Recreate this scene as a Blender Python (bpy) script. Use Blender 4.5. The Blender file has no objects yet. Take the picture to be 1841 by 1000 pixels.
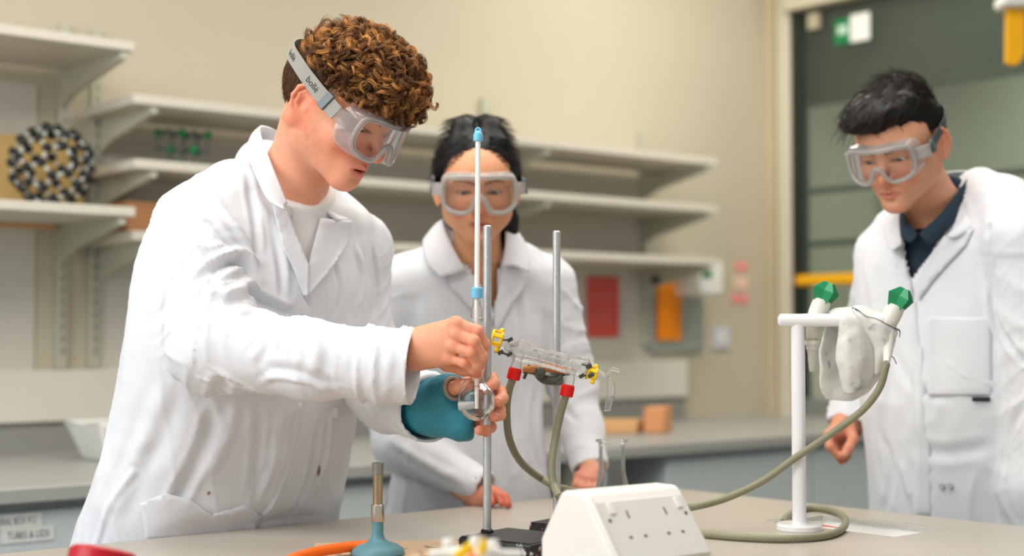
import bpy, math, random
import numpy as np
from mathutils import Vector, Matrix, geometry
from mathutils.bvhtree import BVHTree

# ------------------------------------------------------------------ camera, world, lights, exposure
FPX = 2600.0                       # focal length in pixels of the 1841 px wide frame
CAMZ = 1.23
PITCH = math.atan(100.0 / FPX)
scene = bpy.context.scene
cam_d = bpy.data.cameras.new('camera'); cam = bpy.data.objects.new('camera', cam_d)
scene.collection.objects.link(cam)
cam_d.sensor_width = 36.0; cam_d.lens = FPX / 1841.0 * 36.0
cam.location = (0, 0, CAMZ); cam.rotation_euler = (math.pi / 2 + PITCH, 0, 0)
cam_d.clip_start = 0.05; cam_d.clip_end = 60
cam_d.dof.use_dof = True; cam_d.dof.focus_distance = 2.27; cam_d.dof.aperture_fstop = 2.0
scene.camera = cam

world = bpy.data.worlds.new('world'); scene.world = world; world.use_nodes = True
bg = world.node_tree.nodes['Background']
bg.inputs['Color'].default_value = (0.96, 0.975, 1.0, 1); bg.inputs['Strength'].default_value = 0.50

def area(name, loc, target, size, power, col=(1, 1, 1)):
    d = bpy.data.lights.new(name, 'AREA'); d.shape = 'RECTANGLE'; d.size = size[0]; d.size_y = size[1]
    d.energy = power; d.color = col
    o = bpy.data.objects.new(name, d); scene.collection.objects.link(o); o.location = loc
    o.rotation_euler = (Vector(target) - Vector(loc)).to_track_quat('-Z', 'Y').to_euler()
    return o
area('daylight_window', (-2.6, 0.5, 2.3), (0.2, 3.1, 1.0), (2.2, 1.8), 55, (0.93, 0.97, 1.0))
area('ceiling_light', (0.2, 2.6, 2.95), (0.2, 2.6, 0), (2.4, 1.4), 43, (1.0, 0.96, 0.90))
area('ceiling_light', (-0.9, 1.2, 2.95), (-0.4, 4.4, 0.9), (1.6, 1.0), 34, (1.0, 0.955, 0.88))
area('fume_fill_light', (2.35, 4.75, 2.55), (2.1, 4.55, 1.0), (1.2, 0.15), 30, (1.0, 1.0, 0.95))  # unseen fill lamp added inside the cupboard to brighten its lining
area('ceiling_light', (1.2, 4.6, 2.95), (1.2, 4.9, 0), (1.6, 0.6), 30, (1.0, 0.955, 0.87))

vs = scene.view_settings
vs.view_transform = 'Standard'; vs.look = 'None'; vs.gamma = 1.0; vs.use_curve_mapping = False
vs.exposure = 0.14
scene.cycles.use_denoising = True
scene.cycles.max_bounces = 14; scene.cycles.transparent_max_bounces = 24
scene.cycles.transmission_bounces = 12; scene.cycles.glossy_bounces = 10; scene.cycles.diffuse_bounces = 4
scene.cycles.caustics_refractive = False; scene.cycles.caustics_reflective = False
scene.cycles.sample_clamp_indirect = 6.0

# ------------------------------------------------------------------ coordinates
CP, SP = math.cos(PITCH), math.sin(PITCH)
def P(px, py, D):
    """the point at depth D (world Y) seen at pixel px, py of the photograph"""
    a = (px - 920.5) / FPX; b = (500.0 - py) / FPX
    ry = CP - b * SP; rz = SP + b * CP
    return Vector((a / ry * D, D, CAMZ + rz / ry * D))
def onz(px, py, z):
    a = (px - 920.5) / FPX; b = (500.0 - py) / FPX
    ry = CP - b * SP; rz = SP + b * CP
    t = (z - CAMZ) / rz
    return Vector((a * t, ry * t, z))
def proj(p):
    """pixel of points (N,3)"""
    p = np.asarray(p, dtype=np.float64)
    y = p[:, 1]; z = p[:, 2] - CAMZ
    dep = y * CP + z * SP; up = -y * SP + z * CP
    return 920.5 + p[:, 0] / dep * FPX, 500.0 - up / dep * FPX
V = lambda *a: np.array(a, dtype=np.float64)

# ------------------------------------------------------------------ materials
def srgb(c):
    if isinstance(c, str):
        c = tuple(int(c[i:i + 2], 16) / 255 for i in (0, 2, 4))
    return tuple((x / 12.92 if x <= 0.04045 else ((x + 0.055) / 1.055) ** 2.4) for x in c) + (1.0,)
def mat(name, col, rough=0.5, metal=0.0, var=0.06, vscale=30.0, bump=0.0, bscale=200.0, attr=None,
        trans=0.0, ior=1.45, sss=0.0, sheen=0.0, coat=0.0, aniso=0.0, spec=None):
    m = bpy.data.materials.new(name); m.use_nodes = True; nt = m.node_tree; n = nt.nodes
    b = n['Principled BSDF']; b.inputs['Roughness'].default_value = rough; b.inputs['Metallic'].default_value = metal
    b.inputs['IOR'].default_value = ior
    tc = n.new('ShaderNodeTexCoord')
    if attr:
        a = n.new('ShaderNodeAttribute'); a.attribute_name = attr; src = a.outputs['Color']
    else:
        r = n.new('ShaderNodeRGB'); r.outputs[0].default_value = srgb(col); src = r.outputs[0]
    if var:
        no = n.new('ShaderNodeTexNoise'); no.inputs['Scale'].default_value = vscale; no.inputs['Detail'].default_value = 3
        nt.links.new(tc.outputs['Object'], no.inputs['Vector'])
        mr = n.new('ShaderNodeMapRange'); mr.inputs['To Min'].default_value = 1 - var; mr.inputs['To Max'].default_value = 1 + var
        nt.links.new(no.outputs['Fac'], mr.inputs['Value'])
        mx = n.new('ShaderNodeMix'); mx.data_type = 'RGBA'; mx.blend_type = 'MULTIPLY'; mx.inputs['Factor'].default_value = 1
        nt.links.new(src, mx.inputs['A']); nt.links.new(mr.outputs['Result'], mx.inputs['B']); src = mx.outputs['Result']
    nt.links.new(src, b.inputs['Base Color'])
    if bump:
        nb = n.new('ShaderNodeTexNoise'); nb.inputs['Scale'].default_value = bscale; nb.inputs['Detail'].default_value = 4
        nt.links.new(tc.outputs['Object'], nb.inputs['Vector'])
        bp = n.new('ShaderNodeBump'); bp.inputs['Strength'].default_value = bump; bp.inputs['Distance'].default_value = 0.002
        nt.links.new(nb.outputs['Fac'], bp.inputs['Height']); nt.links.new(bp.outputs['Normal'], b.inputs['Normal'])
    if trans: b.inputs['Transmission Weight'].default_value = trans
    if sss:
        b.inputs['Subsurface Weight'].default_value = sss; b.inputs['Subsurface Scale'].default_value = 0.012
        b.inputs['Subsurface Radius'].default_value = (1.0, 0.35, 0.18)
    if sheen: b.inputs['Sheen Weight'].default_value = sheen
    if coat: b.inputs['Coat Weight'].default_value = coat
    if spec is not None: b.inputs['Specular IOR Level'].default_value = spec
    return m
def clear_mat(name, tint=(1, 1, 1), gloss=0.35, rough=0.02, haze=0.0, hazecol='e8e8e8', edge=1.0):
    """thin clear sheet: see-through with fresnel reflections and a little milky haze"""
    m = bpy.data.materials.new(name); m.use_nodes = True; nt = m.node_tree; n = nt.nodes
    n.remove(n['Principled BSDF']); out = n['Material Output']
    tr = n.new('ShaderNodeBsdfTransparent'); tr.inputs['Color'].default_value = tuple(tint) + (1,)
    gl = n.new('ShaderNodeBsdfGlossy'); gl.inputs['Roughness'].default_value = rough
    lw = n.new('ShaderNodeLayerWeight'); lw.inputs['Blend'].default_value = gloss
    mx = n.new('ShaderNodeMixShader')
    mu = n.new('ShaderNodeMath'); mu.operation = 'MULTIPLY'; mu.inputs[1].default_value = edge
    nt.links.new(lw.outputs['Fresnel'], mu.inputs[0]); nt.links.new(mu.outputs[0], mx.inputs['Fac'])
    nt.links.new(tr.outputs[0], mx.inputs[1]); nt.links.new(gl.outputs[0], mx.inputs[2])
    last = mx
    if haze:
        df = n.new('ShaderNodeBsdfDiffuse'); df.inputs['Color'].default_value = srgb(hazecol)
        tl = n.new('ShaderNodeBsdfTranslucent'); tl.inputs['Color'].default_value = srgb(hazecol)
        m2 = n.new('ShaderNodeMixShader'); m2.inputs['Fac'].default_value = 0.5
        nt.links.new(df.outputs[0], m2.inputs[1]); nt.links.new(tl.outputs[0], m2.inputs[2])
        m3 = n.new('ShaderNodeMixShader')
        no = n.new('ShaderNodeTexNoise'); no.inputs['Scale'].default_value = 60
        mr = n.new('ShaderNodeMapRange'); mr.inputs['To Min'].default_value = haze * 0.8; mr.inputs['To Max'].default_value = min(1, haze * 1.2)
        nt.links.new(no.outputs['Fac'], mr.inputs['Value']); nt.links.new(mr.outputs['Result'], m3.inputs['Fac'])
        nt.links.new(mx.outputs[0], m3.inputs[1]); nt.links.new(m2.outputs[0], m3.inputs[2]); last = m3
    nt.links.new(last.outputs[0], out.inputs['Surface'])
    return m

# ------------------------------------------------------------------ object helpers
COL = scene.collection
def mesh_obj(name, verts, faces, m, parent=None, smooth=True, colors=None):
    me = bpy.data.meshes.new(name)
    verts = np.asarray(verts, dtype=np.float32).reshape(-1, 3)
    if isinstance(faces, np.ndarray):
        nf, k = faces.shape
        me.vertices.add(len(verts)); me.vertices.foreach_set('co', verts.ravel())
        me.loops.add(nf * k); me.loops.foreach_set('vertex_index', faces.astype(np.int32).ravel())
        me.polygons.add(nf); me.polygons.foreach_set('loop_start', np.arange(0, nf * k, k, dtype=np.int32))
        me.update(calc_edges=True)
    else:
        me.from_pydata([tuple(v) for v in verts.tolist()], [], faces); me.update()
    me.polygons.foreach_set('use_smooth', np.full(len(me.polygons), smooth, dtype=bool))
    if colors is not None:
        a = me.color_attributes.new('Col', 'FLOAT_COLOR', 'POINT')
        c = np.ones((len(verts), 4), dtype=np.float32); c[:, :3] = colors
        a.data.foreach_set('color', c.ravel())
    for mm in (m if isinstance(m, (list, tuple)) else [m]):
        me.materials.append(mm)
    o = bpy.data.objects.new(name, me); COL.objects.link(o)
    if parent is not None:
        o.parent = parent; o.matrix_parent_inverse = parent_world(parent).inverted()
    return o
def parent_world(p):
    m = p.matrix_basis.copy()
    while p.parent is not None:
        m = p.parent.matrix_basis @ p.matrix_parent_inverse @ m if False else (p.parent.matrix_basis @ (p.matrix_parent_inverse @ m))
        p = p.parent
    return m
def thing(name, label, cat, loc=(0, 0, 0), group=None):
    o = bpy.data.objects.new(name, None); COL.objects.link(o); o.location = loc
    o.empty_display_size = 0.05
    return tag(o, label, cat, group)
def tag(o, label, cat, group=None, kind=None):
    o['label'] = label; o['category'] = cat
    if group: o['group'] = group
    if kind: o['kind'] = kind
    return o
def struct(o):
    o['kind'] = 'structure'; return o

class MB:
    """collects simple shapes and links them as ONE mesh object"""
    def __init__(s): s.v = []; s.f = []; s.mi = []; s.m = 0
    def add(s, vs, fs):
        k = len(s.v); s.v += [tuple(v) for v in vs]; s.f += [tuple(i + k for i in f) for f in fs]; s.mi += [s.m] * len(fs); return s
    def box(s, c, e1, e2, e3):
        """box centred on c with half vectors e1, e2, e3"""
        c, e1, e2, e3 = map(Vector, (c, e1, e2, e3))
        vs = [c + a * e1 + b * e2 + d * e3 for a in (-1, 1) for b in (-1, 1) for d in (-1, 1)]
        fs = [(0, 1, 3, 2), (4, 6, 7, 5), (0, 4, 5, 1), (2, 3, 7, 6), (0, 2, 6, 4), (1, 5, 7, 3)]
        if e1.cross(e2).dot(e3) < 0: fs = [f[::-1] for f in fs]
        return s.add(vs, fs)
    def prism(s, pts, off):
        """polygon pts extruded by the vector off"""
        n = len(pts); pts = [Vector(p) for p in pts]; off = Vector(off)
        vs = pts + [p + off for p in pts]
        fs = [tuple(range(n))[::-1], tuple(range(n, 2 * n))] + [(i, (i + 1) % n, n + (i + 1) % n, n + i) for i in range(n)]
        return s.add(vs, fs)
    def tube(s, pts, r, seg=12, cap=True, closed=False):
        pts = [Vector(p) for p in pts]; n = len(pts)
        rs = r if isinstance(r, (list, tuple)) else [r] * n
        vs = []; fs = []; prev = None
        for i, p in enumerate(pts):
            if closed: t = (pts[(i + 1) % n] - pts[i - 1])
            else: t = (pts[min(i + 1, n - 1)] - pts[max(i - 1, 0)])
            t.normalize()
            if prev is None:
                a = t.cross(Vector((0, 0, 1)))
                if a.length < 0.1: a = t.cross(Vector((1, 0, 0)))
            else: a = prev - t * prev.dot(t)
            a.normalize(); prev = a; b = t.cross(a)
            for k in range(seg):
                w = 2 * math.pi * k / seg; vs.append(p + (a * math.cos(w) + b * math.sin(w)) * rs[i])
        for i in range(n if closed else n - 1):
            j = (i + 1) % n
            for k in range(seg):
                k2 = (k + 1) % seg; fs.append((i * seg + k, i * seg + k2, j * seg + k2, j * seg + k))
        if cap and not closed:
            fs.append(tuple(range(seg))[::-1]); fs.append(tuple(range((n - 1) * seg, n * seg)))
        return s.add(vs, fs)
    def lathe(s, prof, origin=(0, 0, 0), axis=(0, 0, 1), seg=32, cap=True):
        """prof: (radius, height) pairs turned round axis"""
        ax = Vector(axis).normalized(); a = ax.cross(Vector((0, 1, 0)))
        if a.length < 0.1: a = ax.cross(Vector((1, 0, 0)))
        a.normalize(); b = ax.cross(a); o = Vector(origin); vs = []; fs = []
        for r, h in prof:
            for k in range(seg):
                w = 2 * math.pi * k / seg; vs.append(o + ax * h + (a * math.cos(w) + b * math.sin(w)) * max(r, 1e-5))
        for i in range(len(prof) - 1):
            for k in range(seg):
                k2 = (k + 1) % seg; fs.append((i * seg + k, i * seg + k2, (i + 1) * seg + k2, (i + 1) * seg + k))
        if cap:
            fs.append(tuple(range(seg))[::-1]); fs.append(tuple(range((len(prof) - 1) * seg, len(prof) * seg)))
        return s.add(vs, fs)
    def ball(s, c, r, seg=16, rings=10, sc=(1, 1, 1)):
        c = Vector(c); vs = []; fs = []
        for i in range(rings + 1):
            t = math.pi * i / rings
            for k in range(seg):
                w = 2 * math.pi * k / seg
                vs.append(c + Vector((r * sc[0] * math.sin(t) * math.cos(w), r * sc[1] * math.sin(t) * math.sin(w), r * sc[2] * math.cos(t))))
        for i in range(rings):
            for k in range(seg):
                k2 = (k + 1) % seg; fs.append((i * seg + k, (i + 1) * seg + k, (i + 1) * seg + k2, i * seg + k2))
        return s.add(vs, fs)
    def build(s, name, m, parent=None, smooth=True, bevel=0.0, bseg=2, angle=35):
        o = mesh_obj(name, s.v, s.f, m, parent, smooth)
        me = o.data
        if isinstance(m, (list, tuple)): me.polygons.foreach_set('material_index', s.mi)
        me.validate()
        if bevel:
            b = o.modifiers.new('bevel', 'BEVEL'); b.width = bevel; b.segments = bseg; b.limit_method = 'ANGLE'; b.angle_limit = math.radians(30)
        if smooth: sharp(o, angle)
        return o
def sharp(o, angle=35):
    me = o.data
    try: me.set_sharp_from_angle(angle=math.radians(angle))
    except Exception: pass
def copy_tree(o, parent=None):
    c = o.copy(); COL.objects.link(c)
    if parent is not None:
        c.parent = parent; c.matrix_parent_inverse = o.matrix_parent_inverse.copy()
    for ch in list(o.children): copy_tree(ch, c)
    return c
def crom(pts, n=8, closed=False):
    """Catmull-Rom through pts"""
    pts = [Vector(p) for p in pts]; out = []; m = len(pts)
    for i in range(m if closed else m - 1):
        if closed: p0, p1, p2, p3 = pts[i - 1], pts[i], pts[(i + 1) % m], pts[(i + 2) % m]
        else: p0, p1, p2, p3 = pts[max(i - 1, 0)], pts[i], pts[i + 1], pts[min(i + 2, m - 1)]
        for k in range(n):
            t = k / n
            out.append(0.5 * ((2 * p1) + (p2 - p0) * t + (2 * p0 - 5 * p1 + 4 * p2 - p3) * t * t + (3 * p1 - p0 - 3 * p2 + p3) * t ** 3))
    if not closed: out.append(pts[-1])
    return out
def text_mesh(body, size, font_shear=0.0):
    """vertices (x, y) and faces of a line of lettering, left end at 0"""
    cu = bpy.data.curves.new('lettering', 'FONT'); cu.body = body; cu.size = size; cu.shear = font_shear; cu.resolution_u = 3
    cu.extrude = 0.0
    o = bpy.data.objects.new('lettering', cu); COL.objects.link(o)
    dg = bpy.context.evaluated_depsgraph_get(); me = bpy.data.meshes.new_from_object(o.evaluated_get(dg))
    vs = [tuple(v.co) for v in me.vertices]; fs = [tuple(p.vertices) for p in me.polygons]
    bpy.data.objects.remove(o); bpy.data.curves.remove(cu); bpy.data.meshes.remove(me)
    return vs, fs

# ------------------------------------------------------------------ noise and signed distance tools
_rng = np.random.default_rng(7)
_LAT = _rng.random((32, 32, 32)).astype(np.float32) * 2 - 1
def vnoise(p):
    p = np.asarray(p, dtype=np.float32); i = np.floor(p).astype(np.int64); f = p - i; f = f * f * (3 - 2 * f)
    i0 = i & 31; i1 = (i + 1) & 31
    def L(a, b, c): return _LAT[a[:, 0], b[:, 1], c[:, 2]]
    x, y, z = f[:, 0], f[:, 1], f[:, 2]
    c00 = L(i0, i0, i0) * (1 - x) + L(i1, i0, i0) * x; c10 = L(i0, i1, i0) * (1 - x) + L(i1, i1, i0) * x
    c01 = L(i0, i0, i1) * (1 - x) + L(i1, i0, i1) * x; c11 = L(i0, i1, i1) * (1 - x) + L(i1, i1, i1) * x
    return (c00 * (1 - y) + c10 * y) * (1 - z) + (c01 * (1 - y) + c11 * y) * z
def fbm(p, o=3):
    s = 0; a = 1.0; p = np.asarray(p, dtype=np.float32)
    for k in range(o):
        s = s + a * vnoise(p + 11.3 * k); p = p * 2.03; a *= 0.5
    return s
def smin(a, b, k):
    h = np.maximum(k - np.abs(a - b), 0) / k
    return np.minimum(a, b) - h * h * k * 0.25
def smax(a, b, k): return -smin(-a, -b, k)
def s_ball(p, c, r): return np.sqrt(((p - np.asarray(c, dtype=np.float32)) ** 2).sum(1)) - r
def s_ell(p, c, r, R=None):
    q = p - np.asarray(c, dtype=np.float32)
    if R is not None: q = q @ np.asarray(R, dtype=np.float32)
    r = np.asarray(r, dtype=np.float32)
    k0 = np.sqrt(((q / r) ** 2).sum(1)); k1 = np.sqrt(((q / (r * r)) ** 2).sum(1))
    return k0 * (k0 - 1) / np.maximum(k1, 1e-6)
def s_cone(p, a, b, ra, rb):
    a = np.asarray(a, dtype=np.float32); b = np.asarray(b, dtype=np.float32); ba = b - a
    t = np.clip(((p - a) @ ba) / max(float(ba @ ba), 1e-9), 0, 1)
    return np.sqrt(((p - a - t[:, None] * ba) ** 2).sum(1)) - (ra + (rb - ra) * t)
def s_chain(p, pts, rs, k=0.004):
    d = None
    for i in range(len(pts) - 1):
        e = s_cone(p, pts[i], pts[i + 1], rs[i], rs[i + 1]); d = e if d is None else smin(d, e, k)
    return d
def rotm(fwd, up):
    """columns: right, forward, up"""
    f = np.array(fwd, dtype=np.float64); f /= np.linalg.norm(f); u = np.array(up, dtype=np.float64)
    r = np.cross(f, u); r /= np.linalg.norm(r); u = np.cross(r, f)
    return np.stack([r, f, u], 1)

def sdf_mesh(f, lo, hi, h, newton=1, block=6):
    lo = np.asarray(lo, dtype=np.float64); hi = np.asarray(hi, dtype=np.float64)
    nb = np.ceil((hi - lo) / (h * block)).astype(int); n = nb * block + 1
    cx = [lo[i] + (np.arange(nb[i]) + 0.5) * h * block for i in range(3)]
    C = np.stack(np.meshgrid(*cx, indexing='ij'), -1).reshape(-1, 3).astype(np.float32)
    dc = f(C)
    act = np.abs(dc) < h * block * 1.25 + 0.004
    G = np.repeat(np.repeat(np.repeat(dc.reshape(nb), block, 0), block, 1), block, 2)
    G = np.pad(G, ((0, 1), (0, 1), (0, 1)), mode='edge').astype(np.float32)
    bi = np.stack(np.unravel_index(np.nonzero(act)[0], tuple(nb)), 1)
    o = np.arange(block + 1); O = np.stack(np.meshgrid(o, o, o, indexing='ij'), -1).reshape(-1, 3)
    step = max(1, 400000 // len(O))
    for s in range(0, len(bi), step):
        I = (bi[s:s + step, None, :] * block + O[None]).reshape(-1, 3)
        val = f((lo + I * h).astype(np.float32)); G[I[:, 0], I[:, 1], I[:, 2]] = val
    S = G < 0
    c = np.zeros(tuple(x - 1 for x in G.shape), dtype=np.int8)
    for a in (0, 1):
        for b in (0, 1):
            for d in (0, 1):
                c += S[a:a + c.shape[0], b:b + c.shape[1], d:d + c.shape[2]]
    idx = np.nonzero((c > 0) & (c < 8)); cells = np.stack(idx, 1)
    vid = np.full(c.shape, -1, dtype=np.int32); vid[idx] = np.arange(len(cells))
    corners = [(a, b, d) for a in (0, 1) for b in (0, 1) for d in (0, 1)]
    val = np.stack([G[cells[:, 0] + a, cells[:, 1] + b, cells[:, 2] + d] for a, b, d in corners], 1)
    acc = np.zeros((len(cells), 3)); cnt = np.zeros(len(cells))
    for i in range(8):
        for j in range(i + 1, 8):
            di = [abs(corners[i][k] - corners[j][k]) for k in range(3)]
            if sum(di) != 1: continue
            vi, vj = val[:, i], val[:, j]; m = (vi < 0) != (vj < 0)
            t = np.where(m, vi / np.where(m, vi - vj, 1), 0)
            p = np.array(corners[i])[None] + t[:, None] * (np.array(corners[j]) - np.array(corners[i]))[None]
            acc += np.where(m[:, None], p, 0); cnt += m
    vert = lo + (cells + acc / cnt[:, None]) * h
    faces = []
    for ax in range(3):
        b, d = [(1, 2), (2, 0), (0, 1)][ax]
        sl0 = [slice(None)] * 3; sl1 = [slice(None)] * 3
        sl0[ax] = slice(0, -1); sl1[ax] = slice(1, None)
        A, B = S[tuple(sl0)], S[tuple(sl1)]
        e = np.stack(np.nonzero(A != B), 1)
        e = e[(e[:, b] > 0) & (e[:, d] > 0) & (e[:, b] < c.shape[b]) & (e[:, d] < c.shape[d])]
        q = []
        for (ob, od) in ((-1, -1), (0, -1), (0, 0), (-1, 0)):
            t = e.copy(); t[:, b] += ob; t[:, d] += od; q.append(vid[t[:, 0], t[:, 1], t[:, 2]])
        q = np.stack(q, 1); ins = A[e[:, 0], e[:, 1], e[:, 2]]
        q[~ins] = q[~ins][:, ::-1]; faces.append(q)
    faces = np.concatenate(faces); faces = faces[(faces >= 0).all(1)]
    for _ in range(newton):
        p = vert.astype(np.float32); e = h * 0.5; d0 = f(p)
        g = np.stack([f(p + np.array(v, dtype=np.float32) * e) - f(p - np.array(v, dtype=np.float32) * e) for v in ((1, 0, 0), (0, 1, 0), (0, 0, 1))], 1) / (2 * e)
        gn = np.maximum((g * g).sum(1), 0.25)
        vert = vert - np.clip(d0 / gn, -h * 0.5, h * 0.5)[:, None] * g
    return vert, faces
def vnormals(v, f):
    n = np.zeros_like(v); a = np.cross(v[f[:, 2]] - v[f[:, 0]], v[f[:, 3]] - v[f[:, 1]])
    for k in range(f.shape[1]): np.add.at(n, f[:, k], a)
    return n / np.maximum(np.linalg.norm(n, axis=1, keepdims=True), 1e-12)
def compact(v, f, keepf):
    f = f[keepf]; used = np.zeros(len(v), bool); used[f.ravel()] = True
    m = np.cumsum(used) - 1; return v[used], m[f], used
def in_poly(x, y, poly):
    r = np.zeros(len(x), bool); n = len(poly)
    for i in range(n):
        x1, y1 = poly[i]; x2, y2 = poly[(i + 1) % n]
        if y1 == y2: continue
        c = ((y1 > y) != (y2 > y)) & (x < (x2 - x1) * (y - y1) / (y2 - y1) + x1); r ^= c
    return r

# ------------------------------------------------------------------ the room
ANG = math.atan2(0.633, 0.774)
U = Vector((math.cos(ANG), math.sin(ANG), 0))        # along the back wall, to the right and away
NRM = Vector((math.sin(ANG), -math.cos(ANG), 0))     # out of the back wall, into the room
W0 = Vector((-1.097, 4.19, 0)); Z = Vector((0, 0, 1))
def W(s, n, z): return W0 + U * s + NRM * n + Z * z
def sat(px, n=0.0, py=600):
    """distance along the wall of the point seen at pixel column px, n in front of the wall"""
    k = (px - 920.5) / (FPX * 1.0); o = W0 + NRM * n
    return (k * o.y - o.x) / (U.x - k * U.y)
def zat(py, px, n=0.0):
    q = W(sat(px, n), n, 0); return CAMZ + (600 - py) / FPX * q.y
SC = sat(1378)                                       # the corner with the fume cupboard wall

M_wall = mat('wall_paint', (0.755, 0.72, 0.635), 0.85, var=0.03, vscale=3, bump=0.05, bscale=60)
M_walllow = mat('wall_panel_paint', (0.80, 0.785, 0.74), 0.7, var=0.03, vscale=4)
M_floor = mat('vinyl_floor', (0.46, 0.47, 0.47), 0.5, var=0.12, vscale=12)
M_ceil = mat('ceiling_paint', (0.86, 0.85, 0.82), 0.9)
M_shelf = mat('shelf_laminate', (0.80, 0.775, 0.72), 0.5, var=0.03)
M_shelfpost = mat('shelf_post_metal', (0.72, 0.72, 0.65), 0.45, var=0.03)
M_slot = mat('post_slot_dark', (0.50, 0.51, 0.47), 0.7)
M_counter = mat('grey_worktop', (0.64, 0.64, 0.62), 0.35, var=0.04, vscale=60)
M_cab = mat('cabinet_laminate', (0.78, 0.81, 0.81), 0.5, var=0.03)
M_trunk = mat('trunking_plastic', (0.86, 0.84, 0.79), 0.5, var=0.02)

def slab(name, s0, s1, n0, n1, z0, z1, m, parent=None, bevel=0.0):
    b = MB(); c = W((s0 + s1) / 2, (n0 + n1) / 2, (z0 + z1) / 2)
    b.box(c, U * (s1 - s0) / 2, NRM * (n1 - n0) / 2, Z * (z1 - z0) / 2)
    return b.build(name, m, parent, smooth=bool(bevel), bevel=bevel)
SL = -2.6; H = 3.0; NF = 6.3
struct(slab('floor', SL, SC + 0.7, -0.1, NF, -0.1, 0.0, M_floor))
struct(slab('wall_back', SL, SC + 0.05, -0.1, 0, 0, H, M_wall))
struct(slab('ceiling', SL, SC + 0.7, -0.1, NF, H, H + 0.1, M_ceil))
struct(slab('trim_1', SL, SC - 0.5, 0, 0.035, zat(753, 200), zat(663, 200), M_trunk, bevel=0.004))   # dado trunking
# paler splash panels of the wall behind the shelves
struct(slab('trim_2', SL, sat(60), 0, 0.006, zat(663, 200), zat(150, 60), M_walllow))
struct(slab('trim_3', sat(172), sat(1170), 0, 0.006, zat(663, 200), zat(232, 200), M_walllow))
# right hand wall: pier, fume cupboard opening beyond it
def R(t, n, z): return W(SC, 0, z) + NRM * t - U * n                # t along the right wall towards the camera, n into the room
def rslab(name, t0, t1, n0, n1, z0, z1, m, parent=None, bevel=0.0):
    b = MB(); c = R((t0 + t1) / 2, (n0 + n1) / 2, (z0 + z1) / 2)
    b.box(c, NRM * (t1 - t0) / 2, U * (n1 - n0) / 2, Z * (z1 - z0) / 2)
    return b.build(name, m, parent, smooth=bool(bevel), bevel=bevel)
def tat(px, n=0.0):
    k = (px - 920.5) / FPX; o = R(0, n, 0); return (k * o.y - o.x) / (NRM.x - k * NRM.y)
struct(rslab('wall_right', 0, NF, -0.75, -0.65, 0, H, M_wall))
struct(rslab('trim_4', 0.0, tat(1396), -0.65, 0.0, 0, H, mat('pier_paint', (0.80, 0.74, 0.62), 0.8)))

# ---- shelving: posts, brackets, shelves
def zfront(py, px, n): return zat(py, px, n)
posts = {}
def bank(name, label, s_posts, ztop, zbot, group=None):
    for i, s in enumerate(s_posts):
        pass
def make_post(label, s, z0, z1, w=0.03):
    t = thing('shelf_upright', label, 'shelf upright', W(s, 0, z0), 'slotted uprights on the back wall')
    slab('rail', s - w / 2, s + w / 2, 0.0, 0.022, z0, z1, M_shelfpost, t, bevel=0.002)
    b = MB(); z = z0 + 0.05
    while z < z1 - 0.05:
        b.box(W(s + w * 0.05, 0.0225, z), U * 0.0035, NRM * 0.001, Z * 0.011); z += 0.034
    b.build('slot_row', M_slot, t, smooth=False)
    return t
zp0 = zat(663, 130)
make_post('pale slotted metal upright nearest the left edge, behind the black ball model', sat(107), zp0, zat(40, 107))
make_post('pale slotted metal upright where the left and middle shelves meet', sat(165), zp0, zat(52, 165))
make_post('pale slotted metal upright behind the dark haired person in the middle', sat(868), zat(620, 868), zat(175, 868))
make_post('pale slotted metal upright near the right end of the shelves, left of the orange sheet', sat(1152), zat(620, 1152), zat(238, 1152))

def shelf(label, px0, px1, py0, n, s0=None, thick=0.025, brs=(), left_open=None):
    """shelf whose upper front edge passes pixel (px0, py0)"""
    z = zat(py0, px0, n); a = sat(px0, n) if s0 is None else s0; c = sat(px1, n)
    t = thing('wall_shelf', label, 'shelf', W((a + c) / 2, 0, z - thick), 'cream shelves along the back wall')
    slab('board', a, c, 0.03, n, z - thick, z, M_shelf, t, bevel=0.002)
    for s in brs:
        b = MB()
        q = [W(s, 0.022, z - thick), W(s, n - 0.01, z - thick), W(s, n - 0.01, z - thick - 0.02), W(s, 0.09, z - thick - 0.07), W(s, 0.022, z - thick - 0.095)]
        b.prism([x - U * 0.009 for x in q], U * 0.018)
        b.build('bracket', M_shelfpost, t, smooth=False)
    return t, z
N1 = 0.36; sp = [sat(107), sat(165), sat(868), sat(1152)]
_, ZS1 = shelf('topmost cream shelf at the upper left, empty', 236, 236, 72, 0.42, s0=SL, brs=()) if False else (None, 0)
def shelf_ab(label, s0, px1, py1, n, brs, thick=0.025):
    z = zat(py1, px1, n); c = sat(px1, n)
    t = thing('wall_shelf', label, 'shelf', W((s0 + c) / 2, 0, z - thick), 'cream shelves along the back wall')
    slab('board', s0, c, 0.03, n, z - thick, z, M_shelf, t, bevel=0.002)
    for s in brs:
        b = MB()
        q = [W(s, 0.022, z - thick), W(s, n - 0.01, z - thick), W(s, n - 0.01, z - thick - 0.02), W(s, 0.09, z - thick - 0.07), W(s, 0.022, z - thick - 0.095)]
        b.prism([x - U * 0.009 for x in q], U * 0.018)
        b.build('bracket', M_shelfpost, t, smooth=False)
    return z
ZL1 = shelf_ab('topmost cream shelf at the upper left, empty', SL, 238, 72, 0.42, [sp[0]])
ZL2 = shelf_ab('left cream shelf carrying the black ball model', SL, 242, 372, 0.42, [sp[0]])
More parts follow.
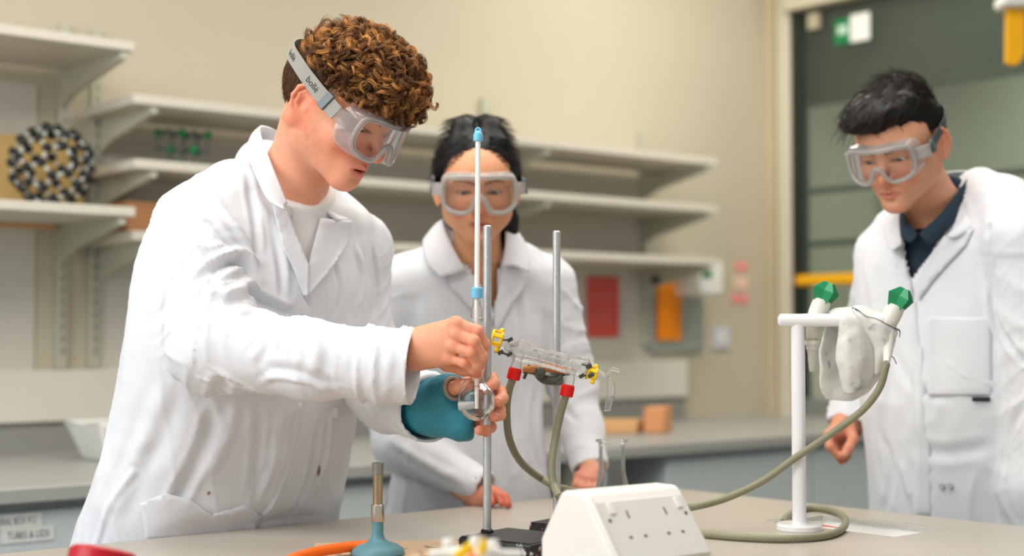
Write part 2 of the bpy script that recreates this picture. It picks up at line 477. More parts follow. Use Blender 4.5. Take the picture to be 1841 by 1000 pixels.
def shelf_mid(label, px0, py0, brs, py_end=None):
    a = sat(px0, N1); z = zat(py0, px0, N1); c = sat(1292, N1)
    t = thing('wall_shelf', label, 'shelf', W((a + c) / 2, 0, z - 0.025), 'cream shelves along the back wall')
    slab('board', a, c, 0.03, N1, z - 0.025, z, M_shelf, t, bevel=0.002)
    for s in brs:
        b = MB()
        q = [W(s, 0.022, z - 0.025), W(s, N1 - 0.01, z - 0.025), W(s, N1 - 0.01, z - 0.045), W(s, 0.09, z - 0.095), W(s, 0.022, z - 0.12)]
        b.prism([x - U * 0.009 for x in q], U * 0.018)
        b.build('bracket', M_shelfpost, t, smooth=False)
    return z
ZM1 = shelf_mid('long upper middle shelf, empty, ending above the posters', 236, 166, [sp[1] + 0.02, sp[2], sp[3]])
ZM2 = shelf_mid('long middle shelf carrying the green and grey lattice model', 240, 284, [sp[1] + 0.02, sp[2], sp[3]])
ZM3 = shelf_mid('long lowest shelf just above the red poster, carrying the brown box', 236, 414, [sp[1] + 0.02, sp[2], sp[3]])

# ---- counter along the back wall with cupboards
ZC = 0.90
def px_edge_s(n): return SC
ct = slab('worktop', SL, SC, 0.0, 0.865, ZC - 0.035, ZC, M_counter, None, bevel=0.004)
tag(ct, 'long pale grey worktop running along the back wall under the shelves', 'worktop')
ups = slab('upstand', SL, SC - 0.5, 0.0, 0.02, ZC, zat(753, 200), mat('upstand_grey', (0.56, 0.56, 0.54), 0.5), ct)
M_dark = mat('recess_dark', (0.30, 0.32, 0.33), 0.7)
M_label = mat('label_paper', (0.86, 0.87, 0.85), 0.6, var=0.02)
M_ink = mat('label_ink', (0.25, 0.27, 0.30), 0.7)
def cupboard(label, s0, s1, labels=(), doors=2):
    t = thing('base_cupboard', label, 'cupboard', W((s0 + s1) / 2, 0.4, 0), 'grey cupboards under the back worktop')
    slab('carcass', s0 + 0.003, s1 - 0.003, 0.05, 0.815, 0.0, ZC - 0.04, M_cab, t)
    w = (s1 - s0) / doors
    for i in range(doors):
        d = slab('door', s0 + i * w + 0.004, s0 + (i + 1) * w - 0.004, 0.817, 0.837, 0.1, ZC - 0.055, M_cab, t, bevel=0.002)
        slab('handle', s0 + (i + 0.5) * w - 0.05, s0 + (i + 0.5) * w + 0.05, 0.838, 0.853, 0.5, 0.512, M_shelfpost, d, bevel=0.003)
    slab('plinth', s0 + 0.01, s1 - 0.01, 0.8155, 0.8165, 0.0, 0.1, M_dark, t)
    for (px0, px1, py0, py1, txt) in labels:
        nn = 0.8385
        a, c = sat(px0, nn), sat(px1, nn); zz1, zz0 = zat(py0, (px0 + px1) / 2, nn), zat(py1, (px0 + px1) / 2, nn)
        lb = slab('paper_label', a, c, nn - 0.0005, nn + 0.001, zz0, zz1, M_label, t); lb['label'] = 'white printed paper label'
        vsx, fsx = text_mesh(txt, (zz1 - zz0) * 0.75)
        wx = max(v[0] for v in vsx); k = (c - a) * 0.8 / wx
        b = MB(); b.add([W(a + (c - a) * 0.1 + v[0] * k, nn + 0.0015, zz0 + (zz1 - zz0) * 0.28 + v[1] * 1.0) for v in vsx], fsx)
        b.build('printed_text', M_ink, lb, smooth=False)
    return t
sA = sat(250, 0.85)
cupboard('grey base cupboard at the far left with two white paper labels', sA - 0.9, sA, labels=[(-30, 80, 924, 949, 'GENERAL BOX 912'), (8, 102, 947, 972, 'TUBES & LIDS')], doors=1)
cupboard('grey base cupboard behind the curly haired person', sA, sA + 0.9, doors=2)
sB = sat(1180, 0.85)
# open knee space, then a grey cupboard near the fume cupboard wall
cupboard('grey base cupboard at the right end of the back worktop', sB + 0.05, SC - 0.05, doors=2)
slab('leg', sA + 1.35, sA + 1.40, 0.6, 0.65, 0, ZC - 0.036, M_shelfpost, ct)
slab('leg', sB - 0.32, sB - 0.26, 0.74, 0.80, 0, ZC - 0.036, M_shelfpost, ct)

# ---- posters, notice frame, switches on the back wall
def flat(name, px0, px1, py0, py1, n, m, parent=None, th=0.003):
    a, c = sat(px0, n), sat(px1, n); pm = (px0 + px1) / 2
    return slab(name, a, c, n - th, n, zat(py1, pm, n), zat(py0, pm, n), m, parent)
M_red = mat('poster_red', (0.86, 0.33, 0.30), 0.5, var=0.03); M_pink = mat('poster_pale_red', (0.86, 0.45, 0.42), 0.5)
M_orange = mat('sheet_orange', (0.96, 0.55, 0.04), 0.4, var=0.1, vscale=12)
M_green = mat('sign_green', (0.05, 0.48, 0.28), 0.4); M_white = mat('white_plastic', (0.90, 0.90, 0.88), 0.35, var=0.01)
p = thing('wall_poster', 'red rectangular safety poster on the back wall under the shelf', 'poster', W(sat(1085), 0, zat(607, 1085)))
flat('sheet', 1056, 1113, 497, 607, 0.012, M_red, p)
for (a, b, c, d) in ((1062, 1107, 503, 506), (1062, 1100, 510, 512), (1064, 1107, 528, 531), (1064, 1098, 535, 537), (1066, 1100, 560, 564), (1066, 1098, 570, 573), (1066, 1102, 580, 582)):
    flat('text_line', a, b, c, d, 0.014, M_pink, p)
p = thing('notice_frame', 'grey green framed pane on the back wall behind the orange sheet', 'frame', W(sat(1210), 0, zat(625, 1210)))
flat('back_panel', 1168, 1262, 470, 628, 0.012, mat('frame_pane_grey', (0.66, 0.68, 0.64), 0.3), p, th=0.01)
for (a, b, c, d) in ((1164, 1171, 466, 632), (1256, 1264, 466, 632), (1164, 1264, 464, 472), (1164, 1264, 624, 632)):
    flat('frame_bar', a, b, c, d, 0.02, mat('frame_bar_grey', (0.60, 0.63, 0.60), 0.4), p, th=0.02)
o = flat('orange_sheet', 1183, 1225, 504, 612, 0.03, M_orange, None, th=0.008); tag(o, 'bright orange hanging plastic sheet on the back wall right of the red poster', 'sheet')
p = thing('towel_dispenser', 'white wall dispenser with a green mark under the end of the lowest shelf', 'dispenser', W(sat(1275), 0, zat(535, 1275)))
b_ = MB(); a, c = sat(1255, 0.15), sat(1297, 0.15); z0, z1 = zat(532, 1275, .15), zat(470, 1275, .15)
b_.box(W((a + c) / 2, 0.09, (z0 + z1) / 2), U * (c - a) / 2, NRM * 0.075, Z * (z1 - z0) / 2); b_.build('casing', M_white, p, bevel=0.012)
flat('green_mark', 1264, 1280, 484, 500, 0.168, M_green, p)
M_darkgreen = mat('dark_green_enamel', (0.16, 0.22, 0.19), 0.5)
p = thing('wall_lamp_arm', 'dark green angled arm just left of the white wall dispenser', 'bracket arm', W(sat(1200), 0, zat(500, 1200)))
b_ = MB(); b_.tube([W(sat(1175, .02), 0.0, zat(508, 1175)), W(sat(1175, .1), 0.1, zat(506, 1175, .1)), W(sat(1252, .12), 0.12, zat(478, 1252, .12))], 0.014, 10); b_.build('arm', M_darkgreen, p)
for (a, b, c, d, cc, lb) in ((1322, 1345, 471, 487, (0.95, 0.60, 0.56), 'topmost pale red sticker on the wall near the corner'), (1320, 1345, 496, 520, (0.93, 0.80, 0.70), 'pale yellow and pink sticker between two red stickers near the corner'), (1316, 1345, 529, 545, (0.95, 0.58, 0.56), 'lowest pale red sticker on the wall near the corner')):
    o = flat('wall_sticker', a, b, c, d, 0.004, mat('sticker', cc, 0.5), None); tag(o, lb, 'sticker', 'stickers near the corner')
p = thing('light_switch', 'pale grey switch plate low on the wall near the corner', 'switch', W(sat(1300), 0, zat(625, 1300)))
flat('switch_plate', 1284, 1312, 588, 626, 0.012, mat('switch_grey', (0.80, 0.81, 0.83), 0.4), p, th=0.012); flat('rocker', 1293, 1303, 600, 614, 0.017, M_white, p, th=0.005)

# ---- things on the back worktop
M_wood = mat('pale_wood', (0.86, 0.66, 0.45), 0.55, var=0.12, vscale=25)
M_wood2 = mat('block_wood', (0.86, 0.60, 0.40), 0.55, var=0.12, vscale=25)
def onc(px, py): return onz(px, py, ZC)
q0, q1 = onc(1040, 778), onc(1152, 778)
b_ = MB(); m_ = (q0 + q1) / 2; b_.box(m_ + Z * 0.022, (q1 - q0) / 2, Vector((0.02, 0.07, 0)), Z * 0.020)
o = b_.build('wooden_board', M_wood, bevel=0.003); tag(o, 'low pale wooden board lying on the back worktop beside the wooden block', 'board')
q0, q1 = onc(1160, 778), onc(1196, 778)
b_ = MB(); m_ = (q0 + q1) / 2; b_.box(m_ + Z * 0.044 + Vector((0.01, 0, 0)), (q1 - q0) / 2, Vector((0.02, 0.06, 0)), Z * 0.042)
o = b_.build('wooden_block', M_wood2, bevel=0.004); tag(o, 'orange brown wooden block at the right end of the pale board', 'block')
q0 = onc(1120, 762)
b_ = MB(); b_.box(q0 + Z * 0.05 + Vector((0, 0.25, 0)), U * 0.13, NRM * 0.05, Z * 0.05); b_.box(q0 + Z * 0.106 + Vector((0, 0.25, 0)), U * 0.135, NRM * 0.055, Z * 0.006)
o = b_.build('storage_box', mat('box_grey', (0.62, 0.61, 0.58), 0.5), bevel=0.004); tag(o, 'low grey lidded box behind the wooden board', 'box')
# white tray on the left of the worktop
p = thing('white_tray', 'white plastic tray on the left of the back worktop, partly behind the curly haired person', 'tray', onc(258, 826))
c0 = onc(258, 826) + NRM * -0.05
b_ = MB()
for (nn, w, d, z0, z1) in ((0, 0.11, 0.075, 0, 0.008),):
    b_.box(c0 + Z * 0.005, U * w, NRM * d, Z * 0.004)
def wallpiece(e, f, w, d, hh):
    q = [c0 + e * w - f * d, c0 + e * w + f * d, c0 + e * (w + 0.035) + f * (d + 0.03) + Z * hh, c0 + e * (w + 0.035) - f * (d + 0.03) + Z * hh]
    b_.prism([x + Z * 0.003 for x in q], e * 0.004 + Z * 0.001)
wallpiece(U, NRM, 0.11, 0.075, 0.09); wallpiece(-U, NRM, 0.11, 0.075, 0.09); wallpiece(NRM, U, 0.075, 0.11, 0.09); wallpiece(-NRM, U, 0.075, 0.11, 0.09)
b_.build('tray_body', M_white, p, smooth=False)
b_ = MB(); rr = [c0 + Z * 0.094 + U * a * 0.147 + NRM * b * 0.107 for a, b in ((1, 1), (-1, 1), (-1, -1), (1, -1))]
b_.tube(crom(rr, 1, True), 0.006, 8, closed=True); b_.build('rim', M_white, p)
# brown box on the lowest shelf
s_ = sat(262, 0.25)
o = slab('cardboard_box', s_ - 0.07, s_ + 0.09, 0.10, 0.28, ZM3 + 0.001, ZM3 + 0.085, mat('cardboard', (0.62, 0.43, 0.28), 0.7)); tag(o, 'brown cardboard box on the lowest middle shelf beside the curly haired person', 'box')
# yellow paper backing behind the ball model
o = slab('paper_sheet', sat(-60, .05), sat(150, .05), 0.03, 0.034, ZL2 + 0.002, zat(245, 60, .03), mat('yellow_paper', (0.80, 0.67, 0.42), 0.7)); tag(o, 'yellowish sheet leaning on the wall behind the black ball model', 'sheet')
o = slab('tan_strip', SL + .2, sat(98, .02), 0.007, 0.02, zat(412, 60), zat(392, 60), M_wood); tag(o, 'thin tan strip on the wall just under the left shelf', 'batten')  # tan band under the left shelf, a strip of colour only

# ---- black carbon ball model (truncated icosahedron, spheres and rods)
def bucky():
    g = (1 + 5 ** 0.5) / 2; pts = []
    for base in ((0, 1, 3 * g), (1, 2 + g, 2 * g), (g, 2, 2 * g + 1)):
        for s1 in (-1, 1):
            for s2 in (-1, 1):
                for s3 in (-1, 1):
                    q = (base[0] * s1, base[1] * s2, base[2] * s3)
                    for k in range(3): pts.append((q[k % 3], q[(k + 1) % 3], q[(k + 2) % 3]))
    out = []
    for q in pts:
        if all((Vector(q) - Vector(o)).length > 1e-3 for o in out): out.append(q)
    return [Vector(q) for q in out]
M_blackball = mat('black_plastic', (0.07, 0.075, 0.075), 0.3, var=0.02); M_rod = mat('clear_rod', (0.80, 0.82, 0.80), 0.25)
bp = bucky(); rb = bp[0].length; ctr_px, ctr_py = 90, 300
nb_ = 0.22; sb = sat(ctr_px, nb_); RB = 70 / FPX * W(sb, nb_, 0).y
ctr = W(sb, nb_, ZL2 + RB + 0.0165)
t = thing('molecule_model', 'black ball and clear rod carbon cage model on the left shelf', 'molecule model', W(sb, nb_, ZL2))
rot = Matrix.Rotation(0.35, 3, 'X') @ Matrix.Rotation(0.5, 3, 'Z')
pp = [ctr + (rot @ q) / rb * RB for q in bp]
zmin = min(q.z for q in pp) - 0.0138; pp = [q - Z * (zmin - ZL2 - 0.0005) for q in pp]
base = MB().ball(pp[0], 0.0135, 14, 9).build('atom_ball', M_blackball, t)
for q in pp[1:]:
    c = base.copy(); COL.objects.link(c); c.parent = t; c.matrix_parent_inverse = base.matrix_parent_inverse.copy(); c.location = q - pp[0]
el = min((pp[0] - q).length for q in pp[1:]) * 1.2; ed = [(i, j) for i in range(60) for j in range(i) if (pp[i] - pp[j]).length < el]
bb = MB()
for i, j in ed: bb.tube([pp[i], pp[j]], 0.0032, 8)
bb.build('rod_cage', M_rod, t)
# ---- green and grey lattice model
M_gball = mat('green_ball', (0.05, 0.50, 0.30), 0.35); M_gray = mat('grey_ball', (0.36, 0.38, 0.36), 0.4)
sb = sat(320, 0.2); t = thing('molecule_model', 'small lattice model of green and grey balls on the middle shelf', 'molecule model', W(sb, 0.2, ZM2))
step_ = 0.045; nodes = {}
for i in range(4):
    for j in range(3):
        for k in range(2):
            if (i, j, k) in ((3, 0, 0), (0, 1, 1)): continue
            nodes[(i, j, k)] = W(sb + (i - 1.5) * step_ * 0.9 + 0.008 * k + 0.004 * j, 0.2 + (k - .5) * step_, ZM2 + 0.0105 + j * step_ + 0.0008)
gr = MB().ball((0, 0, 0), 0.0105, 14, 9)
protos = {}
for key, q in nodes.items():
    green = (key[0] + key[1] + key[2]) % 2 == 0
    nm = 'green_ball' if green else 'grey_ball'
    if nm not in protos:
        protos[nm] = MB().ball(q, 0.0125 if green else 0.010, 14, 9).build(nm, M_gball if green else M_gray, t); protos[nm + 'q'] = q
    else:
        c = protos[nm].copy(); COL.objects.link(c); c.parent = t; c.matrix_parent_inverse = protos[nm].matrix_parent_inverse.copy(); c.location = q - protos[nm + 'q']
bb = MB()
for k1, q1 in nodes.items():
    for k2, q2 in nodes.items():
        if k1 < k2 and sum(abs(a - b) for a, b in zip(k1, k2)) == 1: bb.tube([q1, q2], 0.0028, 8)
bb.build('rod_lattice', M_gray, t)

# ---- fume cupboard in the right hand wall
M_fframe = mat('fume_frame_paint', (0.82, 0.79, 0.70), 0.5, var=0.02); M_fdark = mat('fume_rubber_dark', (0.13, 0.14, 0.12), 0.5)
M_finside = mat('fume_lining', (0.70, 0.70, 0.64), 0.6, var=0.05, vscale=5); M_fupper = mat('fume_dark_panel', (0.28, 0.29, 0.24), 0.35, var=0.05)
M_yellow = mat('yellow_enamel', (0.97, 0.70, 0.03), 0.35)
M_steel = mat('equipment_blue_grey', (0.36, 0.41, 0.44), 0.45)
fc = thing('fume_cupboard', 'large white framed fume cupboard with a dark glass sash on the right', 'fume cupboard', R(1.0, 0, 0))
t0 = tat(1402); t1 = 3.2
rslab('frame_post', tat(1398, .03), tat(1421, .03), -0.06, 0.03, 0.0, H - 0.02, M_fframe, fc, bevel=0.004)
rslab('edge_seal', tat(1421, .01), tat(1440, .01), -0.05, 0.015, ZC, H - 0.1, M_fdark, fc, bevel=0.003)
zt = CAMZ + (600 - 4) / FPX * R(tat(1500), 0, 0).y
rslab('top_rail', tat(1421, .02), t1, -0.03, 0.05, zt, H - 0.02, M_fframe, fc, bevel=0.004)
rslab('back_lining', t0, t1, -0.63, -0.61, ZC - 0.1, H - 0.05, M_finside, fc)
rslab('end_lining', t0 + 0.02, t0 + 0.035, -0.6, -0.05, ZC - 0.1, H - 0.05, M_finside, fc)
rslab('work_surface', t0, t1, -0.6, 0.0, ZC - 0.045, ZC - 0.005, M_counter, fc)
zd = CAMZ + (600 - 175) / FPX * R(tat(1500), 0, 0).y
rslab('upper_dark_panel', t0 + 0.04, t1, -0.12, -0.09, zd, H - 0.1, M_fupper, fc)  # dark panel added to make the top of the interior darker
M_sash = clear_mat('sash_glass', (0.88, 0.915, 0.875), gloss=0.25, rough=0.04, haze=0.16, hazecol='93a196')
rslab('sash_glass', tat(1440), t1, -0.012, -0.006, ZC + 0.55 - 0.2, H - 0.1, M_sash, fc)
zr = CAMZ + (600 - 503) / FPX * R(tat(1485, .03), .03, 0).y
rslab('sash_handle', tat(1428, .04), t1 - 0.3, 0.005, 0.04, zr - 0.022, zr + 0.022, M_yellow, fc, bevel=0.012)
for pyy, pxx in ((345, 1440), (440, 1440)):
    zz = CAMZ + (600 - pyy) / FPX * R(tat(pxx), 0, 0).y
    rslab('sash_bar', tat(1441), t1, -0.02, -0.013, zz - 0.012, zz + 0.012, mat('sash_bar_grey', (0.40, 0.44, 0.41), 0.4), fc)
rslab('lower_apron', t0 + 0.02, t1, -0.1, 0.0, ZC - 0.06, ZC + 0.07, mat('apron_grey', (0.50, 0.51, 0.48), 0.5), fc, bevel=0.004)
# base: dark bay with equipment, white cupboard beneath
rslab('base_bay', t0 + 0.02, t1, -0.30, -0.28, 0.35, ZC - 0.06, M_steel, fc)
ww = rslab('base_door', tat(1445), t1, -0.02, 0.0, 0.08, CAMZ + (600 - 848) / FPX * R(tat(1500), 0, 0).y, mat('base_door_white', (0.84, 0.87, 0.87), 0.4), fc, bevel=0.004)
ww = rslab('base_upper_panel', tat(1455), t1, -0.03, -0.01, CAMZ + (600 - 826) / FPX * R(tat(1500), 0, 0).y, ZC - 0.1, mat('panel_blue_grey', (0.33, 0.37, 0.39), 0.45), fc, bevel=0.003)
ww = rslab('pale_tray_front', tat(1470), tat(1560), -0.005, 0.03, CAMZ + (600 - 826) / FPX * R(tat(1500), 0, 0).y, CAMZ + (600 - 800) / FPX * R(tat(1500), 0, 0).y, mat('tray_front_pale', (0.70, 0.78, 0.80), 0.4), fc, bevel=0.003)
# sign on the sash
sg = thing('safety_sign', 'small green and white sign high on the fume cupboard glass', 'sign', R(tat(1530), 0.0, 2.2))
def rflat(name, px0, px1, py0, py1, n, m, parent, th=0.003):
    pm = (px0 + px1) / 2; y = R(tat(pm, n), n, 0).y
    return rslab(name, tat(px0, n), tat(px1, n), n - th, n, CAMZ + (600 - py1) / FPX * y, CAMZ + (600 - py0) / FPX * y, m, parent)
rflat('green_half', 1504, 1533, 30, 76, 0.004, M_green, sg); rflat('white_half', 1533, 1568, 20, 70, 0.004, M_white, sg)
rflat('symbol_mark', 1510, 1527, 42, 58, 0.006, mat('symbol_white', (0.75, 0.85, 0.78), 0.5), sg)
o = rflat('sash_catch', 1456, 1474, 20, 48, 0.02, mat('catch_cream', (0.72, 0.68, 0.58), 0.5), None, th=0.02); tag(o, 'small cream catch at the top left of the fume cupboard glass', 'catch')
# yellow strip hanging from a white fitting, upper right
q = P(1828, 5, 4.3); fit = thing('hanging_fitting', 'white rounded fitting with a yellow strip hanging down, at the upper right corner', 'fitting', q)
b_ = MB(); b_.box(q + Vector((0.03, 0, 0.0)), (0.085, 0, 0), (0, 0.05, 0), (0, 0, 0.019)); b_.build('fitting_body', M_white, fit, bevel=0.014, bseg=4)
b_ = MB(); b_.tube([q + Vector((0.05, 0, 0.015)), q + Vector((0.05, 0, H - q.z))], 0.012, 10); b_.build('drop_pipe', M_white, fit)
ys = P(1811, 16, 4.3); ye = P(1811, 105, 4.3)
b_ = MB(); b_.prism([ys, P(1843, 14, 4.3), P(1843, 92, 4.3), P(1834, 112, 4.3), P(1822, 118, 4.3), P(1810, 112, 4.3)], (0, 0.02, 0)); b_.build('yellow_strip', M_yellow, fit, smooth=False)

# ------------------------------------------------------------------ the bench the group works at
ZB = 0.90
UB = Vector((0.755, 0.656, 0)).normalized(); WB = Vector((0.656, -0.755, 0)).normalized()
CB = onz(1190, 876, ZB); CB.z = 0
def B(a, b, z): return CB - UB * a + WB * b + Z * z
M_bench = mat('bench_laminate', (0.70, 0.665, 0.62), 0.32, var=0.05, vscale=90, bump=0.02)
M_bcore = mat('bench_edge', (0.36, 0.36, 0.35), 0.5)
bench = thing('lab_bench', 'large pale grey laboratory bench in the foreground that the group stands around', 'bench', B(1.5, 1.2, 0))
BL, BW_ = 2.9, 2.4
# sink opening corners on the bench plane
sk = [onz(1392, 938, ZB), onz(1475, 921, ZB), onz(1688, 951, ZB), onz(1612, 967, ZB)]
def ab(p):
    d = Vector((p.x, p.y, 0)) - CB; return -d.dot(UB), d.dot(WB)
aa = [ab(p) for p in sk]
sa0 = min(a for a, b in aa) + 0.0; sa1 = max(a for a, b in aa) - 0.0; sb0 = min(b for a, b in aa); sb1 = max(b for a, b in aa)
sa0, sa1 = (aa[1][0] + aa[2][0]) / 2, (aa[0][0] + aa[3][0]) / 2
sb0, sb1 = (aa[0][1] + aa[1][1]) / 2, (aa[2][1] + aa[3][1]) / 2
b_ = MB()
def bb_(a0, a1, b0, b1, z0, z1, mb): mb.box(B((a0 + a1) / 2, (b0 + b1) / 2, (z0 + z1) / 2), UB * (a1 - a0) / 2, WB * (b1 - b0) / 2, Z * (z1 - z0) / 2)
for r in ((0, BL, 0, sb0), (0, BL, sb1, BW_), (0, sa0, sb0, sb1), (sa1, BL, sb0, sb1)): bb_(*r, ZB - 0.03, ZB, b_)
b_.build('top', M_bench, bench, smooth=False)
b_ = MB(); bb_(0.012, BL, 0.012, sb0, ZB - 0.06, ZB - 0.0305, b_); bb_(0.012, BL, sb1, BW_, ZB - 0.06, ZB - 0.0305, b_); b_.build('substrate', M_bcore, bench, smooth=False)
b_ = MB(); bb_(0.25, BL - 0.1, 0.25, sb0 - 0.03, 0.0, ZB - 0.0605, b_); bb_(0.25, BL - 0.1, sb1 + .05, BW_ - 0.1, 0.0, ZB - 0.0605, b_); b_.build('carcass', M_cab, bench, smooth=False)
# sink
M_sink = mat('sink_ceramic', (0.97, 0.97, 0.96), 0.2, var=0.01); M_granite = mat('sink_edge_granite', (0.72, 0.72, 0.69), 0.5, var=0.35, vscale=260)
sink = thing('bench_sink', 'white oblong sink set into the bench under the taps', 'sink', B((sa0 + sa1) / 2, (sb0 + sb1) / 2, ZB - 0.2))
b_ = MB()
e = 0.006
bb_(sa0 - e, sa1 + e, sb0 - e, sb1 + e, ZB - 0.075, ZB - 0.065, b_)
bb_(sa0 + .0005, sa0 + e, sb0, sb1, ZB - 0.065, ZB - 0.0105, b_); bb_(sa1 - e, sa1 - .0005, sb0, sb1, ZB - 0.065, ZB - 0.0105, b_)
bb_(sa0 + e, sa1 - e, sb0 + .0005, sb0 + e, ZB - 0.065, ZB - 0.0105, b_); bb_(sa0 + e, sa1 - e, sb1 - e, sb1 - .0005, ZB - 0.065, ZB - 0.0105, b_)
b_.build('basin', M_sink, sink, smooth=False)
b_ = MB()
bb_(sa0 + .0005, sa1 - .0005, sb0 + .0005, sb0 + 0.010, ZB - 0.010, ZB - 0.0008, b_); bb_(sa0 + .0005, sa0 + 0.010, sb0 + 0.010, sb1 - .0005, ZB - 0.010, ZB - 0.0008, b_)
b_.build('granite_edge', M_granite, sink, smooth=False)
o = MB().lathe([(0.03, 0), (0.03, 0.004), (0.02, 0.005)], B((sa0 + sa1) / 2 , (sb0 + sb1) / 2, ZB - 0.065)).build('drain', mat('drain_steel', (.6, .6, .6), .3, 1), sink)

# heat mat (scorched board) beside the burner
M_mat = mat('scorched_mat', (0.80, 0.68, 0.55), 0.8, var=0.10, vscale=14)
nt = M_mat.node_tree; n_ = nt.nodes; pb = n_['Principled BSDF']; src = pb.inputs['Base Color'].links[0].from_socket
tc = n_.new('ShaderNodeTexCoord'); ns = n_.new('ShaderNodeTexNoise'); ns.inputs['Scale'].default_value = 22; ns.inputs['Detail'].default_value = 6; ns.inputs['Distortion'].default_value = 1.2
nt.links.new(tc.outputs['Object'], ns.inputs['Vector']); cr = n_.new('ShaderNodeValToRGB'); cr.color_ramp.elements[0].position = 0.58; cr.color_ramp.elements[1].position = 0.66
cr.color_ramp.elements[1].color = (1, 1, 1, 1); nt.links.new(ns.outputs['Fac'], cr.inputs['Fac'])
mx = n_.new('ShaderNodeMix'); mx.data_type = 'RGBA'; mx.inputs['B'].default_value = srgb((0.45, 0.30, 0.22)); nt.links.new(cr.outputs['Color'], mx.inputs['Factor']); nt.links.new(src, mx.inputs['A']); nt.links.new(mx.outputs['Result'], pb.inputs['Base Color'])
c_ = onz(728, 997, ZB)
b_ = MB(); e1 = Vector((0.162, 0.0, 0)); e2 = Vector((0.03, 0.145, 0)); e1 = Vector((0.135, 0.02, 0)); e2 = Vector((-0.01, 0.11, 0))
b_.box(c_ + Z * 0.0035 + Vector((0.0, -0.015, 0)), e1, e2, Z * 0.003)
o = b_.build('heat_mat', M_mat, bevel=0.002); tag(o, 'square beige heatproof mat with scorch marks, under the gas burner', 'mat')
MATZ = ZB + 0.0065

# gas burner
M_teal = mat('burner_base_teal', (0.34, 0.52, 0.56), 0.45, var=0.12, vscale=40); M_chrome = mat('burner_steel', (0.72, 0.71, 0.69), 0.25, metal=1.0, var=0.1, vscale=60)
M_tube = mat('burner_barrel', (0.66, 0.58, 0.46), 0.3, metal=1.0, var=0.25, vscale=50)
DB = 2.13; q = P(679, 935, DB); q.z = MATZ
bu = thing('gas_burner', 'laboratory gas burner with a steel barrel and teal base in the foreground', 'gas burner', q)
def zpx(py, D): return CAMZ + (600 - py) / FPX * D
MB().lathe([(0.038, 0), (0.040, 0.003), (0.038, 0.009), (0.030, 0.015), (0.017, 0.019), (0.0115, 0.023), (0.0085, 0.030), (0.0088, zpx(934, DB) - MATZ)], q).build('base', M_teal, bu)
zz = zpx(936, DB) - MATZ; z2 = zpx(905, DB) - MATZ; z3 = zpx(852, DB) - MATZ; z4 = zpx(831, DB) - MATZ
MB().lathe([(0.0092, zz), (0.0098, zz + .001), (0.0098, z2 - .001), (0.009, z2)], q).build('air_collar', M_chrome, bu)
MB().lathe([(0.0072, z2), (0.0072, z3)], q).build('barrel', M_tube, bu)
MB().lathe([(0.0072, z3), (0.0082, z3 + .001), (0.0082, z3 + .012), (0.0088, z3 + .013), (0.0088, z4), (0.0075, z4), (0.007, z4 - .01)], q, cap=False).build('flame_tip', mat('tip_grey', (.55, .55, .53), .4, .8), bu)
inlet = [q + Vector((-0.008, 0, zpx(978, DB) - MATZ)), q + Vector((-0.022, -0.002, zpx(979, DB) - MATZ))]
MB().tube(inlet, 0.005, 12).build('gas_inlet', M_teal, bu)
M_ohose = mat('orange_rubber', (0.96, 0.42, 0.05), 0.45, var=0.04)
hp = crom([q + Vector((-0.012, -0.001, zpx(978, DB) - MATZ)), P(632, 983, 2.125), P(590, 989, 2.10), P(555, 996, 2.07), P(520, 1008, 2.03), P(480, 1030, 1.98)], 10)
hp = [Vector((p.x, p.y, max(p.z, ZB + 0.0085))) for p in hp]
hp += [B(1.9, 1.0, ZB + 0.0085)] if False else []
o = MB().tube(hp, 0.0078, 16).build('gas_hose', M_ohose); tag(o, 'orange rubber gas hose running to the burner base', 'hose')

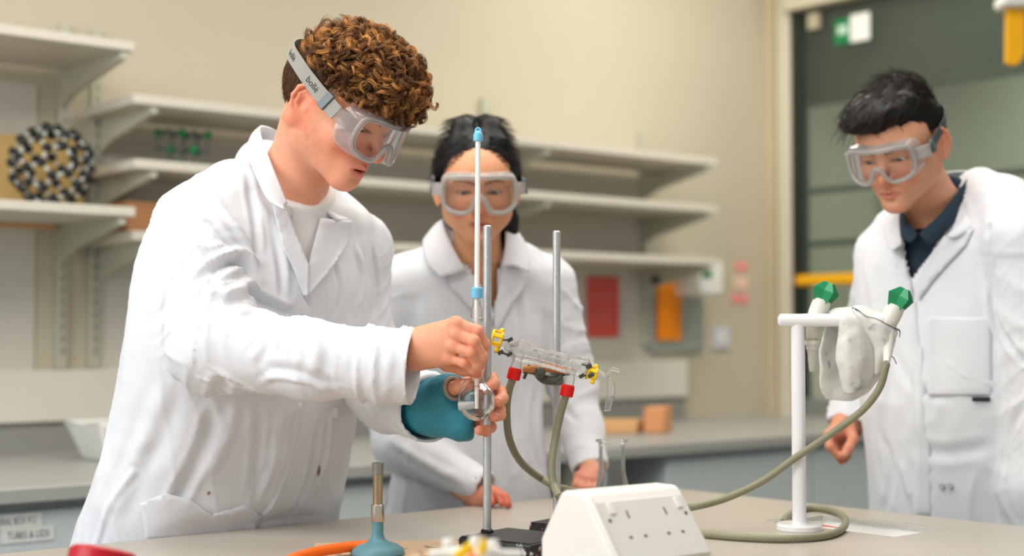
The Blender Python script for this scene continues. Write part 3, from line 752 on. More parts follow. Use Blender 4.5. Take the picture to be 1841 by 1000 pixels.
# ------------------------------------------------------------------ people: heads, faces, hands
EYE = np.array([0.0315, 0.0715, 0.0]); ER = 0.0122
def head_sdf(p, jaw=1.0, full=0.0, nose=1.0, openz=0.0, openh=0.0045, mouth=0.0, slant=0.0):
    """head in its own frame: x to the subject's right, y forward, z up, eyes at z = 0"""
    q = p.copy(); q[:, 0] = np.abs(q[:, 0]); x, y, z = q[:, 0], q[:, 1], q[:, 2]
    d = s_ell(q, (0, -0.012, 0.030), (0.0765, 0.097, 0.087))
    d = smin(d, s_ell(q, (0, 0.035, 0.022), (0.062, 0.055, 0.058)), 0.03)
    d = smin(d, s_ell(q, (0, 0.026, -0.035), (0.058 + full, 0.058, 0.062)), 0.035)
    jw = 0.048 * jaw
    d = smin(d, s_cone(q, (jw, 0.004, -0.056), (0.012, 0.066, -0.093), 0.017, 0.0165), 0.036)
    d = smin(d, s_cone(q, (jw, 0.004, -0.056), (jw + 0.008, -0.002, -0.012), 0.017, 0.016), 0.03)
    d = smin(d, s_ell(q, (0, 0.076, -0.096), (0.018, 0.0155, 0.0155)), 0.024)
    d = smin(d, s_ell(q, (0.043, 0.056, -0.026), (0.021 + full * .5, 0.020, 0.018)), 0.022)
    d = smin(d, s_cone(q, (0.0, 0.0845, 0.017), (0.046, 0.070, 0.019), 0.0085, 0.008), 0.018)
    # muzzle round the mouth
    d = smin(d, s_ell(q, (0, 0.073, -0.066), (0.028, 0.022, 0.024)), 0.018)
    # eye sockets
    d = smax(d, -s_ell(q, (0.0325, 0.0965, 0.0), (0.019, 0.0150, 0.0125)), 0.010)
    # nose
    n = s_cone(q, (0, 0.0835, 0.008), (0, 0.1040 * 1.0 + 0.004 * nose, -0.030), 0.0068, 0.0088)
    n = smin(n, s_ball(q, (0, 0.1035 + 0.0045 * nose, -0.0345), 0.0085 + 0.0012 * nose), 0.006)
    n = smin(n, s_ell(q, (0.0115, 0.0965, -0.0375), (0.0070, 0.0095, 0.0068)), 0.0055)
    n = smax(n, -s_ell(q, (0.0058, 0.1035, -0.0462), (0.0028, 0.0048, 0.0034)), 0.0012)
    d = smin(d, n, 0.010)
    # lips
    up = s_cone(q, (0.0035, 0.0970, -0.0612), (0.0225, 0.0855, -0.0665), 0.0046, 0.0022)
    lo = s_cone(q, (0.0, 0.0955, -0.0735 - mouth), (0.0200, 0.0860, -0.0685 - mouth * .5), 0.0058, 0.0024)
    d = smin(d, up, 0.0045); d = smin(d, lo, 0.0045)
    gap = s_ell(q, (0, 0.099, -0.0672 - mouth * .5), (0.0215, 0.013, 0.0010 + mouth * .55))
    d = smax(d, -gap, 0.0018)
    d = smax(d, -s_ell(q, (0, 0.0960, -0.0515), (0.0030, 0.0045, 0.0075)), 0.004)   # philtrum
    d = smax(d, -s_ell(q, (0, 0.0985, -0.0845), (0.0150, 0.0075, 0.0040)), 0.007)   # under the lower lip
    # eyelids: a shell over the eyeball with an almond opening
    L = s_ball(q, EYE, 0.0141)
    op = s_ell(q, EYE + np.array([0.0, 0.0125, openz]), (0.0138, 0.012, openh))
    L = smax(L, -op, 0.0012)
    d = smin(d, L, 0.0045)
    d = smax(d, -op, 0.0010)
    d = smax(d, -(s_ball(q, EYE, ER - 0.0003)), 0.0008)
    # ear
    n3 = np.array([0.90, 0.42, 0.06]); n3 /= np.linalg.norm(n3); a3 = np.cross([0, 0.16, 0.98], n3); a3 /= np.linalg.norm(a3); b3 = np.cross(n3, a3)
    E = np.stack([n3, a3, b3], 1).astype(np.float32); e = (q - np.array([0.0795, -0.010, -0.008], dtype=np.float32)) @ E
    if a3[1] < 0: e[:, 1] *= -1
    ear = s_ell(e, (0, -0.002, 0.001), (0.0042, 0.0170, 0.0290))
    rim = s_chain(e, [(0.001, 0.008, 0.002), (0.003, 0.0135, 0.016), (0.004, 0.004, 0.0295), (0.0045, -0.0095, 0.0290), (0.005, -0.0190, 0.0160), (0.005, -0.0200, 0.0), (0.003, -0.0140, -0.0140), (0.0015, -0.0055, -0.0235)],
                  [0.0024, 0.0028, 0.0032, 0.0034, 0.0034, 0.0031, 0.0030, 0.0040], 0.003)
    anti = s_chain(e, [(0.002, -0.004, 0.019), (0.003, -0.0120, 0.008), (0.0025, -0.0100, -0.006), (0.0015, -0.003, -0.0130)], [0.0022, 0.0026, 0.0026, 0.0024], 0.003)
    ear = smin(smin(ear, rim, 0.003), anti, 0.0022)
    ear = smax(ear, -s_ell(e, (0.006, 0.0005, -0.001), (0.0075, 0.0070, 0.0105)), 0.003)
    ear = smin(ear, s_ell(e, (0.002, 0.0100, -0.006), (0.0036, 0.0034, 0.0052)), 0.003)
    ear = smin(ear, s_ell(e, (0.0, 0.000, -0.0265), (0.0036, 0.0075, 0.0075)), 0.004)
    d = smin(d, ear, 0.006)
    return d
def sm(x, a, b):
    t = np.clip((x - a) / (b - a), 0, 1); return t * t * (3 - 2 * t)
def face_colors(q0, skin, lip, brow, openz, openh, mouth, blush=0.5, spots=False, brow_dz=0.0):
    q = q0.copy().astype(np.float64); q[:, 0] = np.abs(q[:, 0]); x, y, z = q.T
    n = len(q); c = np.tile(np.array(srgb(skin)[:3]), (n, 1))
    def blend(m, col): 
        nonlocal c
        m = np.clip(m, 0, 1)[:, None]; c = c * (1 - m) + np.array(srgb(col)[:3])[None] * m
    red = tuple(np.clip(np.array(skin) * np.array([0.98, 0.72, 0.68]), 0, 1))
    blend(blush * np.exp(-(((x - 0.040) / 0.020) ** 2 + ((z + 0.040) / 0.022) ** 2)) * (y > 0.03), red)
    blend(blush * 1.1 * np.exp(-((x / 0.014) ** 2 + ((z + 0.036) / 0.012) ** 2)) * (y > 0.09), red)
    blend(0.55 * blush * sm(x, 0.072, 0.080) * (np.abs(z) < 0.05), red)
    blend(0.35 * blush * sm(-z, 0.085, 0.11) * (y > 0.05), red)
    nn = fbm(q * 90, 3); blend(0.16 * np.clip(nn, 0, 1), red)
    if spots:
        rg = np.random.default_rng(5)
        for k in range(26):
            sp_ = np.array([0.045 + rg.normal() * 0.012, 0.03 + rg.normal() * 0.02, -0.055 + rg.normal() * 0.016])
            dd = np.abs(q[:, 1] - sp_[1]) ** 2 + (q[:, 2] - sp_[2]) ** 2
            blend(0.27 * np.exp(-dd / (0.0013 + 0.0008 * rg.random()) ** 2) * (q0[:, 0] > 0.02), (0.72, 0.36, 0.30))
    # lips
    zl = -0.0672 - mouth * 0.5
    hw = 0.0245; t = np.clip(x / hw, 0, 1)
    top = zl + (0.0098 * (1 - t ** 1.6) - 0.0018 * np.exp(-(x / 0.004) ** 2)); bot = zl - mouth - 0.0105 * (1 - t ** 2.0)
    m = sm(z, bot - 0.0012, bot + 0.0012) * (1 - sm(z, top - 0.0012, top + 0.0012)) * (y > 0.075) * (x < hw)
    blend(0.70 * m, lip)
    ins = (np.abs(z - zl) < 0.0006 + mouth * 0.4) & (y < 0.094 - 0.35 * x) & (y > 0.06) & (x < 0.021)
    if mouth > 0: blend(0.9 * ins, (0.30, 0.10, 0.09))
    # lid rim, lashes
    ce = EYE + np.array([0, 0.0, openz]); ez = (z - ce[2]) / (openh + 0.0009); ex = (x - ce[0]) / 0.0138
    r = np.sqrt(ez ** 2 + ex ** 2); near = (y > 0.066) * (np.abs(z) < 0.02)
    blend(0.80 * np.exp(-((r - 1.05) / 0.22) ** 2) * near * (z > ce[2] - 0.0002), (0.16, 0.10, 0.08))
    blend(0.35 * np.exp(-((r - 1.05) / 0.25) ** 2) * near * (z <= ce[2]), (0.50, 0.28, 0.24))
    # brows
    tb = np.clip((x - 0.012) / 0.040, 0, 1); zb = 0.0165 + brow_dz + 0.007 * np.sin(tb * 2.3) - 0.003 * tb; wb = 0.0036 * (1 - tb * 0.55)
    m = (1 - sm(np.abs(z - zb), wb * 0.6, wb * 1.5)) * (x > 0.010) * (x < 0.054) * (y > 0.05) * (0.75 + 0.35 * vnoise(q * np.array([500, 500, 1500])))
    blend(0.88 * m, brow)
    return c
def finger(p, pts, r0, r1, k=0.003):
    n = len(pts); rs = [r0 + (r1 - r0) * i / (n - 1) for i in range(n)]
    d = s_chain(p, pts, rs, k)
    for i in range(1, n - 1): d = smin(d, s_ball(p, pts[i], rs[i] * 1.04), 0.003)
    return d
M_skin = mat('skin', (0.9, 0.7, 0.6), 0.48, var=0.02, vscale=60, bump=0.12, bscale=700, attr='Col', sss=0.22, spec=0.4)
M_eye = mat('eyeball', (1, 1, 1), 0.08, var=0.0, attr='Col', coat=1.0)
def eyes(parent, o, Rm, s, look, iris=(0.25, 0.20, 0.14)):
    """two eyeballs, look = direction in the head frame"""
    look = np.array(look, dtype=float); look /= np.linalg.norm(look)
    for sx in (1, -1):
        n1, n2 = 24, 32; vs = []; fs = []
        a = np.cross(look, [0, 0, 1]); a /= np.linalg.norm(a); b = np.cross(a, look); cols = []
        for i in range(n1 + 1):
            t = math.pi * i / n1
            for k in range(n2):
                w = 2 * math.pi * k / n2
                vs.append(look * math.cos(t) + (a * math.cos(w) + b * math.sin(w)) * math.sin(t))
                ang = math.degrees(t)
                cols.append(srgb((0.02, 0.02, 0.02))[:3] if ang < 10 else srgb(iris)[:3] if ang < 27 else srgb((0.12, 0.10, 0.09))[:3] if ang < 31 else srgb((0.90, 0.86, 0.83))[:3])
        for i in range(n1):
            for k in range(n2):
                k2 = (k + 1) % n2; fs.append((i * n2 + k, (i + 1) * n2 + k, (i + 1) * n2 + k2, i * n2 + k2))
        c = EYE * np.array([sx, 1, 1]); vv = (np.array(vs) * ER + c) * s @ Rm.T + np.array(o)
        mesh_obj('eyeball', vv, np.array(fs), M_eye, parent, True, colors=np.array(cols))

def strand_mesh(name, S, R0, m, parent, cols, sides=3, taper=True):
    """S: (n, k, 3) strand points; one mesh of thin tubes"""
    n, k, _ = S.shape; T = np.gradient(S, axis=1); T /= np.maximum(np.linalg.norm(T, axis=2, keepdims=True), 1e-9)
    ref = np.tile(np.array([0.3, 0.2, 0.93]), (n, k, 1)); A = np.cross(T, ref); A /= np.maximum(np.linalg.norm(A, axis=2, keepdims=True), 1e-6); Bv = np.cross(T, A)
    tt = np.linspace(0, 1, k); prof = (1 - 0.75 * tt ** 2.5) if taper else np.ones(k)
    rad = (R0[:, None] * prof[None])[:, :, None]
    rings = [S + (A * math.cos(2 * math.pi * j / sides) + Bv * math.sin(2 * math.pi * j / sides)) * rad for j in range(sides)]
    Vv = np.stack(rings, 2).reshape(-1, 3)
    idx = np.arange(n * k * sides).reshape(n, k, sides); F = []
    for j in range(sides):
        j2 = (j + 1) % sides
        F.append(np.stack([idx[:, :-1, j], idx[:, :-1, j2], idx[:, 1:, j2], idx[:, 1:, j]], -1).reshape(-1, 4))
    C = np.repeat(cols, k * sides, axis=0) if cols.ndim == 2 else np.repeat(cols.reshape(-1, 3), sides, axis=0)
    return mesh_obj(name, Vv, np.concatenate(F), m, parent, True, colors=C)

# ------------------------------------------------------------------ goggles
M_lens = clear_mat('goggle_lens', (0.97, 0.97, 0.97), gloss=0.22, rough=0.03, haze=0.045, hazecol='f4f4f2', edge=0.8)
M_gframe = clear_mat('goggle_frame_clear', (0.95, 0.96, 0.97), gloss=0.45, rough=0.08, haze=0.33, hazecol='fdfdfd')
M_gframe2 = clear_mat('goggle_frame_milky', (0.95, 0.95, 0.96), gloss=0.45, rough=0.15, haze=0.42, hazecol='f4f2ef')
M_strap = mat('strap_grey', (0.58, 0.57, 0.54), 0.7, var=0.05, vscale=200, bump=0.1, bscale=900)
M_clip = mat('strap_clip', (0.36, 0.40, 0.42), 0.3, var=0.05); M_print = mat('strap_print', (0.10, 0.10, 0.11), 0.6)
def goggle_outline(n=96, grow=0.0):
    """closed outline in (arc length, height)"""
    pts = [(0, -0.006), (0.009, -0.012), (0.017, -0.029), (0.030, -0.036), (0.052, -0.034), (0.069, -0.024), (0.074, -0.008), (0.073, 0.014), (0.066, 0.027), (0.045, 0.031), (0.0, 0.031)]
    full = [Vector((x, z, 0)) for x, z in pts] + [Vector((-x, z, 0)) for x, z in pts[-2:0:-1]]
    c = crom(full, 6, True); out = []
    for i, p in enumerate(c):
        t = c[(i + 1) % len(c)] - c[i - 1]; t.normalize(); nrm = Vector((t.y, -t.x, 0))
        out.append((p.x + nrm.x * grow, p.y + nrm.y * grow))
    return out
def goggles(parent, o, Rm, s, strap_pts, frame_m, name='safety_goggles', label=None, text=None, strapw=0.0125, y0=0.118, zsh=0.0, rr=0.098, clip_at=(0.10, 0.17), strap_m=None):
    Rn = np.array(Rm); o = np.array(o)
    def T(p): return (np.atleast_2d(np.array(p, dtype=float)) * s) @ Rn.T + o
    def bend(u, z, y, rad): 
        th = u / rad; return (rad * math.sin(th), y + rad * (math.cos(th) - 1), z + zsh)
    g = bpy.data.objects.new(name, None); COL.objects.link(g); g.parent = parent; g.matrix_parent_inverse = parent_world(parent).inverted()
    g.location = Vector(T([(0, 0.1, zsh)])[0]); 
    ol = goggle_outline()
    # lens: filled with the outline
    n = len(ol); cx, cz = 0.0, 0.004
    vs = []; rings = 6
    b = MB()
    pts2 = [Vector(p) for p in ol]
    inner = []
    for i in range(-16, 17):
        for j in range(-8, 9):
            x, z = i * 0.0047, j * 0.0047
            inner.append((x, z))
    arr = np.array(inner); keep = in_poly(arr[:, 0], arr[:, 1], goggle_outline(grow=-0.0025)); inner = [Vector(p) for p, k in zip(inner, keep) if k]
    allp = pts2 + inner
    r = geometry.delaunay_2d_cdt(allp, [(i, (i + 1) % n) for i in range(n)], [], 1, 1e-6)
    vv = [bend(p.x, p.y, y0, rr) for p in r[0]]
    b.add(T(vv), r[2]); lens = b.build('lens', M_lens, g)
    # rim and skirt
    b = MB(); rim = [Vector(T([bend(u, z, y0 + 0.001, rr)])[0]) for u, z in ol]; b.tube(rim, 0.0036 * s, 8, closed=True)
    ol2 = goggle_outline(grow=0.004); ol3 = goggle_outline(grow=0.007)
    def face_y(u):   # the skirt reaches back to the face
        a = min(abs(u) / 0.08, 1); return 0.020 + 0.012 * a
    A = [Vector(T([bend(u, z, y0 - 0.001, rr)])[0]) for u, z in ol]
    Bq = [Vector(T([bend(u, z, y0 - 0.006, rr)])[0]) for u, z in ol2]
    Cq = [Vector(T([bend(u * 0.99, z * (0.98 if z > 0 else 1.0), y0 - face_y(u), rr * 0.97)])[0]) for u, z in ol3]
    vs = A + Bq + Cq; fs = []
    for k in range(2):
        for i in range(n): j = (i + 1) % n; fs.append((k * n + i, k * n + j, (k + 1) * n + j, (k + 1) * n + i))
    b.add(vs, fs)
    # raised inner frame line and top vents
    ol4 = goggle_outline(grow=-0.0045); rim2 = [Vector(T([bend(u, z, y0 + 0.0025, rr)])[0]) for u, z in ol4]; b.tube(rim2, 0.0013 * s, 6, closed=True)
    for sx in (-1, 1):
        for c in (0.024, 0.050):
            q = np.array(bend(sx * c, 0.0345, y0 - 0.012, rr)); th = sx * c / rr
            ex = np.array([math.cos(th), -math.sin(th), 0]); ey = np.array([math.sin(th), math.cos(th), 0])
            b.box(T([q])[0], (Rn @ (ex * 0.008)) * s, (Rn @ (ey * 0.0065)) * s, (Rn @ np.array([0, 0, 0.0022])) * s)
        # side lugs that hold the strap
        e0 = np.array(bend(sx * 0.073, 0.006, y0 - 0.006, rr)); sp = np.array(strap_pts[0]) * np.array([sx, 1, 1])
        mid = (e0 + sp) / 2; dv = (sp - e0) / 2; upv = np.array([0, 0, 0.0115]); nv = np.cross(dv, upv); nv = nv / np.linalg.norm(nv) * 0.0026
        b.box(T([mid])[0], (Rn @ dv) * s, (Rn @ upv) * s, (Rn @ nv) * s)
    fr = b.build('frame', frame_m, g, angle=60)
    # strap: ribbon round the back of the head
    half = [Vector(p) for p in strap_pts]
    path = crom([Vector((p.x, p.y, p.z)) for p in half] + [Vector((-p.x, p.y, p.z)) for p in half[::-1][1 if abs(half[-1].x) < 1e-6 else 0:]], 12)
    L = [0.0]
    for i in range(1, len(path)): L.append(L[-1] + (path[i] - path[i - 1]).length)
    rows = []
    for i, p in enumerate(path):
        t = (path[min(i + 1, len(path) - 1)] - path[max(i - 1, 0)]).normalized()
        out = Vector((p.x, p.y + 0.01, 0)); out -= t * out.dot(t); out.normalize(); w = t.cross(out).normalized()
        if w.z < 0: w = -w
        rows.append((p, t, out, w))
    vs = []; fs = []
    for p, t, out, w in rows:
        for a_, b2 in ((-1, 0.0), (1, 0.0), (1, 0.0016), (-1, 0.0016)):
            vs.append(p + w * strapw * a_ + out * b2)
    for i in range(len(rows) - 1):
        for k in range(4): k2 = (k + 1) % 4; fs.append((i * 4 + k, i * 4 + k2, (i + 1) * 4 + k2, (i + 1) * 4 + k))
    b = MB(); b.add(T([tuple(v) for v in vs]), fs); st = b.build('strap', strap_m or M_strap, g, angle=50)
    def on_strap(d, wv, h):
        d = max(0, min(d, L[-1] - 1e-6)); i = max(k for k in range(len(L)) if L[k] <= d); i = min(i, len(rows) - 2)
        f = (d - L[i]) / max(L[i + 1] - L[i], 1e-9); p, t, out, w = rows[i]; p2, t2, o2, w2 = rows[i + 1]
        return p.lerp(p2, f) + w.lerp(w2, f) * wv + out.lerp(o2, f) * h
    # sliding clip
    for cdist in ((clip_at[0]), (L[-1] - clip_at[0])):
        b = MB(); vs = []
        for d in (cdist, cdist + 0.014):
            for wv in (-strapw - 0.0022, strapw + 0.0022):
                for h in (-0.001, 0.0052): vs.append(on_strap(d, wv, h))
        b.add(T([tuple(v) for v in vs]), [(0, 1, 3, 2), (4, 6, 7, 5), (0, 4, 5, 1), (2, 3, 7, 6), (0, 2, 6, 4), (1, 5, 7, 3)]); b.build('strap_clip', M_clip, g, bevel=0.001)
    if text:
        for (d0, size, rev) in text:
            tv, tf = text_mesh('bollé', size); b = MB(); w_ = max(v[0] for v in tv)
            vs = [on_strap(d0 + w_ - v[0], v[1] - size * 0.33, 0.0021) for v in tv]
            b.add(T([tuple(v) for v in vs]), tf); b.build('strap_lettering', M_print, g, smooth=False)
    return g

# ------------------------------------------------------------------ coats, shirts, trousers
M_coat = mat('white_cotton', (0.865, 0.872, 0.89), 0.85, var=0.012, vscale=25, bump=0.25, bscale=420, sheen=0.15)
M_coatpart = M_coat
def s_slices(p, zs, cx, cy, a, b, e1, k=0.02):
    """upright body made of oval slices; e1 = direction of half axis a"""
    z = p[:, 2]; order = np.argsort(zs); zs = np.array(zs)[order]
    def I(v):
        v = np.array(v)[order]
        # smooth interpolation
        t = np.interp(z, zs, np.arange(len(zs))); i = np.clip(np.floor(t).astype(int), 0, len(zs) - 2); f = t - i
        m = np.gradient(v)
        f2, f3 = f * f, f * f * f
        return (2 * f3 - 3 * f2 + 1) * v[i] + (f3 - 2 * f2 + f) * m[i] + (-2 * f3 + 3 * f2) * v[i + 1] + (f3 - f2) * m[i + 1]
    X, Y, A, Bq = I(cx), I(cy), I(a), I(b)
    dx, dy = p[:, 0] - X, p[:, 1] - Y
    u = dx * e1[0] + dy * e1[1]; v = -dx * e1[1] + dy * e1[0]
    r = np.sqrt((u / A) ** 2 + (v / Bq) ** 2); g = np.sqrt((u / A ** 2) ** 2 + (v / Bq ** 2) ** 2)
    d = np.where(r > 1e-4, r * (r - 1) / np.maximum(g, 1e-5), -np.minimum(A, Bq))
    d = np.clip(d, -0.2, 1)
    return smax(smax(d, z - zs[-1], k), zs[0] - z, 0.01)
def sleeve(p, pts, rs, wall=0.004, k=0.03):
    """tapered sleeve cut square at its cuff, open inside near the cuff"""
    d = s_chain(p, pts, rs, k)
    a, b = np.array(pts[-2]), np.array(pts[-1]); t = (b - a) / np.linalg.norm(b - a)
    h = (p - b) @ t.astype(np.float32)
    d = smax(d, h, 0.003)
    inner = s_cone(p, b - t * 0.07, b + t * 0.05, rs[-1] - wall - 0.012, rs[-1] - wall)
    return smax(d, -inner, 0.002)
def raycast(bvh, px, py):
    o = Vector((0, 0, CAMZ)); d = (P(px, py, 2.0) - o).normalized()
    h = bvh.ray_cast(o, d, 10); return h[0], h[1]
def garment(name, f, lo, hi, h, material, parent, folds=(), arms=(), amp=0.004, hole=None, hole_depth=None, tor_amp=None, seed=0.0, hidecut=None):
    v, fc = sdf_mesh(f, lo, hi, h)
    bvh = BVHTree.FromPolygons([tuple(x) for x in v], [tuple(x) for x in fc.tolist()])
    n = vnormals(v, fc)
    disp = np.zeros(len(v)); p = v.astype(np.float32)
    # soft folds: across the sleeves, down the body
    wsum = np.zeros(len(v))
    for pts, rs in arms:
        pts = np.array(pts); rs = np.array(rs)
        t = np.full(len(v), 0.0); best = np.full(len(v), 9.0); acc = 0.0; ax = np.zeros((len(v), 3))
        for i in range(len(pts) - 1):
            a, b = pts[i], pts[i + 1]; ba = b - a; L = np.linalg.norm(ba); tt = np.clip(((v - a) @ ba) / (L * L), 0, 1)
            d = np.linalg.norm(v - a - tt[:, None] * ba, axis=1) - (rs[i] + (rs[i + 1] - rs[i]) * tt)
            m = d < best; best[m] = d[m]; t[m] = acc + tt[m] * L; acc += L
        w = np.exp(-np.maximum(best, 0) / 0.012) * (1 - wsum); wsum += w
        q = np.stack([t * 22 + 3 * vnoise(p * 7 + seed), (v @ np.array([0.5, 0.3, 0.2])) * 9, t * 0 + seed], 1)
        r = np.exp(-np.abs(vnoise(q)) * 6.5) * 1.35
        q2 = np.stack([t * 45 + 4 * vnoise(p * 9 + seed), (v @ np.array([0.5, -0.5, 0.6])) * 16, t * 0 + seed + 5], 1)
        disp += w * (amp * (r - 0.5) + amp * 0.5 * (np.exp(-np.abs(vnoise(q2)) * 7) - 0.3))
    ta = amp if tor_amp is None else tor_amp
    wp = p + 0.035 * np.stack([vnoise(p * 4 + seed), vnoise(p * 4 + 9 + seed), 0 * p[:, 0]], 1)
    r = np.exp(-np.abs(vnoise(wp * np.array([11, 11, 2.4], dtype=np.float32) + seed)) * 6) * 1.3
    r2 = np.exp(-np.abs(vnoise(wp * np.array([19, 19, 6], dtype=np.float32) + seed + 3)) * 7) * 1.3
    disp += (1 - wsum) * (ta * (r - 0.5) + ta * 0.35 * (r2 - 0.5))
    disp += 0.0012 * fbm(p * 22, 2)
    for F in folds:
        pl, hh, ww = F[0], F[1] / 1000.0 * 0.9, F[2] / 1000.0 * 0.68
        pts3 = []
        for (x, y) in pl:
            hit, _ = raycast(bvh, x, y)
            if hit is not None: pts3.append(np.array(hit))
        if len(pts3) < 2: continue
        c3 = [np.array(q) for q in crom([Vector(q) for q in pts3], 5)]
        L = np.array(c3); mn = L.min(0) - ww * 4; mx = L.max(0) + ww * 4
        m = ((v > mn) & (v < mx)).all(1)
        if not m.any(): continue
        pv = p[m]; dd = np.full(len(pv), 9.0); tt = np.zeros(len(pv)); N = len(c3) - 1
        for i in range(N):
            a, b = c3[i], c3[i + 1]; ba = b - a; t_ = np.clip(((pv - a) @ ba) / max(ba @ ba, 1e-9), 0, 1)
            di = np.linalg.norm(pv - a - t_[:, None] * ba, axis=1); s_ = di < dd; dd[s_] = di[s_]; tt[s_] = (i + t_[s_]) / N
        fade = np.clip(np.minimum(tt, 1 - tt) * 5, 0.15, 1) if len(F) < 4 else 1.0
        prof = np.exp(-(dd / ww) ** 2) - 0.35 * np.exp(-((dd - 2.0 * ww) / (ww * 0.8)) ** 2)
        disp[m] += hh * prof * fade
    v = v + n * disp[:, None]
    if hole is not None:
        x, y = proj(v); ins = in_poly(x, y, hole) & (v[:, 1] < hole_depth)
        keep = ~(ins[fc].all(1)); v, fc, _ = compact(v, fc, keep)
    o = mesh_obj(name, v, fc, material, parent, True)
    bvh = BVHTree.FromPolygons([tuple(x) for x in v], [tuple(x) for x in fc.tolist()])
    return o, bvh
def patch(name, poly, bvh, off, m, parent, thick=0.0022, D=None, step=7.0, label=None, lift=None, maxd=9.0, smooth_it=6):
    """a cloth piece of the given outline laid on the garment below it"""
    pl = [Vector(q[:2]) for q in crom([Vector((x, y, 0)) for x, y in poly], 1, True)]
    # densify the outline
    out = []
    for i, a in enumerate(pl):
        b = pl[(i + 1) % len(pl)]; k = max(1, int((b - a).length / step)); out += [a.lerp(b, j / k) for j in range(k)]
    xs = [q.x for q in out]; ys = [q.y for q in out]; gx, gy = np.meshgrid(np.arange(min(xs) + step / 2, max(xs), step), np.arange(min(ys) + step / 2, max(ys), step))
    gx, gy = gx.ravel(), gy.ravel(); keep = in_poly(gx, gy, [(q.x, q.y) for q in out])
    n = len(out)
    dmin = np.array([min((Vector((x, y)) - q).length for q in out) for x, y in zip(gx, gy)]) if len(gx) else np.array([])
    inner = [Vector((x, y)) for x, y, k, dm in zip(gx, gy, keep, dmin) if k and dm > step * 0.5]
    r = geometry.delaunay_2d_cdt(out + inner, [(i, (i + 1) % n) for i in range(n)], [], 1, 1e-5)
    dep = []
    for q in r[0]:
        h, _ = raycast(bvh, q.x, q.y)
        if h is not None and (D is None or abs(h.y - D) < 0.09): dep.append(h.y)
        else: dep.append(None)
    known = [d for d in dep if d is not None]; mean = sum(known) / max(len(known), 1) if known else 2.5
    for i, d in enumerate(dep):
        if d is None:
            best = min(((r[0][j] - r[0][i]).length, dep[j]) for j in range(len(dep)) if dep[j] is not None) if known else (0, mean)
            dep[i] = best[1]
    nb = [set() for _ in dep]
    for f in r[2]:
        for a in range(len(f)): nb[f[a]].add(f[a - 1]); nb[f[a - 1]].add(f[a])
    dep = np.array(dep)
    for _ in range(smooth_it): dep = np.array([0.4 * dep[i] + 0.6 * (sum(dep[j] for j in nb[i]) / len(nb[i]) if nb[i] else dep[i]) for i in range(len(dep))])
    vs = []
    for q, d in zip(r[0], dep):
        o_ = off + (lift(q.x, q.y) if lift else 0.0); vs.append(P(q.x, q.y, d - o_))
    o = mesh_obj(name, [tuple(v) for v in vs], [tuple(f)[::-1] for f in r[2]], m, parent, True)
    s = o.modifiers.new('thickness', 'SOLIDIFY'); s.thickness = thick; s.offset = 0.0
    if label: o['label'] = label
    return o
def sheet(name, rows, m, parent, thick=0.003, sub=4, label=None):
    """smooth cloth surface through rows of points"""
    R2 = [crom(r, sub) for r in rows]; cols = list(zip(*R2)); cols = [crom(c, sub) for c in cols]
    nr, nc = len(cols[0]), len(cols); vs = []; fs = []
    for c in cols: vs += [tuple(v) for v in c]
    for i in range(nc - 1):
        for j in range(nr - 1): fs.append((i * nr + j, (i + 1) * nr + j, (i + 1) * nr + j + 1, i * nr + j + 1))
    o = mesh_obj(name, vs, np.array(fs), m, parent, True)
    s = o.modifiers.new('thickness', 'SOLIDIFY'); s.thickness = thick; s.offset = 0.0
    if label: o['label'] = label
    return o
def on(bvh, px, py, off=0.004, D=None):
    h, _ = raycast(bvh, px, py); d = h.y if h is not None else D
    return P(px, py, d - off)
def legs(parent, c, e1, col, shoe=(0.12, 0.12, 0.13)):
    M = mat('trouser_cloth', col, 0.85, bump=0.1); c = np.array(c); e = np.array([e1[0], e1[1], 0])
    def f(p):
        d = s_ell(p, c + V(0, 0, 0.88), (0.155, 0.125, 0.12))
        for s in (-1, 1): d = smin(d, s_chain(p, [c + e * 0.085 * s + V(0, 0, 0.86), c + e * 0.10 * s + V(0, 0, 0.47), c + e * 0.11 * s + V(0, 0, 0.07)], [0.088, 0.066, 0.055], 0.02), 0.03)
        return smax(d, 0.05 - p[:, 2], 0.005)
    v, fc = sdf_mesh(f, c + V(-.32, -.32, 0), c + V(.32, .32, 1.05), 0.013); mesh_obj('trousers', v, fc, M, parent)
    fw = np.array([e1[1], -e1[0], 0]); MS = mat('shoe_leather', shoe, 0.4)
    for s in (-1, 1):
        q = c + e * 0.11 * s
        g = lambda p: smax(smin(s_ell(p, q + fw * 0.10 + V(0, 0, 0.03), (0.06, 0.06, 0.045)), s_ell(p, q - fw * 0.02 + V(0, 0, 0.045), (0.052, 0.052, 0.06)), 0.08), 0.001 - p[:, 2], 0.004)
        v, fc = sdf_mesh(g, q + V(-.25, -.25, -.02), q + V(.25, .25, .13), 0.01); mesh_obj('shoe', v, fc, MS, parent)

# ------------------------------------------------------------------ person 1: curly haired man
man = thing('person', 'curly haired person in a white lab coat and clear goggles, holding the round flask', 'person', (-0.53, 2.62, 0))
F1, U1 = (0.749, -0.398, -0.53), (0.468, -0.249, 0.848)
R1 = rotm(F1, U1); S1 = 1.0
o1 = np.array(P(545, 183, 2.30)) - R1 @ np.array([0.081, -0.010, -0.008]) * S1
hp1 = dict(openz=-0.0035, openh=0.0030, mouth=0.0028, nose=1.35, jaw=1.02)
neck_top = o1 + R1 @ np.array([0, -0.030, -0.055]); neck_bot = np.array(P(522, 378, 2.50))
e1m = np.array([0.70, 0.714])
# hands
def A(*a): return np.array(P(*a))
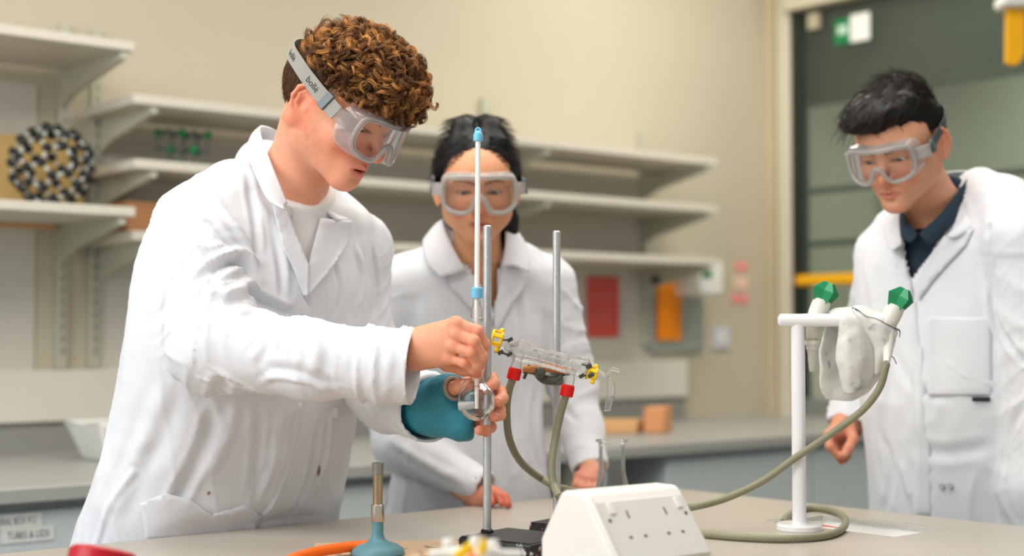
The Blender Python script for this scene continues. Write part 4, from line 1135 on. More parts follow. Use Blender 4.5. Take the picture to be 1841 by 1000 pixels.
# right hand, pinching the thermometer
wr = A(748, 629, 2.225)
RH = dict(mcp=[A(820, 582, 2.180), A(820, 600, 2.178), A(814, 622, 2.182), A(806, 643, 2.192)],
          pip=[A(858, 595, 2.178), A(852, 613, 2.170), A(846, 634, 2.170), A(834, 652, 2.180)],
          dip=[A(871, 619, 2.190), A(866, 640, 2.183), A(857, 655, 2.183), A(849, 664, 2.190)],
          tip=[A(869, 645, 2.203), A(862, 662, 2.200), A(858, 672, 2.203), A(855, 673, 2.212)])
def right_hand(p):
    d = s_cone(p, A(690, 640, 2.26), wr, 0.031, 0.027)
    palm = None
    for i, m in enumerate(RH['mcp']):
        w = wr + (A(748, 608 + 13 * i, 2.22) - wr) * 0.75
        c = s_cone(p, w, m + V(0, .006, 0), 0.0165, 0.0112); palm = c if palm is None else smin(palm, c, 0.016)
    palm = smin(palm, s_ell(p, A(782, 622, 2.207), (0.034, 0.018, 0.026)), 0.02)
    d = smin(d, palm, 0.02)
    for i in range(4):
        r0 = [0.0092, 0.0094, 0.0089, 0.0080][i]
        f = finger(p, [RH['mcp'][i], RH['pip'][i], RH['dip'][i], RH['tip'][i]], r0, r0 * 0.80)
        d = np.where(s_ball(p, RH['mcp'][i], 0.0) < 0.016, smin(d, f, 0.005), smin(d, f, 0.0008))
    for i in range(4): d = smin(d, s_ball(p, RH['mcp'][i] + V(0, -0.0008, 0.0005), 0.0098), 0.006)
    th = finger(p, [A(778, 640, 2.225), A(805, 655, 2.236), A(832, 664, 2.232), A(854, 668, 2.222)], 0.0125, 0.0088)
    return smin(d, th, 0.006)
# left hand, cradling the bulb from behind
wl = A(795, 728, 2.315)
LH = dict(mcp=[A(848, 688, 2.292), A(856, 712, 2.300), A(858, 736, 2.300), A(852, 757, 2.292)],
          pip=[A(884, 681, 2.266), A(899, 705, 2.266), A(898, 737, 2.266), A(882, 768, 2.262)],
          dip=[A(888, 690, 2.238), A(903, 716, 2.236), A(899, 746, 2.238), A(874, 775, 2.236)],
          tip=[A(876, 699, 2.218), A(895, 722, 2.216), A(890, 750, 2.218), A(862, 774, 2.222)])
thumb_l = [A(800, 715, 2.29), A(812, 700, 2.262), A(828, 694, 2.240), A(841, 692, 2.224)]
def left_hand(p):
    d = s_cone(p, A(740, 735, 2.34), wl, 0.030, 0.026)
    for i, m in enumerate(LH['mcp']):
        c = s_cone(p, A(800, 712 + 11 * i, 2.312), m + V(0, .004, 0), 0.016, 0.0115); d = smin(d, c, 0.014)
    for i in range(4):
        r0 = [0.0100, 0.0100, 0.0095, 0.0090][i]
        f = finger(p, [LH['mcp'][i], LH['pip'][i], LH['dip'][i], LH['tip'][i]], r0, r0 * 0.84)
        d = smin(d, f, 0.0012)
    return smin(d, finger(p, thumb_l, 0.0135, 0.0098), 0.008)
def nails(parent, tips, dirs, outs, r=0.0068):
    M = mat('fingernail', (0.95, 0.74, 0.68), 0.25, var=0.01)
    for t, d_, o_ in zip(tips, dirs, outs):
        d_ = Vector(d_).normalized(); o_ = Vector(o_); o_ = (o_ - d_ * o_.dot(d_)).normalized(); s_ = d_.cross(o_)
        vs = []; n = 7
        for i in range(n):
            for j in range(n):
                a, b = (i / (n - 1) - .5) * 2, (j / (n - 1) - .5) * 2
                k = 1 - 0.25 * max(0, a) ** 2 * abs(b); w = b * r * 0.62 * k; l = a * r * 0.8 * (1 - 0.15 * b * b)
                vs.append(Vector(t) + d_ * (l + 0.001) + s_ * w + o_ * (math.sqrt(max(r * r * 1.35 - w * w, 0)) * 1.0 - 0.0002))
        fs = [(i * n + j, i * n + j + 1, (i + 1) * n + j + 1, (i + 1) * n + j) for i in range(n - 1) for j in range(n - 1)]
        o = mesh_obj('fingernail', [tuple(v) for v in vs], fs, M, parent); sm_ = o.modifiers.new('t', 'SOLIDIFY'); sm_.thickness = 0.0006
def skin_mesh(parent, parts, skin):
    """parts: (sdf, lo, hi, h, colour function); one continuous body object"""
    VV = []; FF = []; CC = []; k = 0
    for f, lo, hi, h, cf in parts:
        v, fc = sdf_mesh(f, lo, hi, h); VV.append(v); FF.append(fc + k); CC.append(cf(v)); k += len(v)
    return mesh_obj('body', np.concatenate(VV), np.concatenate(FF), M_skin, parent, True, np.concatenate(CC))
def hand_col(skin, knuckles=(), tips=()):
    def f(v):
        c = np.tile(np.array(srgb(skin)[:3]), (len(v), 1)); red = np.array(srgb(tuple(np.array(skin) * np.array([0.98, 0.70, 0.65])))[:3])
        m = 0.15 * np.clip(fbm(v * 60, 2), 0, 1)
        for q in knuckles: m = m + 0.42 * np.exp(-(((v - q) ** 2).sum(1)) / 0.011 ** 2)
        for q in tips: m = m + 0.50 * np.exp(-(((v - q) ** 2).sum(1)) / 0.013 ** 2)
        m = np.clip(m, 0, 0.8)[:, None]; return c * (1 - m) + red * m
    return f
SK1 = (0.90, 0.635, 0.51)
def head1(p):
    d = head_sdf(((p - o1.astype(np.float32)) @ R1.astype(np.float32)) / S1, **hp1) * S1
    nk = s_chain(p, [neck_top, (neck_top + neck_bot) / 2 + V(-0.004, 0, 0), neck_bot], [0.054, 0.053, 0.060], 0.02)
    st = s_cone(p, o1 + R1 @ np.array([0.07, -0.02, -0.045]), neck_bot + V(0.045, -0.03, -0.02), 0.012, 0.010)
    nk = smin(nk, st, 0.02)
    return smin(d, nk, 0.030)
def head1c(v):
    q = (v - o1) @ R1 / S1
    c = face_colors(q, SK1, (0.80, 0.42, 0.40), (0.36, 0.24, 0.15), hp1['openz'], hp1['openh'], hp1['mouth'], blush=0.75, spots=True)
    return c
S1j, S2j = A(362, 412, 2.40), A(632, 450, 2.64)
core = lambda p: smin(s_cone(p, S1j, S2j, 0.048, 0.045), s_cone(p, neck_bot - V(0, -.01, .06), A(375, 950, 2.60), 0.07, 0.12), 0.04)
armR = [S1j, A(384, 620, 2.30), A(560, 648, 2.245), A(746, 660, 2.225)]
armL = [S2j, A(650, 665, 2.62), A(700, 712, 2.46), A(774, 737, 2.315)]
core2 = lambda p: smin(smin(core(p), s_chain(p, armR[:3] + [wr], [0.045, 0.038, 0.034, 0.028]), 0.02), s_chain(p, armL[:3] + [wl], [0.045, 0.038, 0.032, 0.027]), 0.02)
skin_mesh(man, [
    (head1, o1 - 0.17, np.maximum(o1 + 0.16, neck_bot + 0.02), 0.0022, head1c),
    (right_hand, A(700, 690, 2.15) * 0 + np.array([A(735, 0, 2.2)[0], 2.14, A(0, 700, 2.2)[2]]), np.array([A(900, 0, 2.2)[0], 2.28, A(0, 550, 2.2)[2]]), 0.0016, hand_col(SK1, RH['mcp'] + RH['pip'], RH['tip'])),
    (left_hand, np.array([A(765, 0, 2.3)[0], 2.18, A(0, 810, 2.2)[2]]), np.array([A(925, 0, 2.2)[0], 2.36, A(0, 650, 2.2)[2]]), 0.0018, hand_col(SK1, LH['pip'], LH['tip'])),
    (core2, np.array([-0.75, 2.1, 0.85]), np.array([0.0, 2.85, 1.52]), 0.012, hand_col(SK1))], SK1)
eyes(man, o1, R1, S1, (0.05, 0.75, -0.65), (0.30, 0.26, 0.20))

# coat
zpy = lambda y, D: CAMZ + (600 - y) / FPX * D
T1 = [(330, 455, 560, 2.52, .60), (375, 400, 640, 2.52, .62), (430, 290, 662, 2.52, .62), (520, 262, 668, 2.51, .62), (610, 252, 655, 2.51, .60), (700, 240, 640, 2.52, .60), (800, 218, 622, 2.54, .60), (900, 186, 606, 2.56, .58), (985, 158, 596, 2.57, .58), (1130, 128, 600, 2.58, .58), (1350, 118, 610, 2.58, .58)]
zs = []; cx = []; cy = []; aa_ = []; bb2 = []
for y, xl, xr, D, rt in T1:
    half = (xr - xl) / 2 / FPX * D; a = half / math.sqrt(e1m[0] ** 2 + (rt * e1m[1]) ** 2)
    zs.append(zpy(y, D)); cx.append(((xl + xr) / 2 - 920.5) / FPX * D); cy.append(D); aa_.append(a); bb2.append(a * rt)
rR = [0.075, 0.072, 0.058, 0.061]; rL = [0.072, 0.062, 0.058, 0.056]
bn = np.array([-UB.y, UB.x, 0]); bc = np.array([CB.x, CB.y, 0])       # bench edge: stay behind it below the top
def coat1(p):
    d = s_slices(p, zs, cx, cy, aa_, bb2, e1m, 0.05)
    d = smin(d, s_chain(p, [A(505, 345, 2.50), A(420, 355, 2.44), S1j], [0.062, 0.060, 0.078], 0.03), 0.05)
    d = smin(d, s_chain(p, [A(545, 360, 2.53), S2j], [0.058, 0.068], 0.03), 0.05)
    d = smin(d, s_cone(p, A(470, 300, 2.56), A(440, 420, 2.58), 0.05, 0.09), 0.05)
    back = 0.004 - ((p - bc.astype(np.float32)) @ bn.astype(np.float32))
    back = back - np.maximum(p[:, 2] - (ZB + 0.01), 0) * 1.2
    d = smax(d, back, 0.02)
    d = smin(d, sleeve(p, armR, rR), 0.022)
    d = smin(d, sleeve(p, armL, rL), 0.018)
    return smax(d, 0.52 - p[:, 2], 0.01)
folds1 = [
    ([(352, 345), (372, 385), (408, 432), (452, 470)], -7, 9), ([(372, 335), (398, 372), (430, 416), (462, 452)], 7, 10),
    ([(406, 284), (462, 352), (502, 444), (518, 520)], 5, 9), ([(440, 300), (456, 380), (462, 470)], -6, 8), ([(478, 380), (500, 450), (506, 540)], -5, 8),
    ([(318, 420), (300, 500), (296, 580)], 4, 16), ([(345, 400), (352, 470), (340, 540)], 4, 14),
    ([(376, 494), (400, 478), (432, 470), (458, 500)], -13, 11), ([(356, 514), (406, 530), (462, 502)], 11, 13), ([(400, 456), (440, 452), (468, 478)], 8, 10),
    ([(434, 512), (470, 540), (524, 566)], -12, 10), ([(420, 566), (470, 560), (524, 580)], 9, 10), ([(344, 560), (400, 566), (430, 590)], -6, 14),
    ([(524, 572), (508, 606), (500, 640)], -6, 8), ([(480, 585), (470, 620), (450, 650)], 5, 10), ([(560, 590), (570, 630), (560, 680)], 4, 12), ([(620, 585), (640, 620), (636, 680)], -3, 12), ([(690, 600), (700, 640), (690, 700)], 3, 10),
    ([(468, 694), (500, 676), (580, 698), (690, 728)], 5, 8), ([(470, 660), (540, 670), (610, 700)], -4, 12),
    ([(398, 690), (376, 768), (324, 888)], -9, 14, 1), ([(360, 700), (330, 790), (285, 870)], 4, 26), ([(460, 715), (464, 792), (456, 896)], -6, 12), ([(428, 708), (404, 792), (376, 856)], 5, 14),
    ([(540, 730), (524, 824), (500, 888), (452, 960)], 5, 5, 1), ([(500, 735), (492, 820), (470, 900)], 5, 10), ([(575, 760), (560, 850), (520, 930)], -7, 10), ([(596, 740), (590, 820), (566, 890)], 6, 9),
    ([(240, 850), (200, 905), (170, 985)], 4, 7, 1), ([(262, 780), (230, 860), (200, 930)], 5, 18), ([(300, 640), (280, 740), (250, 820)], 5, 20),
    ([(560, 560), (548, 520), (552, 490)], -4, 5), ([(600, 470), (612, 520), (606, 565)], -5, 8), ([(640, 440), (652, 500), (640, 560)], 6, 9), ([(668, 440), (680, 510), (676, 570)], -5, 8),
]
Vhole = [(498, 270), (512, 330), (524, 400), (546, 462), (554, 488), (566, 436), (585, 380), (592, 345), (560, 300)]
coat_o, bvh1 = garment('lab_coat', coat1, np.array([-0.95, 2.05, 0.48]), np.array([-0.05, 2.95, 1.60]), 0.0042, M_coat, man, folds1,
    [(armR, rR), (armL, rL)], amp=0.0050, tor_amp=0.0042, hole=Vhole, hole_depth=2.52)
# shirt with a mock neck
M_shirt = mat('white_shirt', (0.93, 0.93, 0.92), 0.8, var=0.01, bump=0.15, bscale=600, sheen=0.1)
pA, pB = A(497, 292, 2.47), A(586, 372, 2.44)
nax = (neck_top - neck_bot) / np.linalg.norm(neck_top - neck_bot)
ctrn = (pA + pB) / 2; tv = (pB - pA) / np.linalg.norm(pB - pA); side = np.cross(tv, nax); pn = np.cross(side, tv); pn /= np.linalg.norm(pn)
if pn[2] < 0: pn = -pn
def shirt1(p):
    d = s_chain(p, [neck_top, (neck_top + neck_bot) / 2, neck_bot, neck_bot - V(0, 0, .12)], [0.058, 0.059, 0.070, 0.09], 0.03)
    d = smin(d, s_slices(p, zs, cx, cy, np.array(aa_) - 0.022, np.array(bb2) - 0.022, e1m, 0.05) , 0.03)
    d = smax(d, ((p - ctrn.astype(np.float32)) @ pn.astype(np.float32)), 0.004)
    return smax(smax(d, 1.18 - p[:, 2], 0.01), s_cone(p, neck_bot + V(0,0,.06), neck_bot - V(0, 0, .2), 0.12, 0.17), 0.01)
v, fc = sdf_mesh(shirt1, neck_bot - 0.26, neck_bot + 0.16, 0.005); mesh_obj('shirt', v, fc, M_shirt, man)
# collar leaves and lapels
def lap(pts, off, D, lift=None, name='lapel', step=6): return patch(name, pts, bvh1, off, M_coat, coat_o, D=D, lift=lift, step=step)
sheet('collar', [[A(500, 236, 2.60), A(482, 229, 2.56), A(468, 228, 2.50), A(470, 246, 2.43), A(486, 290, 2.385), A(502, 330, 2.365), A(516, 366, 2.355)],
                 [A(498, 250, 2.60), A(470, 240, 2.57), A(455, 240, 2.50), A(456, 262, 2.415), A(474, 308, 2.368), A(492, 346, 2.352), A(511, 372, 2.347)],
                 [A(495, 270, 2.61), A(465, 262, 2.58), A(446, 259, 2.50), A(447, 282, 2.405), A(462, 322, 2.358), A(484, 362, 2.343), A(514, 377, 2.340)]], M_coat, coat_o, 0.003)
sheet('collar', [[A(574, 366, 2.46), A(590, 350, 2.53), A(598, 336, 2.60)],
                 [A(590, 384, 2.455), A(610, 366, 2.53), A(612, 342, 2.61)],
                 [A(606, 397, 2.46), A(634, 392, 2.52), A(626, 356, 2.61)]], M_coat, coat_o, 0.003)
lap([(488, 364), (516, 372), (534, 424), (556, 478), (554, 532), (545, 532), (530, 492), (506, 440)], 0.006, 2.38)
lap([(607, 396), (632, 396), (627, 438), (590, 492), (549, 538), (548, 505), (560, 452), (576, 392)], 0.008, 2.44)
# buttons, pocket, seams
pk = patch('pocket', [(252, 905), (296, 887), (340, 897), (380, 926), (444, 908), (470, 930), (452, 962), (380, 968), (262, 975)], bvh1, 0.0035, M_coat, coat_o, step=9, D=None, smooth_it=2)
for (x, y) in ((599, 742),):
    patch('coat_tab', [(596, 733), (608, 733), (608, 752), (596, 752)], bvh1, 0.003, M_coat, coat_o, step=6)
M_stain = mat('brown_stain', (0.55, 0.42, 0.28), 0.8)
for pts in ([(571, 840), (575, 836), (576, 848), (573, 857), (570, 850)], [(373, 885), (378, 883), (376, 890), (372, 889)], [(378, 925), (382, 925), (380, 929)]):
    patch('stain', pts, bvh1, 0.0015, M_stain, coat_o, thick=0.0004, step=3)
# cast on the left hand
M_cast = mat('cast_teal', (0.17, 0.52, 0.60), 0.55, var=0.12, vscale=30, bump=0.35, bscale=420); M_felt = mat('cast_felt', (0.62, 0.60, 0.56), 0.9, bump=0.3, bscale=500)
thd = np.array(thumb_l[2]) - np.array(thumb_l[1]); thd /= np.linalg.norm(thd); thc = np.array(thumb_l[1]) + thd * 0.006
def cast(p):
    d = s_chain(p, [A(735, 742, 2.355), A(785, 732, 2.318), A(826, 738, 2.296)], [0.034, 0.044, 0.043], 0.02)
    d = smin(d, s_ball(p, A(805, 705, 2.272), 0.024), 0.03)
    d = smin(d, s_cone(p, A(802, 708, 2.275), thc, 0.024, 0.0185), 0.02)
    d = smin(d, s_ell(p, A(835, 765, 2.275), (0.022, 0.022, 0.020)), 0.03)
    d = smax(d, (p - A(853, 0, 2.28).astype(np.float32))[:, 0], 0.006)
    d = smax(d, ((p - thc.astype(np.float32)) @ thd.astype(np.float32)) - np.where(s_ball(p, thc, 0.0) < 0.034, 0, 1), 0.003)
    d = smax(d, -s_cone(p, thc - thd * 0.02, thc + thd * 0.03, 0.0145, 0.0150), 0.002)
    return d + 0.0006 * vnoise(p * 160)
v, fc = sdf_mesh(cast, np.array([A(690, 0, 2.3)[0], 2.18, A(0, 830, 2.2)[2]]), np.array([A(875, 0, 2.2)[0], 2.42, A(0, 650, 2.2)[2]]), 0.0022)
cs = mesh_obj('wrist_cast', v, fc, M_cast, man); cs['label'] = 'teal blue cast wrapping the left hand and thumb base'
b = MB(); ax1 = Vector(thd); ref = ax1.cross(Vector((0, 0, 1))).normalized(); ref2 = ax1.cross(ref)
ring = [Vector(thc) + ax1 * 0.001 + (ref * math.cos(w) + ref2 * math.sin(w)) * 0.0168 for w in [2 * math.pi * i / 28 for i in range(28)]]
b.tube(ring, 0.0034, 10, closed=True); b.build('felt_rim', M_felt, cs)
nails(man, [RH['tip'][1], thumb_l[3] - V(.003, 0, 0)], [RH['tip'][1] - RH['dip'][1], thd], [(0.6, -0.8, 0.1), (0.1, -0.9, 0.6)], 0.0072)
nails(man, [LH['tip'][i] for i in (0, 1, 2)], [LH['tip'][i] - LH['dip'][i] for i in (0, 1, 2)], [(0.2, -0.3, 0.9), (0.5, -.3, .8), (0.5, -.3, .8)], 0.0068)

# hair
def to_world(o, Rm, s, q): return (q * s) @ Rm.T + o
M_hair = mat('hair', (1, 1, 1), 0.45, var=0.0, attr='Col', spec=0.30)
def cap(parent, o, Rm, s, f, col, h=0.004, name='hair', lo=-0.16, hi=0.2):
    g = lambda p: f(((p - o.astype(np.float32)) @ Rm.astype(np.float32)) / s) * s
    v, fc = sdf_mesh(g, o + lo, o + hi, h); q = (v - o) @ Rm / s
    n = fbm(q * np.array([300, 90, 120]), 2)[:, None]; c = np.array(srgb(col)[:3])[None] * (1 + 0.35 * n)
    return mesh_obj(name, v, fc, M_hair, parent, True, np.clip(c, 0.002, 1))
MC = np.array([0.0, 0.020, 0.066]); MR = np.array([0.094, 0.114, 0.081])
def cap1(q):
    side = s_ell(q, (0, -0.016, 0.030), (0.0800, 0.1010, 0.090))
    zl = np.interp(q[:, 1], [-0.13, -0.085, -0.05, -0.028, -0.012, 0.018, 0.03, 0.06], [-0.075, -0.068, -0.045, -0.02, 0.018, 0.016, 0.05, 0.08]).astype(np.float32)
    side = smax(side, zl - q[:, 2], 0.004)
    mop = s_ell(q, MC, MR - 0.010) + 0.004 * vnoise(q * 55)
    mop = smax(mop, np.interp(q[:, 1], [-0.11, -0.045, 0.0, 0.05], [0.070, 0.058, 0.044, 0.030]).astype(np.float32) - q[:, 2], 0.008)
    return smin(side, mop, 0.006)
cap1o = cap(man, o1, R1, S1, cap1, (0.26, 0.17, 0.10), 0.0035)
rg = np.random.default_rng(11)
def fib_dirs(n):
    i = np.arange(n) + 0.5; ph = np.arccos(1 - 2 * i / n); th = math.pi * (1 + 5 ** 0.5) * i
    return np.stack([np.cos(th) * np.sin(ph), np.sin(th) * np.sin(ph), np.cos(ph)], 1)
# curls over the mop
dirs = fib_dirs(1150); rows = []; colr = []; K = 24
for dv in dirs:
    c = MC + MR * dv * (0.95 + 0.07 * rg.normal() * 0.6)
    if c[2] < np.interp(c[1], [-0.11, -0.045, 0.0, 0.05], [0.078, 0.064, 0.050, 0.036]): continue
    nrm = dv / MR; nrm /= np.linalg.norm(nrm)
    fall = np.array([0.0, 0.55, -0.6]) + rg.normal(size=3) * 0.7; fall -= nrm * (fall @ nrm); fall /= np.linalg.norm(fall)
    ax = fall * 0.75 + nrm * rg.normal() * 0.55 + np.cross(nrm, fall) * rg.normal() * 0.5; ax /= np.linalg.norm(ax)
    a = np.cross(ax, nrm); a /= np.linalg.norm(a) + 1e-9; b_ = np.cross(ax, a)
    rad = 0.0065 + 0.0090 * rg.random(); turns = 0.9 + 1.0 * rg.random(); pitch = 0.007 + 0.009 * rg.random(); ph0 = rg.random() * 6.28; sg_ = rg.choice([-1, 1])
    tone = rg.random(); ns_ = 18
    for k in range(ns_):
        t = np.linspace(0, 1, K); jr = rad * (1 + 0.14 * rg.normal()); jo = rg.normal(size=3) * 0.0013; jp = ph0 + 0.16 * rg.normal()
        w = sg_ * (turns * 2 * math.pi) * t + jp; env = np.sin(np.clip(t * 1.15 + 0.12, 0, 1) * math.pi * 0.5) * (1 - 0.35 * t)
        s_ = c + jo + (np.outer(np.cos(w), a) + np.outer(np.sin(w), b_)) * (jr * env)[:, None] + np.outer((t - 0.5) * pitch * turns, ax) * (1 + 0.1 * rg.normal())
        s_ += rg.normal(size=3) * 0.0005
        rows.append(s_)
        tt = np.clip(tone * 0.75 + 0.25 * rg.random() + 0.10 * dv[2], 0, 1)
        cA, cB = np.array([0.30, 0.18, 0.10]), np.array([0.95, 0.68, 0.38]); mixv = tt ** 1.4
        grad = (cA * (1 - mixv) + cB * mixv)[None] * (0.80 + 0.30 * t[:, None])
        colr.append(grad)
# short hairs round the side and nape, and loose curls at the fringe
S_ = np.array(rows); C_ = np.array(colr); C_ = np.where(C_ <= 0.04045, C_ / 12.92, ((C_ + 0.055) / 1.055) ** 2.4)
n_ = len(S_); Sw = to_world(o1, R1, S1, S_.reshape(-1, 3)).reshape(n_, K, 3)
hr = strand_mesh('curls', Sw, np.full(n_, 0.00037) * (0.8 + 0.5 * rg.random(n_)), M_hair, cap1o, C_)
def short_hairs(parent, o, Rm, s, f, n, length, flow, colA, colB, cond, seed=3, name='hair_strands', r=0.0003, K=6, lift=0.35, box=0.13, ctr=(0, -.01, .03), jitter=0.5):
    rg = np.random.default_rng(seed); out = []; cl = []
    d0 = rg.normal(size=(n * 3, 3)); d0 /= np.linalg.norm(d0, axis=1, keepdims=True); p = (np.array(ctr) + d0 * 0.14)
    for _ in range(14):
        dd = f(p.astype(np.float32)); p = p - d0 * dd[:, None] * 0.8
    ok = (np.abs(f(p.astype(np.float32))) < 0.0015) & cond(p); p = p[ok][:n]; d0 = d0[ok][:n]
    fl = flow(p) + rg.normal(size=p.shape) * jitter * 0.3; fl -= d0 * (fl * d0).sum(1, keepdims=True) * 0.9; fl /= np.linalg.norm(fl, axis=1, keepdims=True) + 1e-9
    t = np.linspace(0, 1, K)[None, :, None]; L = (length(p) if callable(length) else np.full(len(p), length)) * (0.7 + 0.6 * rg.random(len(p))); L = L[:, None, None]
    lf = lift * (0.6 + 0.8 * rg.random(len(p)))[:, None, None]
    S = p[:, None] - d0[:, None] * 0.001 + fl[:, None] * t * L + d0[:, None] * np.sin(t * math.pi * 0.6) * L * lf
    m = rg.random((len(p), 1)); c = np.array(srgb(colA)[:3]) * (1 - m) + np.array(srgb(colB)[:3]) * m
    Sw = to_world(o, Rm, s, S.reshape(-1, 3)).reshape(len(p), K, 3)
    return strand_mesh(name, Sw, np.full(len(p), r), M_hair, parent, c)
short_hairs(cap1o, o1, R1, S1, cap1, 5200, 0.012, lambda p: np.tile(np.array([0, -0.35, -1.0]), (len(p), 1)), (0.22, 0.15, 0.09), (0.48, 0.34, 0.22), lambda p: (p[:, 2] < 0.062) & (p[:, 1] < 0.04), lift=0.18, r=0.00035)
goggles(man, o1, R1, S1, [(0.087, 0.062, 0.008), (0.0865, 0.035, 0.015), (0.088, 0.0, 0.025), (0.085, -0.045, 0.039), (0.060, -0.092, 0.048), (0, -0.120, 0.052)], M_gframe,
        text=[(0.052, 0.0155, 0), (0.128, 0.0155, 0)], clip_at=(0.022, 0.1), y0=0.121, zsh=-0.004)
legs(man, (-0.545, 2.62, 0), (UB.x, UB.y), (0.20, 0.22, 0.28))

# ------------------------------------------------------------------ person 2: dark haired person in the middle
girl = thing('person', 'dark haired person in lab coat and goggles standing in the middle behind the steel rods', 'person', (-0.1, 3.02, 0))
F2, U2 = (0.07, -0.965, -0.20), (0.0, -0.20, 0.97)
R2m = rotm(F2, U2); S2 = 0.94
o2 = A(858, 337, 2.86)
hp2 = dict(openz=-0.0028, openh=0.0036, mouth=0.0, nose=0.4, jaw=0.93, full=0.003)
SK2 = (0.86, 0.62, 0.47)
nt2 = o2 + R2m @ np.array([0, -0.025, -0.055]) * S2; nb2 = A(858, 475, 2.94)
def head2(p):
    d = head_sdf(((p - o2.astype(np.float32)) @ R2m.astype(np.float32)) / S2, **hp2) * S2
    nk = s_chain(p, [nt2, nb2, nb2 - V(0, -0.01, 0.10)], [0.046, 0.050, 0.06], 0.03)
    return smin(d, nk, 0.024)
def head2c(v):
    return face_colors((v - o2) @ R2m / S2, SK2, (0.72, 0.38, 0.34), (0.13, 0.10, 0.09), hp2['openz'], hp2['openh'], 0, blush=0.35)
# hands resting on the edge of the bench
def knuckle_hand(w, mc, pip, tip, r=0.0090, wr_=0.024, rt=0.0072, from_=None):
    def f(p):
        d = s_cone(p, from_, w, wr_ * 1.15, wr_)
        for i, m in enumerate(mc): d = smin(d, s_cone(p, w + (m - w) * 0.15, m, 0.0155, 0.0105), 0.014)
        for i in range(len(pip)): d = smin(d, finger(p, [mc[i], pip[i], tip[i]], r, rt), 0.002)
        return d
    return f
ZH = ZB
g1w = A(858, 897, 2.80); 
g1m = [A(872, 884, 2.79), A(884, 884, 2.775), A(893, 888, 2.765), A(899, 894, 2.76)]
g1p = [A(883, 888, 2.765), A(897, 890, 2.750), A(907, 893, 2.745), A(909, 899, 2.742)]
g1t = [A(886, 903, 2.750), A(902, 905, 2.738), A(912, 906, 2.735), A(914, 908, 2.738)]
hg1 = knuckle_hand(g1w, g1m, g1p, g1t, r=0.0086, wr_=0.020, rt=0.0070, from_=A(820, 880, 2.85))
g2w = A(1064, 852, 2.92)
g2m = [A(1040, 858, 2.89), A(1048, 862, 2.885), A(1058, 864, 2.885), A(1068, 866, 2.89)]
g2p = [A(1036, 872, 2.87), A(1046, 877, 2.865), A(1058, 878, 2.865), A(1069, 878, 2.87)]
g2t = [A(1036, 882, 2.875), A(1046, 885, 2.87), A(1058, 886, 2.87), A(1069, 886, 2.875)]
hg2 = knuckle_hand(g2w, g2m, g2p, g2t, r=0.0086, wr_=0.022, rt=0.0070, from_=A(1066, 820, 2.96))
T2 = [(452, 800, 925, 2.95, .60), (485, 735, 985, 2.96, .55), (540, 722, 992, 2.97, .55), (620, 722, 985, 2.97, .58), (700, 722, 975, 2.98, .60), (800, 712, 980, 2.98, .60), (930, 692, 1000, 2.99, .60), (1150, 680, 1030, 2.99, .60), (1350, 675, 1040, 2.99, .60)]
def slices(T, e1):
    zs, cx, cy, a_, b_ = [], [], [], [], []
    for y, xl, xr, D, rt in T:
        half = (xr - xl) / 2 / FPX * D; a = half / math.sqrt(e1[0] ** 2 + (rt * e1[1]) ** 2)
        zs.append(zpy(y, D)); cx.append(((xl + xr) / 2 - 920.5) / FPX * D); cy.append(D); a_.append(a); b_.append(a * rt)
    return zs, cx, cy, a_, b_
e1g = np.array([0.985, 0.17])
sl2 = slices(T2, e1g)
arm2R = [A(722, 515, 2.96), A(690, 700, 2.97), A(720, 800, 2.92), A(872, 878, 2.80)]; r2R = [0.062, 0.055, 0.052, 0.036]
arm2L = [A(985, 512, 3.00), A(1028, 690, 3.03), A(1045, 770, 3.0), A(1062, 845, 2.945)]; r2L = [0.060, 0.050, 0.044, 0.040]
core_g = lambda p: smin(smin(s_slices(p, sl2[0], sl2[1], sl2[2], np.array(sl2[3]) - .045, np.array(sl2[4]) - .045, e1g, 0.04), s_chain(p, arm2R[:3] + [g1w], [0.035, 0.033, 0.030, 0.02], 0.02), 0.02), s_chain(p, arm2L[:3] + [g2w], [0.035, 0.03, 0.028, 0.022], 0.02), 0.02)
bsel = lambda lo, hi: (np.minimum(lo, hi), np.maximum(lo, hi))
def box_of(pts, m):
    a = np.array(pts); return a.min(0) - m, a.max(0) + m
l1, h1 = box_of(g1m + g1p + g1t + [g1w], 0.03); l2, h2 = box_of(g2m + g2p + g2t + [g2w], 0.03)
skin_mesh(girl, [(head2, o2 - 0.15, o2 + np.array([.15, .15, .14]), 0.0026, head2c), (hg1, l1, h1, 0.0022, hand_col((0.82, 0.55, 0.45), g1m + g1p, g1t)), (hg2, l2, h2, 0.0022, hand_col((0.80, 0.54, 0.44), g2m, g2t)),
                 (lambda p: smax(smin(core_g(p), s_chain(p, [nt2, nb2, nb2 - V(0, -.01, .12)], [0.044, 0.048, 0.055], 0.03), 0.03), 0.85 - p[:, 2], .01), np.array([-0.5, 2.72, 0.83]), np.array([0.4, 3.2, 1.55]), 0.011, hand_col(SK2))], SK2)
eyes(girl, o2, R2m, S2, (0.02, 0.9, -0.35), (0.12, 0.08, 0.06))
def coat2(p):
    d = s_slices(p, *sl2, e1g, 0.05)
    d = smin(d, s_chain(p, [A(800, 470, 2.97), arm2R[0]], [0.05, 0.058], 0.03), 0.04)
    d = smin(d, s_chain(p, [A(915, 470, 2.98), arm2L[0]], [0.05, 0.056], 0.03), 0.04)
    back = 0.006 - ((p - bc.astype(np.float32)) @ bn.astype(np.float32)) - np.maximum(p[:, 2] - (ZB + 0.01), 0) * 1.2
    d = smax(d, back, 0.02)
    d = smin(d, sleeve(p, arm2R, r2R), 0.018); d = smin(d, sleeve(p, arm2L, r2L), 0.015)
    return smax(d, 0.5 - p[:, 2], 0.01)
hole2 = [(812, 400), (905, 400), (905, 450), (898, 500), (892, 560), (884, 560), (862, 520), (838, 480), (815, 440)]
